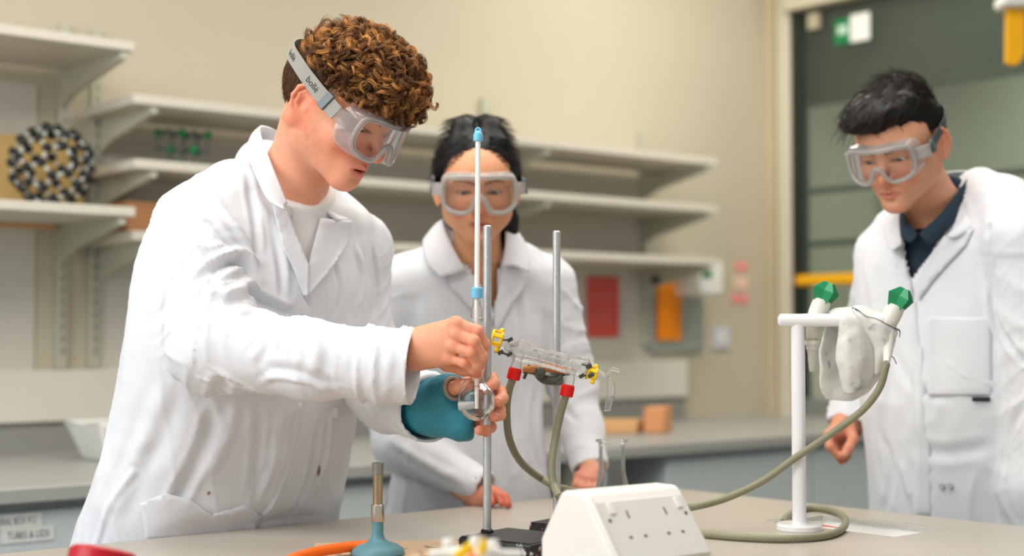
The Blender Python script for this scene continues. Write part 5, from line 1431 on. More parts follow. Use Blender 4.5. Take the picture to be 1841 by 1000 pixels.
folds2 = [([(720, 600), (760, 700), (800, 800)], -6, 12), ([(760, 560), (770, 680), (760, 760)], 5, 14), ([(930, 520), (940, 640), (930, 780)], -7, 12), ([(965, 700), (960, 780), (975, 860)], -9, 12),
          ([(910, 560), (905, 700), (915, 850)], 5, 12), ([(700, 790), (760, 830), (840, 870)], 5, 12), ([(740, 820), (770, 880)], -5, 12), ([(1000, 560), (1020, 640), (1026, 720)], 5, 10), ([(1000, 640), (1010, 720), (1040, 760)], -6, 9)]
coat2o, bvh2 = garment('lab_coat', coat2, np.array([-0.50, 2.60, 0.48]), np.array([0.42, 3.30, 1.52]), 0.0065, M_coat, girl, folds2, [(arm2R, r2R), (arm2L, r2L)], amp=0.0045, seed=20.0, hole=hole2, hole_depth=2.96)
def shirt2(p):
    d = s_slices(p, sl2[0], sl2[1], sl2[2], np.array(sl2[3]) - .022, np.array(sl2[4]) - .022, e1g, 0.04)
    neck = s_ell(p, A(862, 462, 2.87), (0.052, 0.09, 0.045))
    d = smax(d, -neck, 0.01); return smax(smax(d, 1.15 - p[:, 2], .005), s_ball(p, A(870, 530, 2.95), 0.20), 0.01)
v, fc = sdf_mesh(shirt2, A(870, 530, 2.95) - .21, A(870, 530, 2.95) + .21, 0.006); mesh_obj('shirt', v, fc, mat('pale_blue_shirt', (0.62, 0.68, 0.80), 0.8, bump=0.1), girl)
C2 = lambda x, y, d: A(x, y, d)
sheet('collar', [[C2(836, 398, 3.00), C2(812, 396, 2.96), C2(796, 398, 2.915), C2(812, 440, 2.88), C2(838, 486, 2.862)],
                 [C2(830, 410, 3.02), C2(800, 405, 2.97), C2(780, 408, 2.92), C2(788, 450, 2.875), C2(818, 492, 2.855)],
                 [C2(826, 430, 3.03), C2(790, 425, 2.98), C2(762, 430, 2.93), C2(766, 470, 2.88), C2(792, 500, 2.862)]], M_coat, coat2o)
sheet('collar', [[C2(880, 398, 3.00), C2(898, 396, 2.96), C2(908, 402, 2.92), C2(908, 440, 2.89), C2(902, 480, 2.872)],
                 [C2(886, 410, 3.02), C2(915, 404, 2.97), C2(926, 412, 2.925), C2(930, 450, 2.885), C2(925, 478, 2.865)],
                 [C2(890, 430, 3.03), C2(922, 420, 2.98), C2(940, 430, 2.93), C2(952, 465, 2.89), C2(950, 490, 2.872)]], M_coat, coat2o)
patch('lapel', [(800, 496), (838, 480), (868, 520), (888, 566), (880, 590), (850, 560), (812, 520)], bvh2, 0.006, M_coat, coat2o, step=8, D=2.87)
patch('lapel', [(904, 476), (950, 488), (948, 512), (918, 550), (892, 600), (886, 570), (896, 520)], bvh2, 0.008, M_coat, coat2o, step=8, D=2.87)
# hair: parted in the middle, pulled back, two raised twists on top
def hair2(q):
    d = s_ell(q, (0, -0.018, 0.034), (0.0850, 0.1010, 0.0950))
    ax_ = np.abs(q[:, 0])
    zl = np.interp(q[:, 1], [-0.13, -0.07, -0.03, 0.005, 0.04, 0.075, 0.12], [-0.06, -0.055, -0.03, -0.005, 0.025, 0.050, 0.060]).astype(np.float32)
    zl = zl + 0.024 * np.exp(-(ax_ / 0.026) ** 2) * (q[:, 1] > 0.03)
    d = smax(d, (zl - q[:, 2]) * 0.9, 0.006)
    for sx, xx in ((-1, 0.030), (1, 0.034)):
        d = smin(d, s_chain(q, [(sx * 0.046, 0.020, 0.100), (sx * xx, -0.005, 0.126), (sx * 0.020, -0.035, 0.130), (sx * 0.01, -0.06, 0.11)], [0.014, 0.017, 0.018, 0.02], 0.02), 0.018)
    d = smax(d, -s_cone(q, (0.0, 0.075, 0.095), (0.0, -0.02, 0.140), 0.0035, 0.0045), 0.006)
    d = smin(d, s_chain(q, [(-0.060, -0.05, -0.03), (-0.068, -0.045, -0.08), (-0.074, -0.04, -0.125), (-0.085, -0.045, -0.165)], [0.026, 0.020, 0.016, 0.010], 0.02), 0.02)
    d = smin(d, s_chain(q, [(0.050, -0.055, -0.03), (0.045, -0.06, -0.08)], [0.028, 0.020], 0.02), 0.02)
    return d + 0.0012 * vnoise(q * np.array([150, 40, 60], dtype=np.float32))
cap2o = cap(girl, o2, R2m, S2, hair2, (0.055, 0.048, 0.048), 0.0035, hi=0.18, lo=-0.2)
def flow2(p):
    f = np.stack([np.sign(p[:, 0]) * 0.9, -0.7 + 0 * p[:, 1], -0.25 + 0 * p[:, 2]], 1); return f
short_hairs(cap2o, o2, R2m, S2, hair2, 5000, 0.038, flow2, (0.045, 0.04, 0.045), (0.11, 0.085, 0.08), lambda p: p[:, 2] > -0.03, lift=0.04, r=0.00042, K=6, jitter=0.35, seed=9)
goggles(girl, o2, R2m, S2 * 1.12, [(0.085, 0.055, 0.004), (0.082, 0.03, 0.010), (0.082, -0.01, 0.018), (0.075, -0.055, 0.028), (0.045, -0.096, 0.034), (0, -0.114, 0.036)], M_gframe2, y0=0.110, zsh=-0.001, clip_at=(0.018, 0.1), strap_m=mat('strap_dark', (0.25, 0.25, 0.26), 0.7))
legs(girl, (-0.09, 3.03, 0), (0.985, 0.17), (0.10, 0.11, 0.14))

# ------------------------------------------------------------------ person 3: short dark haired person at the right
boy = thing('person', 'short haired person in a lab coat over a navy polo shirt, behind the tap pillar', 'person', (0.92, 2.98, 0))
F3, U3 = (-0.57, -0.70, -0.43), (-0.29, -0.32, 0.90)
R3 = rotm(F3, U3); S3 = 0.98
o3 = A(1692, 258, 2.76) - R3 @ np.array([-0.0795, -0.010, -0.008]) * S3
hp3 = dict(openz=-0.0030, openh=0.0030, mouth=0.0, nose=1.0, jaw=1.03, full=0.001)
SK3 = (0.86, 0.63, 0.50)
nt3 = o3 + R3 @ np.array([0, -0.028, -0.055]) * S3; nb3 = A(1690, 395, 2.90)
def head3(p):
    d = head_sdf(((p - o3.astype(np.float32)) @ R3.astype(np.float32)) / S3, **hp3) * S3
    nk = s_chain(p, [nt3, nb3, nb3 - V(0.0, 0.02, 0.08)], [0.052, 0.056, 0.08], 0.03)
    return smin(d, nk, 0.026)
def head3c(v): return face_colors((v - o3) @ R3 / S3, SK3, (0.74, 0.40, 0.36), (0.10, 0.08, 0.08), hp3['openz'], hp3['openh'], 0, blush=0.55, brow_dz=-0.001)
b1w = A(1518, 764, 2.985)
b1m = [A(1489, 782, 2.955), A(1494, 788, 2.970), A(1502, 790, 2.99), A(1511, 790, 3.005)]
b1p = [A(1492, 803, 2.945), A(1500, 806, 2.965), A(1509, 808, 2.985), A(1517, 806, 3.00)]
b1t = [A(1508, 822, 2.945), A(1513, 829, 2.960), A(1519, 826, 2.98), A(1524, 820, 2.995)]
hb = knuckle_hand(b1w, b1m, b1p, b1t, r=0.0098, wr_=0.026, rt=0.0076, from_=A(1528, 725, 3.02))
def hb2(p): return smin(hb(p), finger(p, [A(1530, 772, 2.97), A(1534, 790, 2.95), A(1526, 806, 2.94), A(1518, 818, 2.935)], 0.0120, 0.0088), 0.008)
e1b = np.array([0.86, -0.51])
T3 = [(352, 1640, 1760, 2.91, .6), (385, 1600, 1815, 2.90, .56), (440, 1560, 1845, 2.89, .56), (520, 1550, 1850, 2.88, .56), (620, 1552, 1850, 2.87, .57), (720, 1556, 1856, 2.86, .58), (820, 1566, 1872, 2.86, .58), (930, 1572, 1895, 2.86, .58), (1150, 1560, 1925, 2.87, .58), (1350, 1555, 1930, 2.87, .58)]
sl3 = slices(T3, e1b)
arm3R = [A(1602, 460, 2.99), A(1560, 620, 3.08), A(1524, 766, 3.0)]; r3R = [0.070, 0.054, 0.044]
arm3L = [A(1838, 430, 2.76), A(1868, 660, 2.74), A(1858, 880, 2.70), A(1855, 1060, 2.70)]; r3L = [0.075, 0.064, 0.058, 0.052]
b2w = A(1822, 900, 2.61)
l3, h3 = box_of(b1m + b1p + b1t + [b1w], 0.032)
skin_mesh(boy, [(head3, o3 - 0.16, o3 + np.array([.16, .17, .14]), 0.0025, head3c), (hb2, l3, h3, 0.0022, hand_col((0.84, 0.58, 0.46), b1m, b1t)),
                (lambda p: smax(smin(smin(s_slices(p, sl3[0], sl3[1], sl3[2], np.array(sl3[3]) - .035, np.array(sl3[4]) - .035, e1b, 0.04), s_chain(p, arm3R + [b1w], [0.04, 0.033, 0.028, 0.024], 0.02), 0.02), s_chain(p, arm3L[:3] + [A(1855, 1090, 2.70)], [0.04, 0.034, 0.03, 0.025], .02), 0.02), 0.86 - p[:, 2], .01), np.array([0.55, 2.45, 0.83]), np.array([1.2, 3.2, 1.6]), 0.012, hand_col(SK3))], SK3)
eyes(boy, o3, R3, S3, (0.08, 0.85, -0.5), (0.12, 0.08, 0.06))
bn2 = np.array([-WB.y, WB.x, 0]); bn2 = bn2 if bn2[1] > 0 else -bn2      # outward normal of the right hand bench edge
def coat3(p):
    d = s_slices(p, *sl3, e1b, 0.05)
    d = smin(d, s_chain(p, [A(1625, 415, 2.94), arm3R[0]], [0.05, 0.066], 0.03), 0.04)
    d = smin(d, s_chain(p, [A(1760, 345, 2.90), A(1800, 372, 2.82), arm3L[0]], [0.050, 0.058, 0.073], 0.03), 0.04)
    back = 0.006 - ((p - bc.astype(np.float32)) @ bn2.astype(np.float32)) - np.maximum(p[:, 2] - (ZB + 0.01), 0) * 1.2
    d = smax(d, back, 0.02)
    d = smin(d, sleeve(p, arm3R, r3R), 0.015); d = smin(d, s_chain(p, arm3L, r3L, 0.03), 0.014)
    return smax(d, 0.5 - p[:, 2], 0.01)
hole3 = [(1618, 375), (1740, 330), (1735, 360), (1700, 420), (1660, 480), (1640, 506), (1632, 500), (1624, 450)]
folds3 = [([(1780, 410), (1784, 500), (1792, 580), (1841, 650)], -10, 8, 1), ([(1770, 430), (1772, 520), (1786, 600)], 4, 10), ([(1580, 560), (1590, 660), (1580, 760)], 5, 14), ([(1600, 620), (1640, 690), (1720, 720)], -4, 14), ([(1640, 800), (1700, 815), (1790, 800)], -5, 16), ([(1690, 640), (1740, 680), (1790, 690)], 4, 14),
          ([(1800, 870), (1815, 780), (1841, 730)], -7, 10), ([(1585, 780), (1600, 850), (1590, 930)], -6, 12), ([(1620, 830), (1640, 900)], 5, 12), ([(1560, 480), (1570, 560), (1566, 640)], 4, 14)]
coat3o, bvh3 = garment('lab_coat', coat3, np.array([0.50, 2.42, 0.48]), np.array([1.35, 3.35, 1.62]), 0.0065, M_coat, boy, folds3, [(arm3R, r3R), (arm3L, r3L)], amp=0.0042, seed=40.0, hole=hole3, hole_depth=2.95)
M_navy = mat('navy_polo', (0.13, 0.21, 0.27), 0.85, var=0.06, bump=0.2, bscale=500)
def polo(p):
    d = s_slices(p, sl3[0], sl3[1], sl3[2], np.array(sl3[3]) - .022, np.array(sl3[4]) - .022, e1b, 0.05)
    d = smin(d, s_chain(p, [A(1700, 350, 2.93), nb3 - V(0, 0.0, 0.06)], [0.056, 0.075], 0.02), 0.03)
    d = smax(d, -s_ell(p, A(1652, 392, 2.80), (0.030, 0.09, 0.034)), 0.006)
    cut = s_cone(p, nt3 + (nt3 - nb3) * 0.2, nb3 + (nt3 - nb3) * 0.20, 0.062, 0.058); d = smax(d, -cut, 0.004)
    return smax(smax(d, 1.12 - p[:, 2], .005), s_ball(p, A(1675, 460, 2.88), 0.17), 0.01)
v, fc = sdf_mesh(polo, A(1675, 460, 2.88) - .19, A(1675, 460, 2.88) + .19, 0.005); pol = mesh_obj('polo_shirt', v, fc, M_navy, boy)
sheet('polo_collar', [[A(1722, 318, 2.93), A(1740, 318, 2.88), A(1716, 352, 2.83), A(1690, 385, 2.800), A(1652, 420, 2.785)],
                      [A(1722, 326, 2.95), A(1746, 330, 2.88), A(1722, 366, 2.825), A(1698, 398, 2.795), A(1662, 432, 2.780)],
                      [A(1722, 336, 2.97), A(1748, 345, 2.88), A(1728, 382, 2.825), A(1702, 414, 2.797), A(1672, 440, 2.783)]], M_navy, pol)
sheet('polo_collar', [[A(1624, 378, 2.86), A(1630, 396, 2.82), A(1650, 420, 2.785)], [A(1618, 388, 2.87), A(1622, 408, 2.815), A(1642, 432, 2.782)], [A(1616, 398, 2.89), A(1620, 424, 2.82), A(1634, 436, 2.79)]], M_navy, pol)
sheet('collar', [[A(1700, 310, 2.98), A(1735, 308, 2.95), A(1762, 316, 2.895), A(1752, 350, 2.835), A(1728, 400, 2.79), A(1700, 425, 2.78)],
                 [A(1705, 320, 3.00), A(1742, 318, 2.97), A(1772, 335, 2.895), A(1766, 366, 2.825), A(1740, 408, 2.780), A(1712, 428, 2.775)],
                 [A(1705, 335, 3.01), A(1748, 335, 2.98), A(1778, 358, 2.895), A(1772, 385, 2.82), A(1752, 412, 2.785), A(1724, 424, 2.78)]], M_coat, coat3o)
sheet('collar', [[A(1625, 374, 2.92), A(1618, 382, 2.87), A(1618, 410, 2.83), A(1622, 440, 2.815)], [A(1615, 378, 2.94), A(1605, 390, 2.88), A(1604, 420, 2.84), A(1612, 446, 2.815)], [A(1605, 388, 2.96), A(1590, 402, 2.89), A(1592, 430, 2.85), A(1604, 452, 2.82)]], M_coat, coat3o)
patch('lapel', [(1698, 424), (1752, 410), (1738, 440), (1690, 490), (1652, 540), (1640, 512), (1664, 470)], bvh3, 0.007, M_coat, coat3o, step=8, D=2.78)
patch('lapel', [(1622, 440), (1606, 452), (1608, 480), (1626, 530), (1642, 548), (1640, 508), (1630, 480)], bvh3, 0.006, M_coat, coat3o, step=8, D=2.80)
patch('breast_pocket', [(1668, 571), (1784, 571), (1784, 712), (1668, 712)], bvh3, 0.0014, M_coat, coat3o, step=10)
o = patch('pocket_tag', [(1748, 714), (1780, 714), (1780, 722), (1748, 722)], bvh3, 0.005, mat('dark_tag', (0.16, 0.18, 0.19), 0.6), coat3o, step=5, label='small dark woven tag')
for x in (1694, 1709): 
    h_, n_ = raycast(bvh3, x, 874)
    if h_ is not None: MB().lathe([(0.0, 0.002), (0.0055, 0.002), (0.006, 0.0), (0.005, -0.002)], h_ + n_ * 0.003, n_, 16).build('snap_button', mat('snap_metal', (0.75, 0.75, 0.75), 0.3, 0.6), coat3o)
patch('front_placket', [(1636, 540), (1650, 540), (1668, 700), (1676, 870), (1678, 935), (1640, 935), (1646, 800), (1640, 660)], bvh3, 0.0014, M_coat, coat3o, step=12, smooth_it=2)
# hair: short sides, longer swept front
def hair3(q):
    d = s_ell(q, (0, -0.018, 0.032), (0.0815, 0.1020, 0.0930))
    zl = np.interp(q[:, 1], [-0.13, -0.08, -0.05, -0.03, -0.005, 0.018, 0.03, 0.06, 0.10], [-0.055, -0.05, -0.03, 0.005, 0.022, 0.024, 0.052, 0.062, 0.064]).astype(np.float32)
    d = smax(d, zl - q[:, 2], 0.005)
    top = s_ell(q, (0.004, 0.022, 0.088), (0.074, 0.088, 0.040))
    top = smin(top, s_ell(q, (0.030, 0.082, 0.082), (0.042, 0.030, 0.021)), 0.02)
    top = smin(top, s_ell(q, (0.0, -0.05, 0.085), (0.060, 0.05, 0.045)), 0.02)
    d = smin(d, top, 0.012)
    return d + 0.0035 * vnoise(q * np.array([65, 30, 50], dtype=np.float32)) + 0.0015 * vnoise(q * 140)
cap3o = cap(boy, o3, R3, S3, hair3, (0.055, 0.048, 0.045), 0.0035)
short_hairs(cap3o, o3, R3, S3, hair3, 5200, lambda p: np.where(p[:, 2] > 0.07, 0.034, 0.010), lambda p: np.where((p[:, 2] > 0.06)[:, None], np.array([[0.35, 0.9, 0.1]]), np.array([[0, -0.3, -1.0]])), (0.045, 0.04, 0.04), (0.22, 0.16, 0.125), lambda p: p[:, 2] > -0.06, lift=0.16, r=0.00042, K=6, jitter=0.8, seed=13)
goggles(boy, o3, R3, S3, [(0.087, 0.060, 0.004), (0.0845, 0.035, 0.010), (0.084, 0.0, 0.018), (0.082, -0.045, 0.030), (0.058, -0.094, 0.038), (0, -0.118, 0.040)], M_gframe2, strapw=0.0095, y0=0.121, zsh=0.0, clip_at=(0.020, 0.1), strap_m=mat('strap_slate', (0.30, 0.33, 0.34), 0.6))
legs(boy, (0.93, 2.93, 0), (0.86, -0.51), (0.14, 0.15, 0.19))

# ------------------------------------------------------------------ glassware, stands, hoses, taps
M_glass = mat('lab_glass', (1, 1, 1), 0.01, var=0.0, trans=1.0, ior=1.46)
M_thin = clear_mat('thin_glass', (0.985, 0.99, 0.985), gloss=0.25, rough=0.03, haze=0.035, edge=0.7)
M_cond = clear_mat('condenser_glass', (0.98, 0.985, 0.98), gloss=0.30, rough=0.03, haze=0.10, hazecol='fafafa', edge=0.85)  # pale haze put into clear glass to stand for its bright highlights
M_frost = clear_mat('ground_glass', (0.9, 0.92, 0.92), gloss=0.3, rough=0.3, haze=0.45, hazecol='f2f4f4')
M_rodm = mat('stand_rod_steel', (0.74, 0.75, 0.75), 0.42, metal=0.65, var=0.22, vscale=160, bump=0.15, bscale=900)
M_black = mat('black_enamel', (0.085, 0.085, 0.09), 0.35, var=0.1)
def chip_mat():
    m = mat('chipped_black_enamel', (0.085, 0.085, 0.09), 0.4, var=0.1); nt = m.node_tree; n = nt.nodes; b = n['Principled BSDF']; src = b.inputs['Base Color'].links[0].from_socket
    tc = n.new('ShaderNodeTexCoord'); a = n.new('ShaderNodeTexNoise'); a.inputs['Scale'].default_value = 95; a.inputs['Detail'].default_value = 3
    nt.links.new(tc.outputs['Object'], a.inputs['Vector']); r = n.new('ShaderNodeValToRGB'); r.color_ramp.elements[0].position = 0.60; r.color_ramp.elements[1].position = 0.63
    nt.links.new(a.outputs['Fac'], r.inputs['Fac']); c = n.new('ShaderNodeTexNoise'); c.inputs['Scale'].default_value = 30; nt.links.new(tc.outputs['Object'], c.inputs['Vector'])
    r2 = n.new('ShaderNodeValToRGB'); r2.color_ramp.elements[0].position = 0.45; r2.color_ramp.elements[0].color = srgb((0.72, 0.72, 0.70)); r2.color_ramp.elements[1].position = 0.55; r2.color_ramp.elements[1].color = srgb((0.75, 0.42, 0.22))
    nt.links.new(c.outputs['Fac'], r2.inputs['Fac'])
    mx = n.new('ShaderNodeMix'); mx.data_type = 'RGBA'; nt.links.new(r.outputs['Color'], mx.inputs['Factor']); nt.links.new(src, mx.inputs['A']); nt.links.new(r2.outputs['Color'], mx.inputs['B']); nt.links.new(mx.outputs['Result'], b.inputs['Base Color'])
    return m
M_chip = chip_mat()
def stand(label, px, D, ytop, base_c, e1, e2, zt=0.0225):
    q = P(px, 700, D); q.z = ZB
    t = thing('retort_stand', label, 'retort stand', (q.x, q.y, ZB), 'retort stands holding the glassware')
    b = MB(); q4 = [Vector((c[0], c[1], ZB + 0.0005)) for c in base_c]; b.prism(q4, Z * zt); b.build('base', M_chip, t, bevel=0.004, bseg=2)
    mid = sum(q4, Vector()) / 4; b = MB(); b.prism([mid + (c - mid) * 0.95 + Z * (zt + 0.0004) for c in q4], Z * 0.0006); b.build('base_top', M_black, t, smooth=False)
    r = 0.0064
    h = zpx(ytop, D)
    MB().lathe([(r, ZB + zt), (r, h - 0.002), (r * 0.75, h)], (q.x, q.y, 0)).build('rod', M_rodm, t)
    MB().lathe([(0.010, ZB + zt + .001), (0.010, ZB + zt + 0.004), (0.008, ZB + zt + 0.006)], (q.x, q.y, 0)).build('rod_nut', M_black, t)
    return t, q
e1 = Vector((0.075, 0.045, 0)); e2 = Vector((0.050, -0.075, 0))
D1s, D2s = 2.245, 2.375
c1 = onz(910, 975, ZB); c2 = onz(1010, 948, ZB)
st1, q1 = stand('tall left steel rod stand with a chipped black base, in front of the holding hand', 876, D1s, 405, [(-0.082, 2.20), (0.028, 2.115), (0.102, 2.215), (-0.0075, 2.30)], None, None)
st2, q2 = stand('right steel rod stand carrying the glass condenser, with a small black base', 1001, D2s, 415, [(0.026, 2.355), (0.112, 2.29), (0.160, 2.355), (0.074, 2.42)], None, None, 0.0235)

# thermometer with its blue cap
def along(p0, p1, prof, m, name, parent, seg=28, cap=False):
    p0, p1 = Vector(p0), Vector(p1); L = (p1 - p0).length
    return MB().lathe([(r, t * L) for r, t in prof], p0, p1 - p0, seg, cap).build(name, m, parent)
DT = 2.215
th_ = thing('thermometer', 'long pale thermometer with a light blue end cap, held upright by the curly haired person', 'thermometer', P(862, 600, DT))
M_thermo = mat('thermometer_white', (0.95, 0.93, 0.91), 0.25, var=0.02); M_bluecap = mat('pale_blue_plastic', (0.42, 0.72, 0.85), 0.3, var=0.02)
MB().tube([P(859.5, 248, DT), P(857.5, 500, DT), P(857, 655, DT), P(857, 735, DT)], [0.0040, 0.0040, 0.0036, 0.0030], 16).build('stem', M_thermo, th_)
a_, b_2 = P(859.5, 254, DT), P(859.5, 234, DT)
along(a_, b_2, [(0.0066, 0), (0.0074, 0.04), (0.0074, 0.55), (0.0062, 0.75), (0.0030, 0.95), (0.0005, 1.0)], M_bluecap, 'end_cap', th_, cap=True)
c_ = P(859.5, 236.5, DT); rg_ = [c_ + Vector((math.cos(w) * 0.0038, 0, math.sin(w) * 0.0052)) for w in [i * math.pi / 10 for i in range(20)]]
MB().tube(rg_, 0.0017, 8, closed=True).build('hanging_loop', M_bluecap, th_)
# distilling flask in the hands: adaptor with screw cap, neck, bulb, side arm
fl = thing('distilling_flask', 'small round glass flask with a long neck held between both hands', 'flask', P(857, 760, DT))
capc = P(857.5, 526, DT)
along(P(857.5, 536, DT), P(857.5, 517, DT), [(0.0062, 0.0), (0.0092, 0.02), (0.0092, 0.9), (0.0080, 1.0), (0.0042, 1.0)], M_bluecap, 'screw_cap', fl)
along(P(857.5, 536, DT), P(857, 578, DT), [(0.0062, 0), (0.0062, 0.25), (0.0095, 0.5), (0.0100, 1.0), (0.0088, 1.0), (0.0082, 0.55), (0.0050, 0.2)], M_thin, 'adaptor', fl)
bc_ = P(857, 722, DT); Rb = 0.0300
prof = [(0.0092, 0.128), (0.0105, 0.127), (0.0105, 0.120), (0.0090, 0.112), (0.0085, 0.060), (0.0090, 0.045), (0.012, 0.030)]
for i in range(1, 22):
    w = math.radians(24 + i * 156 / 21); prof.append((Rb * math.sin(w), Rb * math.cos(w)))
MB().lathe(prof, bc_, (0, 0, 1), 48, False).build('bulb', M_thin, fl, angle=80)
prof = [(r - 0.0014, h) for r, h in prof[3:-1]] + [(0.001, -Rb + .0014)]
MB().lathe(prof, bc_, (0, 0, 1), 48, False).build('bulb_inner_wall', M_thin, fl, angle=80)
along(P(853, 728, DT - 0.030), P(825, 731, DT - 0.026), [(0.0050, 0), (0.0060, 0.3), (0.0066, 1.0), (0.0052, 1.0), (0.0045, 0.3)], M_frost, 'side_joint', fl)
along(P(857, 668, DT), P(857, 640, DT), [(0.0098, 0), (0.0112, 0.5), (0.0112, 1.0)], M_frost, 'neck_joint', fl)

# condenser on its clamp
DC = 2.305
cd = thing('glass_condenser', 'glass water condenser with two red screw caps, sloping down to the right', 'condenser', P(985, 645, DC))
a0, a1 = P(920, 628, DC), P(1062, 666, DC); axc = (a1 - a0).normalized(); upc = Vector((0, -1, 0)).cross(axc); upc = -upc if upc.z < 0 else upc
Lc = (a1 - a0).length
jac = [(0.0068, -0.012 / Lc), (0.0072, -0.004 / Lc), (0.013, 0.02), (0.0185, 0.07), (0.0190, 0.14), (0.0165, 0.20), (0.0150, 0.24), (0.0148, 0.78), (0.0160, 0.82), (0.0180, 0.88), (0.0172, 0.94), (0.010, 0.99), (0.0075, 1.01), (0.0072, 1.05)]
along(a0, a1, jac, M_cond, 'outer_jacket', cd, 40)
along(a0, a1, [(0.0072, -0.02), (0.0066, 0.05), (0.0062, 0.5), (0.0066, 0.95), (0.0072, 1.04)], M_cond, 'inner_tube', cd, 20)
fr_ = Vector((0, -1, 0)); hel = [a0 + axc * Lc * (0.08 + 0.84 * i / 120) + (upc * math.cos(i * 0.21) + fr_ * math.sin(i * 0.21)) * 0.0088 for i in range(121)]
MB().tube(hel, 0.0010, 7).build('cooling_coil', M_cond, cd)
M_redcap = mat('red_screw_cap', (0.90, 0.10, 0.07), 0.35, var=0.03)
# water joints
for (x, y, x2, y2) in ((932, 640, 927, 662), (1027, 668, 1022, 692)):
    p0_, p1_ = P(x, y, DC), P(x2, y2, DC)
    along(p0_, p1_, [(0.0085, 0), (0.0072, 0.35), (0.0082, 0.6), (0.0082, 1.0)], M_thin, 'water_joint', cd, 20)
    dv = (p1_ - p0_).normalized()
    cp = along(p1_, p1_ + dv * 0.019, [(0.004, 0), (0.0100, 0.0), (0.0106, 0.06), (0.0100, 0.2), (0.0100, 0.92), (0.0094, 1.0), (0.003, 1.0)], M_redcap, 'screw_cap', cd, 28)
    cp['label'] = 'red plastic screw cap'
    b = MB()
    ax_ = dv; r1_ = ax_.cross(Vector((0, 1, 0))).normalized(); r2_ = ax_.cross(r1_)
    for k in range(20):
        w = 2 * math.pi * k / 20; e = r1_ * math.cos(w) + r2_ * math.sin(w); f_ = ax_.cross(e)
        b.box(p1_ + dv * 0.0105 + e * 0.0100, e * 0.0007, f_ * 0.0007, ax_ * 0.0075)
    b.build('grip_ridges', M_redcap, cp, smooth=False)
# printed marks inside the jacket
b = MB()
for i in range(7):
    q = a0 + axc * (0.03 + 0.012 * i) - upc * 0.006 + fr_ * 0.0142; b.box(q, axc * 0.004, upc * 0.0004, fr_ * 0.0002)
b.build('printed_marks', mat('print_red', (0.75, 0.30, 0.28), 0.6), cd, smooth=False)
# yellow keck clips
M_kyel = mat('yellow_clip_plastic', (0.98, 0.80, 0.08), 0.35, var=0.02)
def keck(label, c, ax, R_, s=1.0):
    c = Vector(c); ax = Vector(ax).normalized(); u_ = Vector((0, -1, 0)).cross(ax).normalized(); f_ = Vector((0, -1, 0))
    t = thing('joint_clip', label, 'clip', c, 'yellow plastic joint clips')
    for k, off in enumerate((-0.0065, 0.0065)):
        r = R_ * (1.0 if k == 0 else 0.86)
        pts = [c + ax * off * s + (u_ * math.cos(w) + f_ * math.sin(w)) * r * s for w in [math.radians(-150 + 300 * i / 24) for i in range(25)]]
        b = MB(); b.tube(pts, 0.0021 * s, 8); b.build('ring', M_kyel, t)
    for w in (-60, 0, 60, 120):
        d = u_ * math.cos(math.radians(w)) + f_ * math.sin(math.radians(w))
        b = MB(); b.box(c + d * R_ * s * 0.98, ax * 0.0075 * s, d * 0.0018 * s, ax.cross(d) * 0.0032 * s); b.build('bridge', M_kyel, t, bevel=0.0008)
    for w in (-25, 150):
        d = u_ * math.cos(math.radians(w)) + f_ * math.sin(math.radians(w))
        MB().ball(c + d * (R_ + 0.0035) * s + ax * 0.004 * s, 0.0040 * s, 12, 8).build('finger_tab', M_kyel, t)
    return t
keck('large yellow joint clip at the upper end of the condenser beside the hand', P(893, 611, DC - 0.005), axc, 0.0125, 1.1)
keck('yellow joint clip at the lower end of the condenser beside the receiver tube', P(1064, 672, DC - 0.002), axc, 0.0105, 1.0)
along(P(882, 607, DC), P(922, 628, DC), [(0.0078, 0), (0.0082, 0.5), (0.0072, 0.8), (0.0070, 1.0)], M_thin, 'top_joint', cd, 20)
# metal spring clips
M_gun = mat('gunmetal', (0.30, 0.31, 0.30), 0.4, metal=0.6, var=0.1); M_zinc = mat('clamp_grey_metal', (0.38, 0.41, 0.39), 0.42, metal=0.5, var=0.12, vscale=80); M_cork = mat('cork', (0.80, 0.55, 0.32), 0.8, var=0.12, vscale=120)
cl = thing('clamp', 'grey metal clamp with cork jaws gripping the condenser on the right rod', 'clamp', P(985, 672, 2.35))
DK = 2.345
b = MB(); b.tube([P(1002, 690, D2s), P(1002, 690, D2s)] and [P(890, 632, DC + .03), P(902, 634, DC + .02), P(916, 639, DC + .01)], 0.0022, 8); b.build('spring_wire', M_gun, cl)
for (x, y) in ((917, 611), (916, 637), (900, 634), (1058, 658), (1062, 675), (1046, 676)):
    b = MB(); q = P(x, y, DC - 0.012); b.box(q, (0.0042, 0, 0.0022), (0, 0.003, 0), (-0.0012, 0, 0.0028)); b.build('jaw_screw', M_gun, cl, bevel=0.001)
b = MB(); b.tube([P(902, 612, DC), P(917, 611, DC - 0.01)], 0.0013, 8); b.tube([P(1046, 655, DC - .01), P(1064, 660, DC - 0.012)], 0.0016, 8); b.tube([P(1046, 676, DC - .01), P(1066, 674, DC - 0.012)], 0.0016, 8); b.build('spring_arms', M_gun, cl)
b = MB(); b.tube(crom([P(940, 664, DK - .01), P(962, 663, DK - 0.012), P(985, 662, DK - 0.014), P(1018, 668, DK - 0.012)], 5), [0.0052 + 0.0018 * math.sin(i / 15 * 3.14) for i in range(16)], 12); b.build('cork_jaw', M_cork, cl)
b = MB(); b.tube(crom([P(950, 668, DK), P(966, 669, DK), P(978, 680, DK), P(998, 684, DK - 0.01), P(1010, 676, DK - 0.012)], 5), [0.0040, 0.0045, 0.005, 0.006, 0.0075, 0.0085, 0.0090, 0.0092, 0.0092, 0.0092, 0.0092, 0.0092, 0.0090, 0.0085, 0.008, 0.0075, 0.007, 0.0065, 0.006, 0.0055, 0.005], 14); b.build('boss_head', M_zinc, cl)
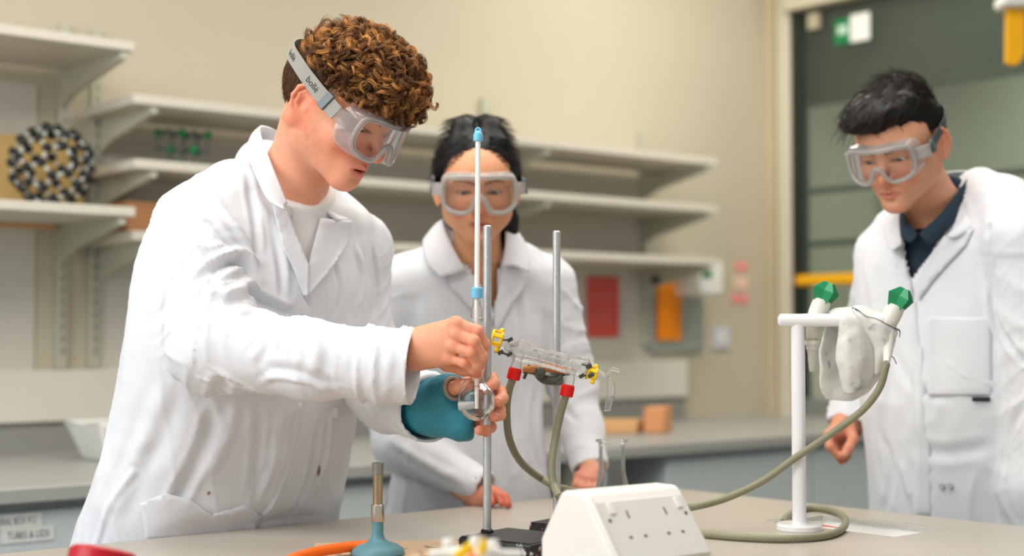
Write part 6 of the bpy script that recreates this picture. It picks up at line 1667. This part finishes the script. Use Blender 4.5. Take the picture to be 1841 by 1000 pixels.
b = MB(); b.lathe([(0.0062, 0), (0.0098, 0.002), (0.0098, 0.014), (0.0062, 0.016)], P(962, 668, DK - 0.013), Vector((1, 0.1, 0)), 20); b.build('boss_nut', M_zinc, cl)
b = MB(); b.tube([P(940, 668, DK - .008), P(962, 669, DK - .008)], 0.0032, 10); b.tube([P(952, 656, DK - .012), P(942, 681, DK - .008)], 0.0026, 10); b.build('wing_screw', M_gun, cl)
b = MB(); b.tube([P(1004, 674, DK + .01), P(1024, 672, DK)], 0.0028, 10); b.build('clamp_shaft', M_gun, cl)
b = MB(); c_ = P(1001, 678, D2s); b.lathe([(0.0068, -0.013), (0.0115, -0.013), (0.0115, 0.013), (0.0068, 0.013)], c_, (0, 0, 1), 20); b.build('rod_socket', M_zinc, cl)

# receiver adaptor hanging from the end
rc = thing('receiver_adaptor', 'small bent clear glass tube hanging beyond the condenser end', 'glass adaptor', P(1098, 690, DC))
along(P(1066, 668, DC), P(1090, 683, DC), [(0.0085, 0), (0.0080, 0.5), (0.0052, 1.0)], M_frost, 'cone_joint', rc, 20)
b = MB(); b.tube(crom([P(1088, 682, DC), P(1094, 684, DC), P(1098, 690, DC), P(1099, 705, DC), P(1095, 722, DC), P(1092, 739, DC)], 6), [0.0046] * 6 + [0.0052 + 0.0002 * i for i in range(12)] + [0.0070 - 0.0002 * i for i in range(13)], 18, cap=False); b.build('drip_tube', M_cond, rc)
b = MB(); b.tube([P(1092, 738.5, DC) + Vector((math.cos(w) * 0.0048, math.sin(w) * 0.0048, 0)) for w in [i * math.pi / 12 for i in range(24)]], 0.0008, 6, closed=True); b.build('tube_lip', M_frost, rc)
b = MB(); b.tube(crom([P(1090, 684, DC), P(1093, 672, DC), P(1100, 664, DC), P(1108, 665, DC), P(1114, 667, DC)], 6), 0.0030, 12, cap=False); b.build('vent_arm', M_cond, rc)
b = MB(); b.tube([P(1099, 712, DC) + Vector((0, 0, 0)), P(1099, 716, DC)], 0.0048, 12); b.build('constriction', M_frost, rc)

# hoses
M_hose = mat('olive_rubber', (0.53, 0.52, 0.42), 0.5, var=0.07, vscale=60, bump=0.1)
def hose(label, pts, r=0.0062, grp='olive rubber water hoses'):
    c = crom(pts, 9); o = MB().tube(c, r, 16).build('rubber_hose', M_hose); tag(o, label, 'hose', grp); return o
rz = 0.0066
def H(px, py, z=None): return onz(px, py, ZB + (rz if z is None else z))
hose('olive hose from the left red cap, running along the bench up to the covered tap',
     [P(923.0, 680, DC), P(915, 702, DC + 0.005), P(911, 740, DC + 0.02), P(916, 790, DC + .05), P(936, 830, DC + .09), P(972, 860, DC + .12), P(1010, 878, 2.46), H(1068, 889), H(1130, 902), H(1200, 918), P(1235, 914, 2.44), P(1300, 898, 2.44), P(1370, 866, 2.44), P(1425, 827, 2.43), P(1490, 783, 2.42), P(1548, 740, 2.41), P(1580, 700, 2.40), P(1592, 662, 2.395), P(1594, 654, 2.395)])
hose('olive hose from the right red cap, looping round the tap pillar foot into the sink',
     [P(1018, 710, DC), P(1009, 740, DC + 0.005), P(998, 790, DC - 0.0), P(992, 835, DC - 0.02), P(996, 872, DC - 0.03), P(1012, 900, 2.24), H(1050, 925), H(1110, 945), H(1180, 955), H(1250, 960), H(1330, 967), H(1420, 970), H(1490, 962), H(1520, 942), H(1512, 922), P(1480, 912, 2.50), P(1445, 913, 2.52), P(1415, 929, 2.50), P(1400, 945, 2.47), P(1392, 965, 2.44)] if False else
     [P(1018, 710, DC), P(1009, 740, DC + 0.005), P(998, 790, DC - 0.0), P(992, 835, DC - 0.02), P(996, 872, DC - 0.03), P(1012, 900, 2.26), H(1050, 925), H(1110, 945), H(1180, 953), H(1250, 959), H(1330, 966), H(1420, 969), H(1490, 962), H(1519, 945), H(1512, 925), H(1480, 915), H(1445, 915), H(1418, 927), H(1408, 940)])

# conical flask
DF = 2.10
cf = thing('conical_flask', 'clear glass conical flask with white graduations, standing behind the socket box', 'flask', (P(1100, 800, DF).x, DF, ZB))
bx, by = P(1100, 800, DF).x, DF
zt_ = zpx(790, DF) - ZB
prof = [(0.0, 0.0012), (0.040, 0.0012), (0.0455, 0.004), (0.0478, 0.010), (0.0470, 0.016)] + [(0.0470 - (0.0470 - 0.0205) * sm(np.array(t), 0, 1).item() ** 1.0 if False else 0.0470 - (0.0470 - 0.0205) * t, 0.016 + (zt_ - 0.050 - 0.016) * t) for t in (0.25, 0.5, 0.75, 0.95)] + [(0.0200, zt_ - 0.046), (0.0194, zt_ - 0.038), (0.0192, zt_ - 0.010), (0.0198, zt_ - 0.005), (0.0225, zt_ - 0.002), (0.0235, zt_ - 0.0005), (0.0225, zt_)]
MB().lathe(prof, (bx, by, ZB), (0, 0, 1), 56, False).build('flask_body', M_thin, cf, angle=80)
MB().lathe([(max(r - 0.0016, 0.0005), h + (0.0016 if h < .005 else 0)) for r, h in prof[:-3]], (bx, by, ZB), (0, 0, 1), 56, False).build('inner_wall', M_thin, cf, angle=80)
b = MB(); b.tube([Vector((bx + math.cos(w) * 0.0226, by + math.sin(w) * 0.0226, ZB + zt_ - 0.001)) for w in [i * math.pi / 24 for i in range(48)]], 0.0014, 8, closed=True); b.build('rim', M_cond, cf)
# graduations, printed on the far wall and so seen back to front
M_wprint = mat('white_print', (0.97, 0.97, 0.97), 0.6, var=0.0)
def on_cone(ang, h, out=0.0006):
    r = float(np.interp(h, [q[1] for q in prof[3:]], [q[0] for q in prof[3:]])) + out
    return Vector((bx + math.sin(ang) * r, by + math.cos(ang) * r, ZB + h))
b = MB()
def strip(a0_, a1_, h0, h1, n=6):
    for i in range(n):
        x0, x1 = a0_ + (a1_ - a0_) * i / n, a0_ + (a1_ - a0_) * (i + 1) / n
        b.add([on_cone(x0, h0), on_cone(x1, h0), on_cone(x1, h1), on_cone(x0, h1)], [(0, 1, 2, 3)])
for i, h in enumerate((0.070, 0.092)): strip(0.42, 0.72, h, h + 0.0009)
strip(0.42, 0.45, 0.050, 0.0928); strip(-0.62, -0.02, 0.0830, 0.0838); strip(-0.04, -0.02, 0.066, 0.083)
for k in range(24): 
    w0, w1 = 2 * math.pi * k / 24, 2 * math.pi * (k + 1) / 24
    for rr_ in ((0.0050, 0.0057),):
        def cc(w, r): return on_cone(-0.34 + math.cos(w) * r / 0.030, 0.0905 + math.sin(w) * r)
        b.add([cc(w0, rr_[0]), cc(w1, rr_[0]), cc(w1, rr_[1]), cc(w0, rr_[1])], [(0, 1, 2, 3)])
for txt, a_0, h_0, sz in (('250', 0.40, 0.0885, 0.0075), ('200', 0.40, 0.0665, 0.0075), ('250 ml', -0.05, 0.0745, 0.0075), ('Q', -0.27, 0.0885, 0.0062)):
    tv, tf = text_mesh(txt, sz); w_ = max(v[0] for v in tv)
    b.add([on_cone(a_0 - v[0] / 0.034, h_0 + v[1]) for v in tv], tf)
b.build('graduation_print', M_wprint, cf, smooth=False)

# white sloping socket box
M_socket = mat('socket_white', (0.90, 0.895, 0.87), 0.4, var=0.012, bump=0.03); M_sock2 = mat('socket_plate', (0.86, 0.855, 0.83), 0.4, var=0.012)
bx_ = thing('bench_socket', 'white sloping double socket box at the front of the bench', 'socket', onz(1110, 1060, ZB))
# corners: near end face (left) and its long sloping face (right)
zt2 = zpx(884, 1.90)
def Q(px, py, D): return P(px, py, D)
f0 = onz(968, 1034, ZB); 
ed = Vector((0.79, 0.61, 0)).normalized()          # long direction, going away to the right
pd = Vector((0.61, -0.79, 0)).normalized()         # out of the sloping face, towards the camera right
A0 = P(1010, 893, 1.92); A0z = A0.z
c0 = Vector((A0.x, A0.y, 0))
Hh = zt2 - ZB; Lb = 0.172
sec = [(-0.045, 0.0), (-0.045, 0.055), (-0.004, Hh - 0.004), (0.004, Hh), (0.040, Hh), (0.048, Hh - 0.006), (0.112, 0.034), (0.112, 0.0)]
pts = [c0 + pd * s_ + Z * (ZB + h + 0.0005) for s_, h in sec]
b = MB(); b.prism(pts, ed * Lb); b.build('casing', M_socket, bx_, bevel=0.005, bseg=3)
sl0 = c0 + pd * 0.0485 + Z * (ZB + Hh - 0.006); sl1 = c0 + pd * 0.112 + Z * (ZB + 0.034)
sd = (sl1 - sl0); sn = ed.cross(sd).normalized(); sn = -sn if sn.z < 0 else sn
def SOCK(u, v, h): return sl0 + ed * (Lb * u) + sd * v + sn * h
b = MB(); b.box(SOCK(0.5, 0.52, 0.0015), ed * Lb * 0.46, sd * 0.44, sn * 0.0022); b.build('face_plate', M_sock2, bx_, bevel=0.0016)
b = MB(); b.box(SOCK(0.02, 0.5, 0.003), ed * 0.003, sd * 0.5, sn * 0.003); b.build('end_ridge', M_socket, bx_, bevel=0.002)
M_hole = mat('socket_hole', (0.25, 0.25, 0.25), 0.8); M_screw = mat('screw_head', (0.35, 0.35, 0.35), 0.4, metal=0.8)
for cu in (0.31, 0.70):
    for du, dv_, wu, wv in ((0, 0.30, 0.0012, 0.055), (-0.075, 0.62, 0.0024, 0.018), (0.075, 0.62, 0.0024, 0.018)):
        g = MB(); g.box(SOCK(cu + du, dv_, 0.0038), ed * wu, sd * wv, sn * 0.0002); g.build('socket_slot', M_hole, bx_, smooth=False)
    g = MB(); g.box(SOCK(cu + (0.17 if cu > .5 else -0.14), 0.20, 0.0045), ed * 0.0050, sd * 0.08, sn * 0.0016); g.build('rocker_switch', M_socket, bx_, bevel=0.0012)
for cu in (0.11, 0.90):
    g = MB(); g.lathe([(0.0026, 0), (0.0022, 0.0012)], SOCK(cu, 0.36, 0.0035), sn, 16); g.build('fixing_screw', M_screw, bx_)

# white gas tap turret at the bottom of the picture
DG = 1.55
def G(px, py, dd=0.0): return P(px, py + 3, DG + dd)
gt = thing('gas_turret', 'blurred white gas tap turret with yellow levers at the bottom centre', 'gas tap', onz(855, 1160, ZB))
b = MB(); c_ = G(855, 1010); b.lathe([(0.030, ZB - c_.z), (0.028, ZB - c_.z + 0.01), (0.014, ZB - c_.z + 0.02), (0.013, -0.012), (0.019, -0.008), (0.019, 0.010), (0.012, 0.015)], c_, (0, 0, 1), 28); b.build('pillar', M_white, gt)
for (x0, x1, r0_, r1_) in ((845, 772, 0.0075, 0.0042), (865, 940, 0.0075, 0.0042)):
    p0_, p1_ = G(x0, 992), G(x1, 993); along(p0_, p1_, [(r0_, 0), (r0_, 0.3), (r1_ * 1.25, 0.5), (r1_, 0.52), (r1_ * 1.15, 0.7), (r1_, 0.72), (r1_ * 1.1, 0.9), (r1_ * 0.8, 1.0)], M_white, 'hose_nozzle', gt, 20, True)
for (x, yt) in ((806, 966), (855, 961), (886, 968)):
    along(G(x, 998, 0.01), G(x, yt, 0.01), [(0.0078, 0), (0.0078, 0.35), (0.0060, 0.4), (0.0068, 0.9), (0.0055, 1.0)], M_white, 'tap_spindle', gt, 20, True)
for (x, y, dx, dz) in ((833, 990, 0.009, 0.0070), (868, 983, 0.0035, 0.0080)):
    b = MB(); b.box(G(x, y, -0.012), (dx, 0, dz), (0, 0.004, 0), (-0.003, 0, 0.0045)); b.build('yellow_lever', M_kyel, gt, bevel=0.002)
b = MB(); b.ball(G(850, 1003, -0.02), 0.006, 14, 10); b.build('orange_button', M_ohose, gt)
# red ridged cap, bottom left
DR = 1.72
q = P(153, 985, DR); rcp = thing('red_cap_bottle', 'red ridged screw cap of a bottle at the lower left edge', 'bottle', (q.x + 0.0, q.y + 0.02, ZB))
M_redc = mat('ridged_red_plastic', (0.72, 0.03, 0.12), 0.35, var=0.05)
cc_ = Vector((q.x + 0.002, q.y + 0.02, ZB)); zt3 = zpx(990, DR) - ZB
tilt = Vector((0.14, 0.30, 1)).normalized()
MB().lathe([(0.0, 0.001), (0.036, 0.001), (0.038, 0.004), (0.038, zt3 - 0.036), (0.030, zt3 - 0.026)], cc_, (0, 0, 1), 40).build('bottle_body', mat('bottle_plastic', (0.88, 0.88, 0.86), 0.4), rcp)
MB().lathe([(0.038, zt3 - 0.026), (0.040, zt3 - 0.024), (0.040, zt3 - 0.003), (0.037, zt3), (0.030, zt3 - 0.001)], cc_, tilt, 56).build('red_cap', M_redc, rcp)
b = MB()
for k in range(40):
    w = 2 * math.pi * k / 40; e = Vector((math.cos(w), math.sin(w), 0)); f_ = tilt.cross(e); e = f_.cross(tilt)
    b.box(cc_ + tilt * (zt3 - 0.0135) + e * 0.040, e * 0.0016, f_ * 0.0017, tilt * 0.010)
b.build('cap_ridges', M_redc, rcp, smooth=False)

# ---- tap pillar with two taps
DP = 2.43
M_enamel = mat('white_enamel', (0.93, 0.93, 0.94), 0.18, var=0.01, coat=0.5)
M_gtap = mat('green_tap_plastic', (0.10, 0.52, 0.33), 0.4, var=0.04); M_cream = mat('tap_cream_plastic', (0.88, 0.87, 0.83), 0.35, var=0.01)
pc = onz(1437, 953, ZB); px0 = Vector((pc.x, pc.y, ZB))
tp = thing('tap_pillar', 'white swan tap pillar with two green handled water taps on the right of the bench', 'tap', px0)
zbar = zpx(576, px0.y)
MB().lathe([(0.0385, 0.0005), (0.0385, 0.008), (0.036, 0.0115), (0.0125, 0.012), (0.012, 0.014)], px0).build('base_flange', M_enamel, tp)
MB().lathe([(0.0116, 0.012), (0.0116, zbar - ZB)], px0, (0, 0, 1), 28).build('pillar', M_enamel, tp)
yb = px0.y
bar0, bar1 = P(1402, 575, yb + 0.0), P(1600, 575, yb - 0.02); bar0.z = bar1.z = zbar
MB().tube([bar0 + Vector((-0.003, 0, 0)), bar0, bar0 * 0.5 + bar1 * 0.5, bar1], [0.006, 0.0105, 0.0112, 0.0112], 24).build('cross_bar', M_enamel, tp)
def tap_head(c, d, name_):
    d = Vector(d).normalized()
    v_ = MB().lathe([(0.0145, -0.012), (0.0155, 0.000), (0.0158, 0.012), (0.0145, 0.022), (0.0120, 0.024)], c, d, 28).build('valve_body', M_cream, tp)
    u_ = d.cross(Vector((0, 1, 0))).normalized(); f_ = d.cross(u_)
    b = MB(); n = 8; ring0 = []; ring1 = []; ring2 = []
    for k in range(n):
        w = 2 * math.pi * k / n + 0.3; r = 0.0265 if k % 2 == 0 else 0.0125
        e = u_ * math.cos(w) + f_ * math.sin(w); ring0.append(c + d * 0.018 + e * r * 0.62); ring1.append(c + d * 0.040 + e * r * 1.0); ring2.append(c + d * 0.055 + e * r * 0.42)
    vs = ring0 + ring1 + ring2; fs = [tuple(range(n))[::-1], tuple(range(2 * n, 3 * n))]
    for a in range(2): fs += [(a * n + k, a * n + (k + 1) % n, (a + 1) * n + (k + 1) % n, (a + 1) * n + k) for k in range(n)]
    b.add(vs, fs); h_ = b.build('tap_handle', M_gtap, v_, smooth=False, bevel=0.001); h_['label'] = 'green star shaped tap handle'
    return v_
cA = P(1468, 560, yb + 0.022); cB = P(1600, 566, yb - 0.02)
tap_head(P(1470, 562, yb + 0.02), (0.36, -0.1, 0.93), 'a'); tap_head(P(1601, 572, yb - 0.02), (0.42, -0.15, 0.9), 'b')
# nozzles below
o_ = P(1459, 585, yb + 0.02)
MB().lathe([(0.010, 0.0), (0.0098, -0.022), (0.0085, -0.024)], o_, (0, 0, 1), 24).build('outlet_neck', M_cream, tp)
MB().lathe([(0.0115, -0.024), (0.0120, -0.026), (0.0120, -0.033), (0.0095, -0.034), (0.0095, -0.041), (0.0078, -0.042), (0.0062, -0.055), (0.0066, -0.056), (0.0052, -0.069), (0.0056, -0.070), (0.0040, -0.079)], o_, (0, 0, 1), 24).build('serrated_nozzle', M_cream, tp)
b = MB(); b.tube([o_ + Vector((math.cos(w) * 0.0112, math.sin(w) * 0.0112, -0.0245)) for w in [i * math.pi / 12 for i in range(24)]], 0.0012, 6, closed=True); b.build('washer', mat('washer_olive', (0.62, 0.60, 0.38), 0.6), tp)
MB().tube([P(1600, 585, yb - 0.02), P(1597, 625, yb - 0.028), P(1594, 652, 2.395)], [0.011, 0.009, 0.0056], 20).build('outlet_neck', M_cream, tp)
# ---- cloth hung over the bar
M_towel = mat('white_towel', (0.89, 0.89, 0.86), 0.95, var=0.10, vscale=22, bump=0.8, bscale=650, sheen=0.3)
nt = M_towel.node_tree; n_ = nt.nodes; pb = n_['Principled BSDF']; src = pb.inputs['Base Color'].links[0].from_socket
tc = n_.new('ShaderNodeTexCoord'); ns = n_.new('ShaderNodeTexNoise'); ns.inputs['Scale'].default_value = 34; ns.inputs['Detail'].default_value = 3; nt.links.new(tc.outputs['Object'], ns.inputs['Vector'])
cr = n_.new('ShaderNodeValToRGB'); cr.color_ramp.elements[0].position = 0.60; cr.color_ramp.elements[1].position = 0.72; nt.links.new(ns.outputs['Fac'], cr.inputs['Fac'])
mx = n_.new('ShaderNodeMix'); mx.data_type = 'RGBA'; mx.inputs['B'].default_value = srgb((0.66, 0.67, 0.67)); nt.links.new(cr.outputs['Color'], mx.inputs['Factor']); nt.links.new(src, mx.inputs['A']); nt.links.new(mx.outputs['Result'], pb.inputs['Base Color'])
tw = thing('cloth', 'damp white cloth with a blue stitched edge hung over the tap bar', 'cloth', P(1540, 640, yb))
def T_(x, y, dd): return P(1440 + x / 4.168, 500 + y / 4.168, yb + dd)
def drape(name, rows, sub=6, amp=0.0012, seed=0):
    R2 = [crom(r, sub) for r in rows]; cols = [crom(c, sub) for c in zip(*R2)]; nr, nc = len(cols[0]), len(cols)
    vs = np.array([tuple(v) for c in cols for v in c]); 
    vs += amp * np.stack([vnoise(vs * 70 + seed), vnoise(vs * 70 + 7 + seed) * 1.8, vnoise(vs * 70 + 13 + seed)], 1)
    fs = np.array([(i * nr + j, (i + 1) * nr + j, (i + 1) * nr + j + 1, i * nr + j + 1) for i in range(nc - 1) for j in range(nr - 1)])
    o = mesh_obj(name, vs, fs, M_towel, tw); s = o.modifiers.new('thickness', 'SOLIDIFY'); s.thickness = 0.0032; s.offset = 0
    return o, cols
# back layer, wide lobe at the left and below
drape('back_layer', [[T_(215, 265, 0.016), T_(330, 232, 0.018), T_(450, 225, 0.018), T_(560, 250, 0.016)],
                     [T_(178, 400, 0.006), T_(300, 380, 0.022), T_(460, 380, 0.020), T_(640, 420, 0.012)],
                     [T_(140, 540, 0.000), T_(270, 560, 0.020), T_(470, 560, 0.022), T_(668, 540, 0.008)],
                     [T_(146, 700, -0.004), T_(280, 720, 0.014), T_(450, 720, 0.018), T_(615, 690, 0.008)],
                     [T_(145, 830, 0.000), T_(250, 850, 0.006), T_(420, 850, 0.012), T_(560, 790, 0.012)],
                     [T_(185, 905, 0.012), T_(270, 918, 0.010), T_(390, 915, 0.014), T_(500, 850, 0.022)]], seed=2)
# front fold over the bar, coming to a point
drape('front_fold', [[T_(205, 262, 0.012), T_(260, 228, 0.008), T_(330, 222, 0.004), T_(385, 222, 0.000)],
                     [T_(275, 300, -0.016), T_(330, 290, -0.022), T_(400, 290, -0.022), T_(470, 310, -0.016)],
                     [T_(280, 420, -0.016), T_(350, 420, -0.028), T_(440, 430, -0.028), T_(520, 460, -0.016)],
                     [T_(262, 560, -0.014), T_(350, 580, -0.030), T_(450, 590, -0.028), T_(550, 610, -0.012)],
                     [T_(285, 700, -0.010), T_(360, 730, -0.026), T_(450, 740, -0.022), T_(540, 720, -0.008)],
                     [T_(325, 860, -0.006), T_(370, 862, -0.014), T_(430, 835, -0.014), T_(500, 790, -0.006)]], seed=5)
_, cl_ = drape('right_fold', [[T_(385, 218, 0.002), T_(440, 212, 0.006), T_(520, 232, 0.010), T_(600, 260, 0.014)],
                     [T_(400, 260, -0.022), T_(480, 290, -0.032), T_(600, 330, -0.032), T_(715, 395, -0.024)],
                     [T_(470, 380, -0.018), T_(540, 400, -0.034), T_(640, 430, -0.036), T_(705, 455, -0.026)],
                     [T_(530, 500, -0.012), T_(580, 500, -0.028), T_(640, 510, -0.032), T_(690, 520, -0.024)],
                     [T_(548, 600, -0.010), T_(575, 600, -0.022), T_(610, 600, -0.024), T_(640, 590, -0.018)],
                     [T_(545, 700, -0.002), T_(560, 720, -0.010), T_(590, 700, -0.010), T_(615, 680, -0.006)]], seed=8)
M_thread = mat('blue_thread', (0.20, 0.25, 0.40), 0.8)
hem = crom([T_(385, 224, -0.004), T_(430, 245, -0.032), T_(490, 288, -0.038), T_(560, 305, -0.040), T_(620, 335, -0.040), T_(690, 372, -0.034), T_(738, 395, -0.026), T_(738, 440, -0.022)], 14)
b = MB()
zz_ = []
for i, p_ in enumerate(hem): zz_.append(p_ + Vector((0, -0.001 * (i % 2), 0.0009 * (1 if i % 2 else -1))))
b.tube(zz_, 0.0008, 6); b.build('blue_stitching', M_thread, tw)
hem = crom([T_(618, 580, -0.024), T_(640, 598, -0.026), T_(665, 582, -0.026), T_(695, 600, -0.024), T_(716, 645, -0.022)], 8)
b = MB(); b.tube(hem, 0.0008, 6); b.build('loose_thread', M_thread, tw)
# red mark beside the flange
q0_, q1_ = onz(1466, 946, ZB), onz(1500, 950, ZB)
b = MB(); b.box((q0_ + q1_) / 2 + Z * 0.0022, (q1_ - q0_) / 2, Vector((0.006, -0.012, 0)), Z * 0.0006); o = b.build('red_strip', mat('red_strip', (0.92, 0.25, 0.16), 0.5)); tag(o, 'thin red strip lying at the edge of the sink beside the tap pillar', 'strip')
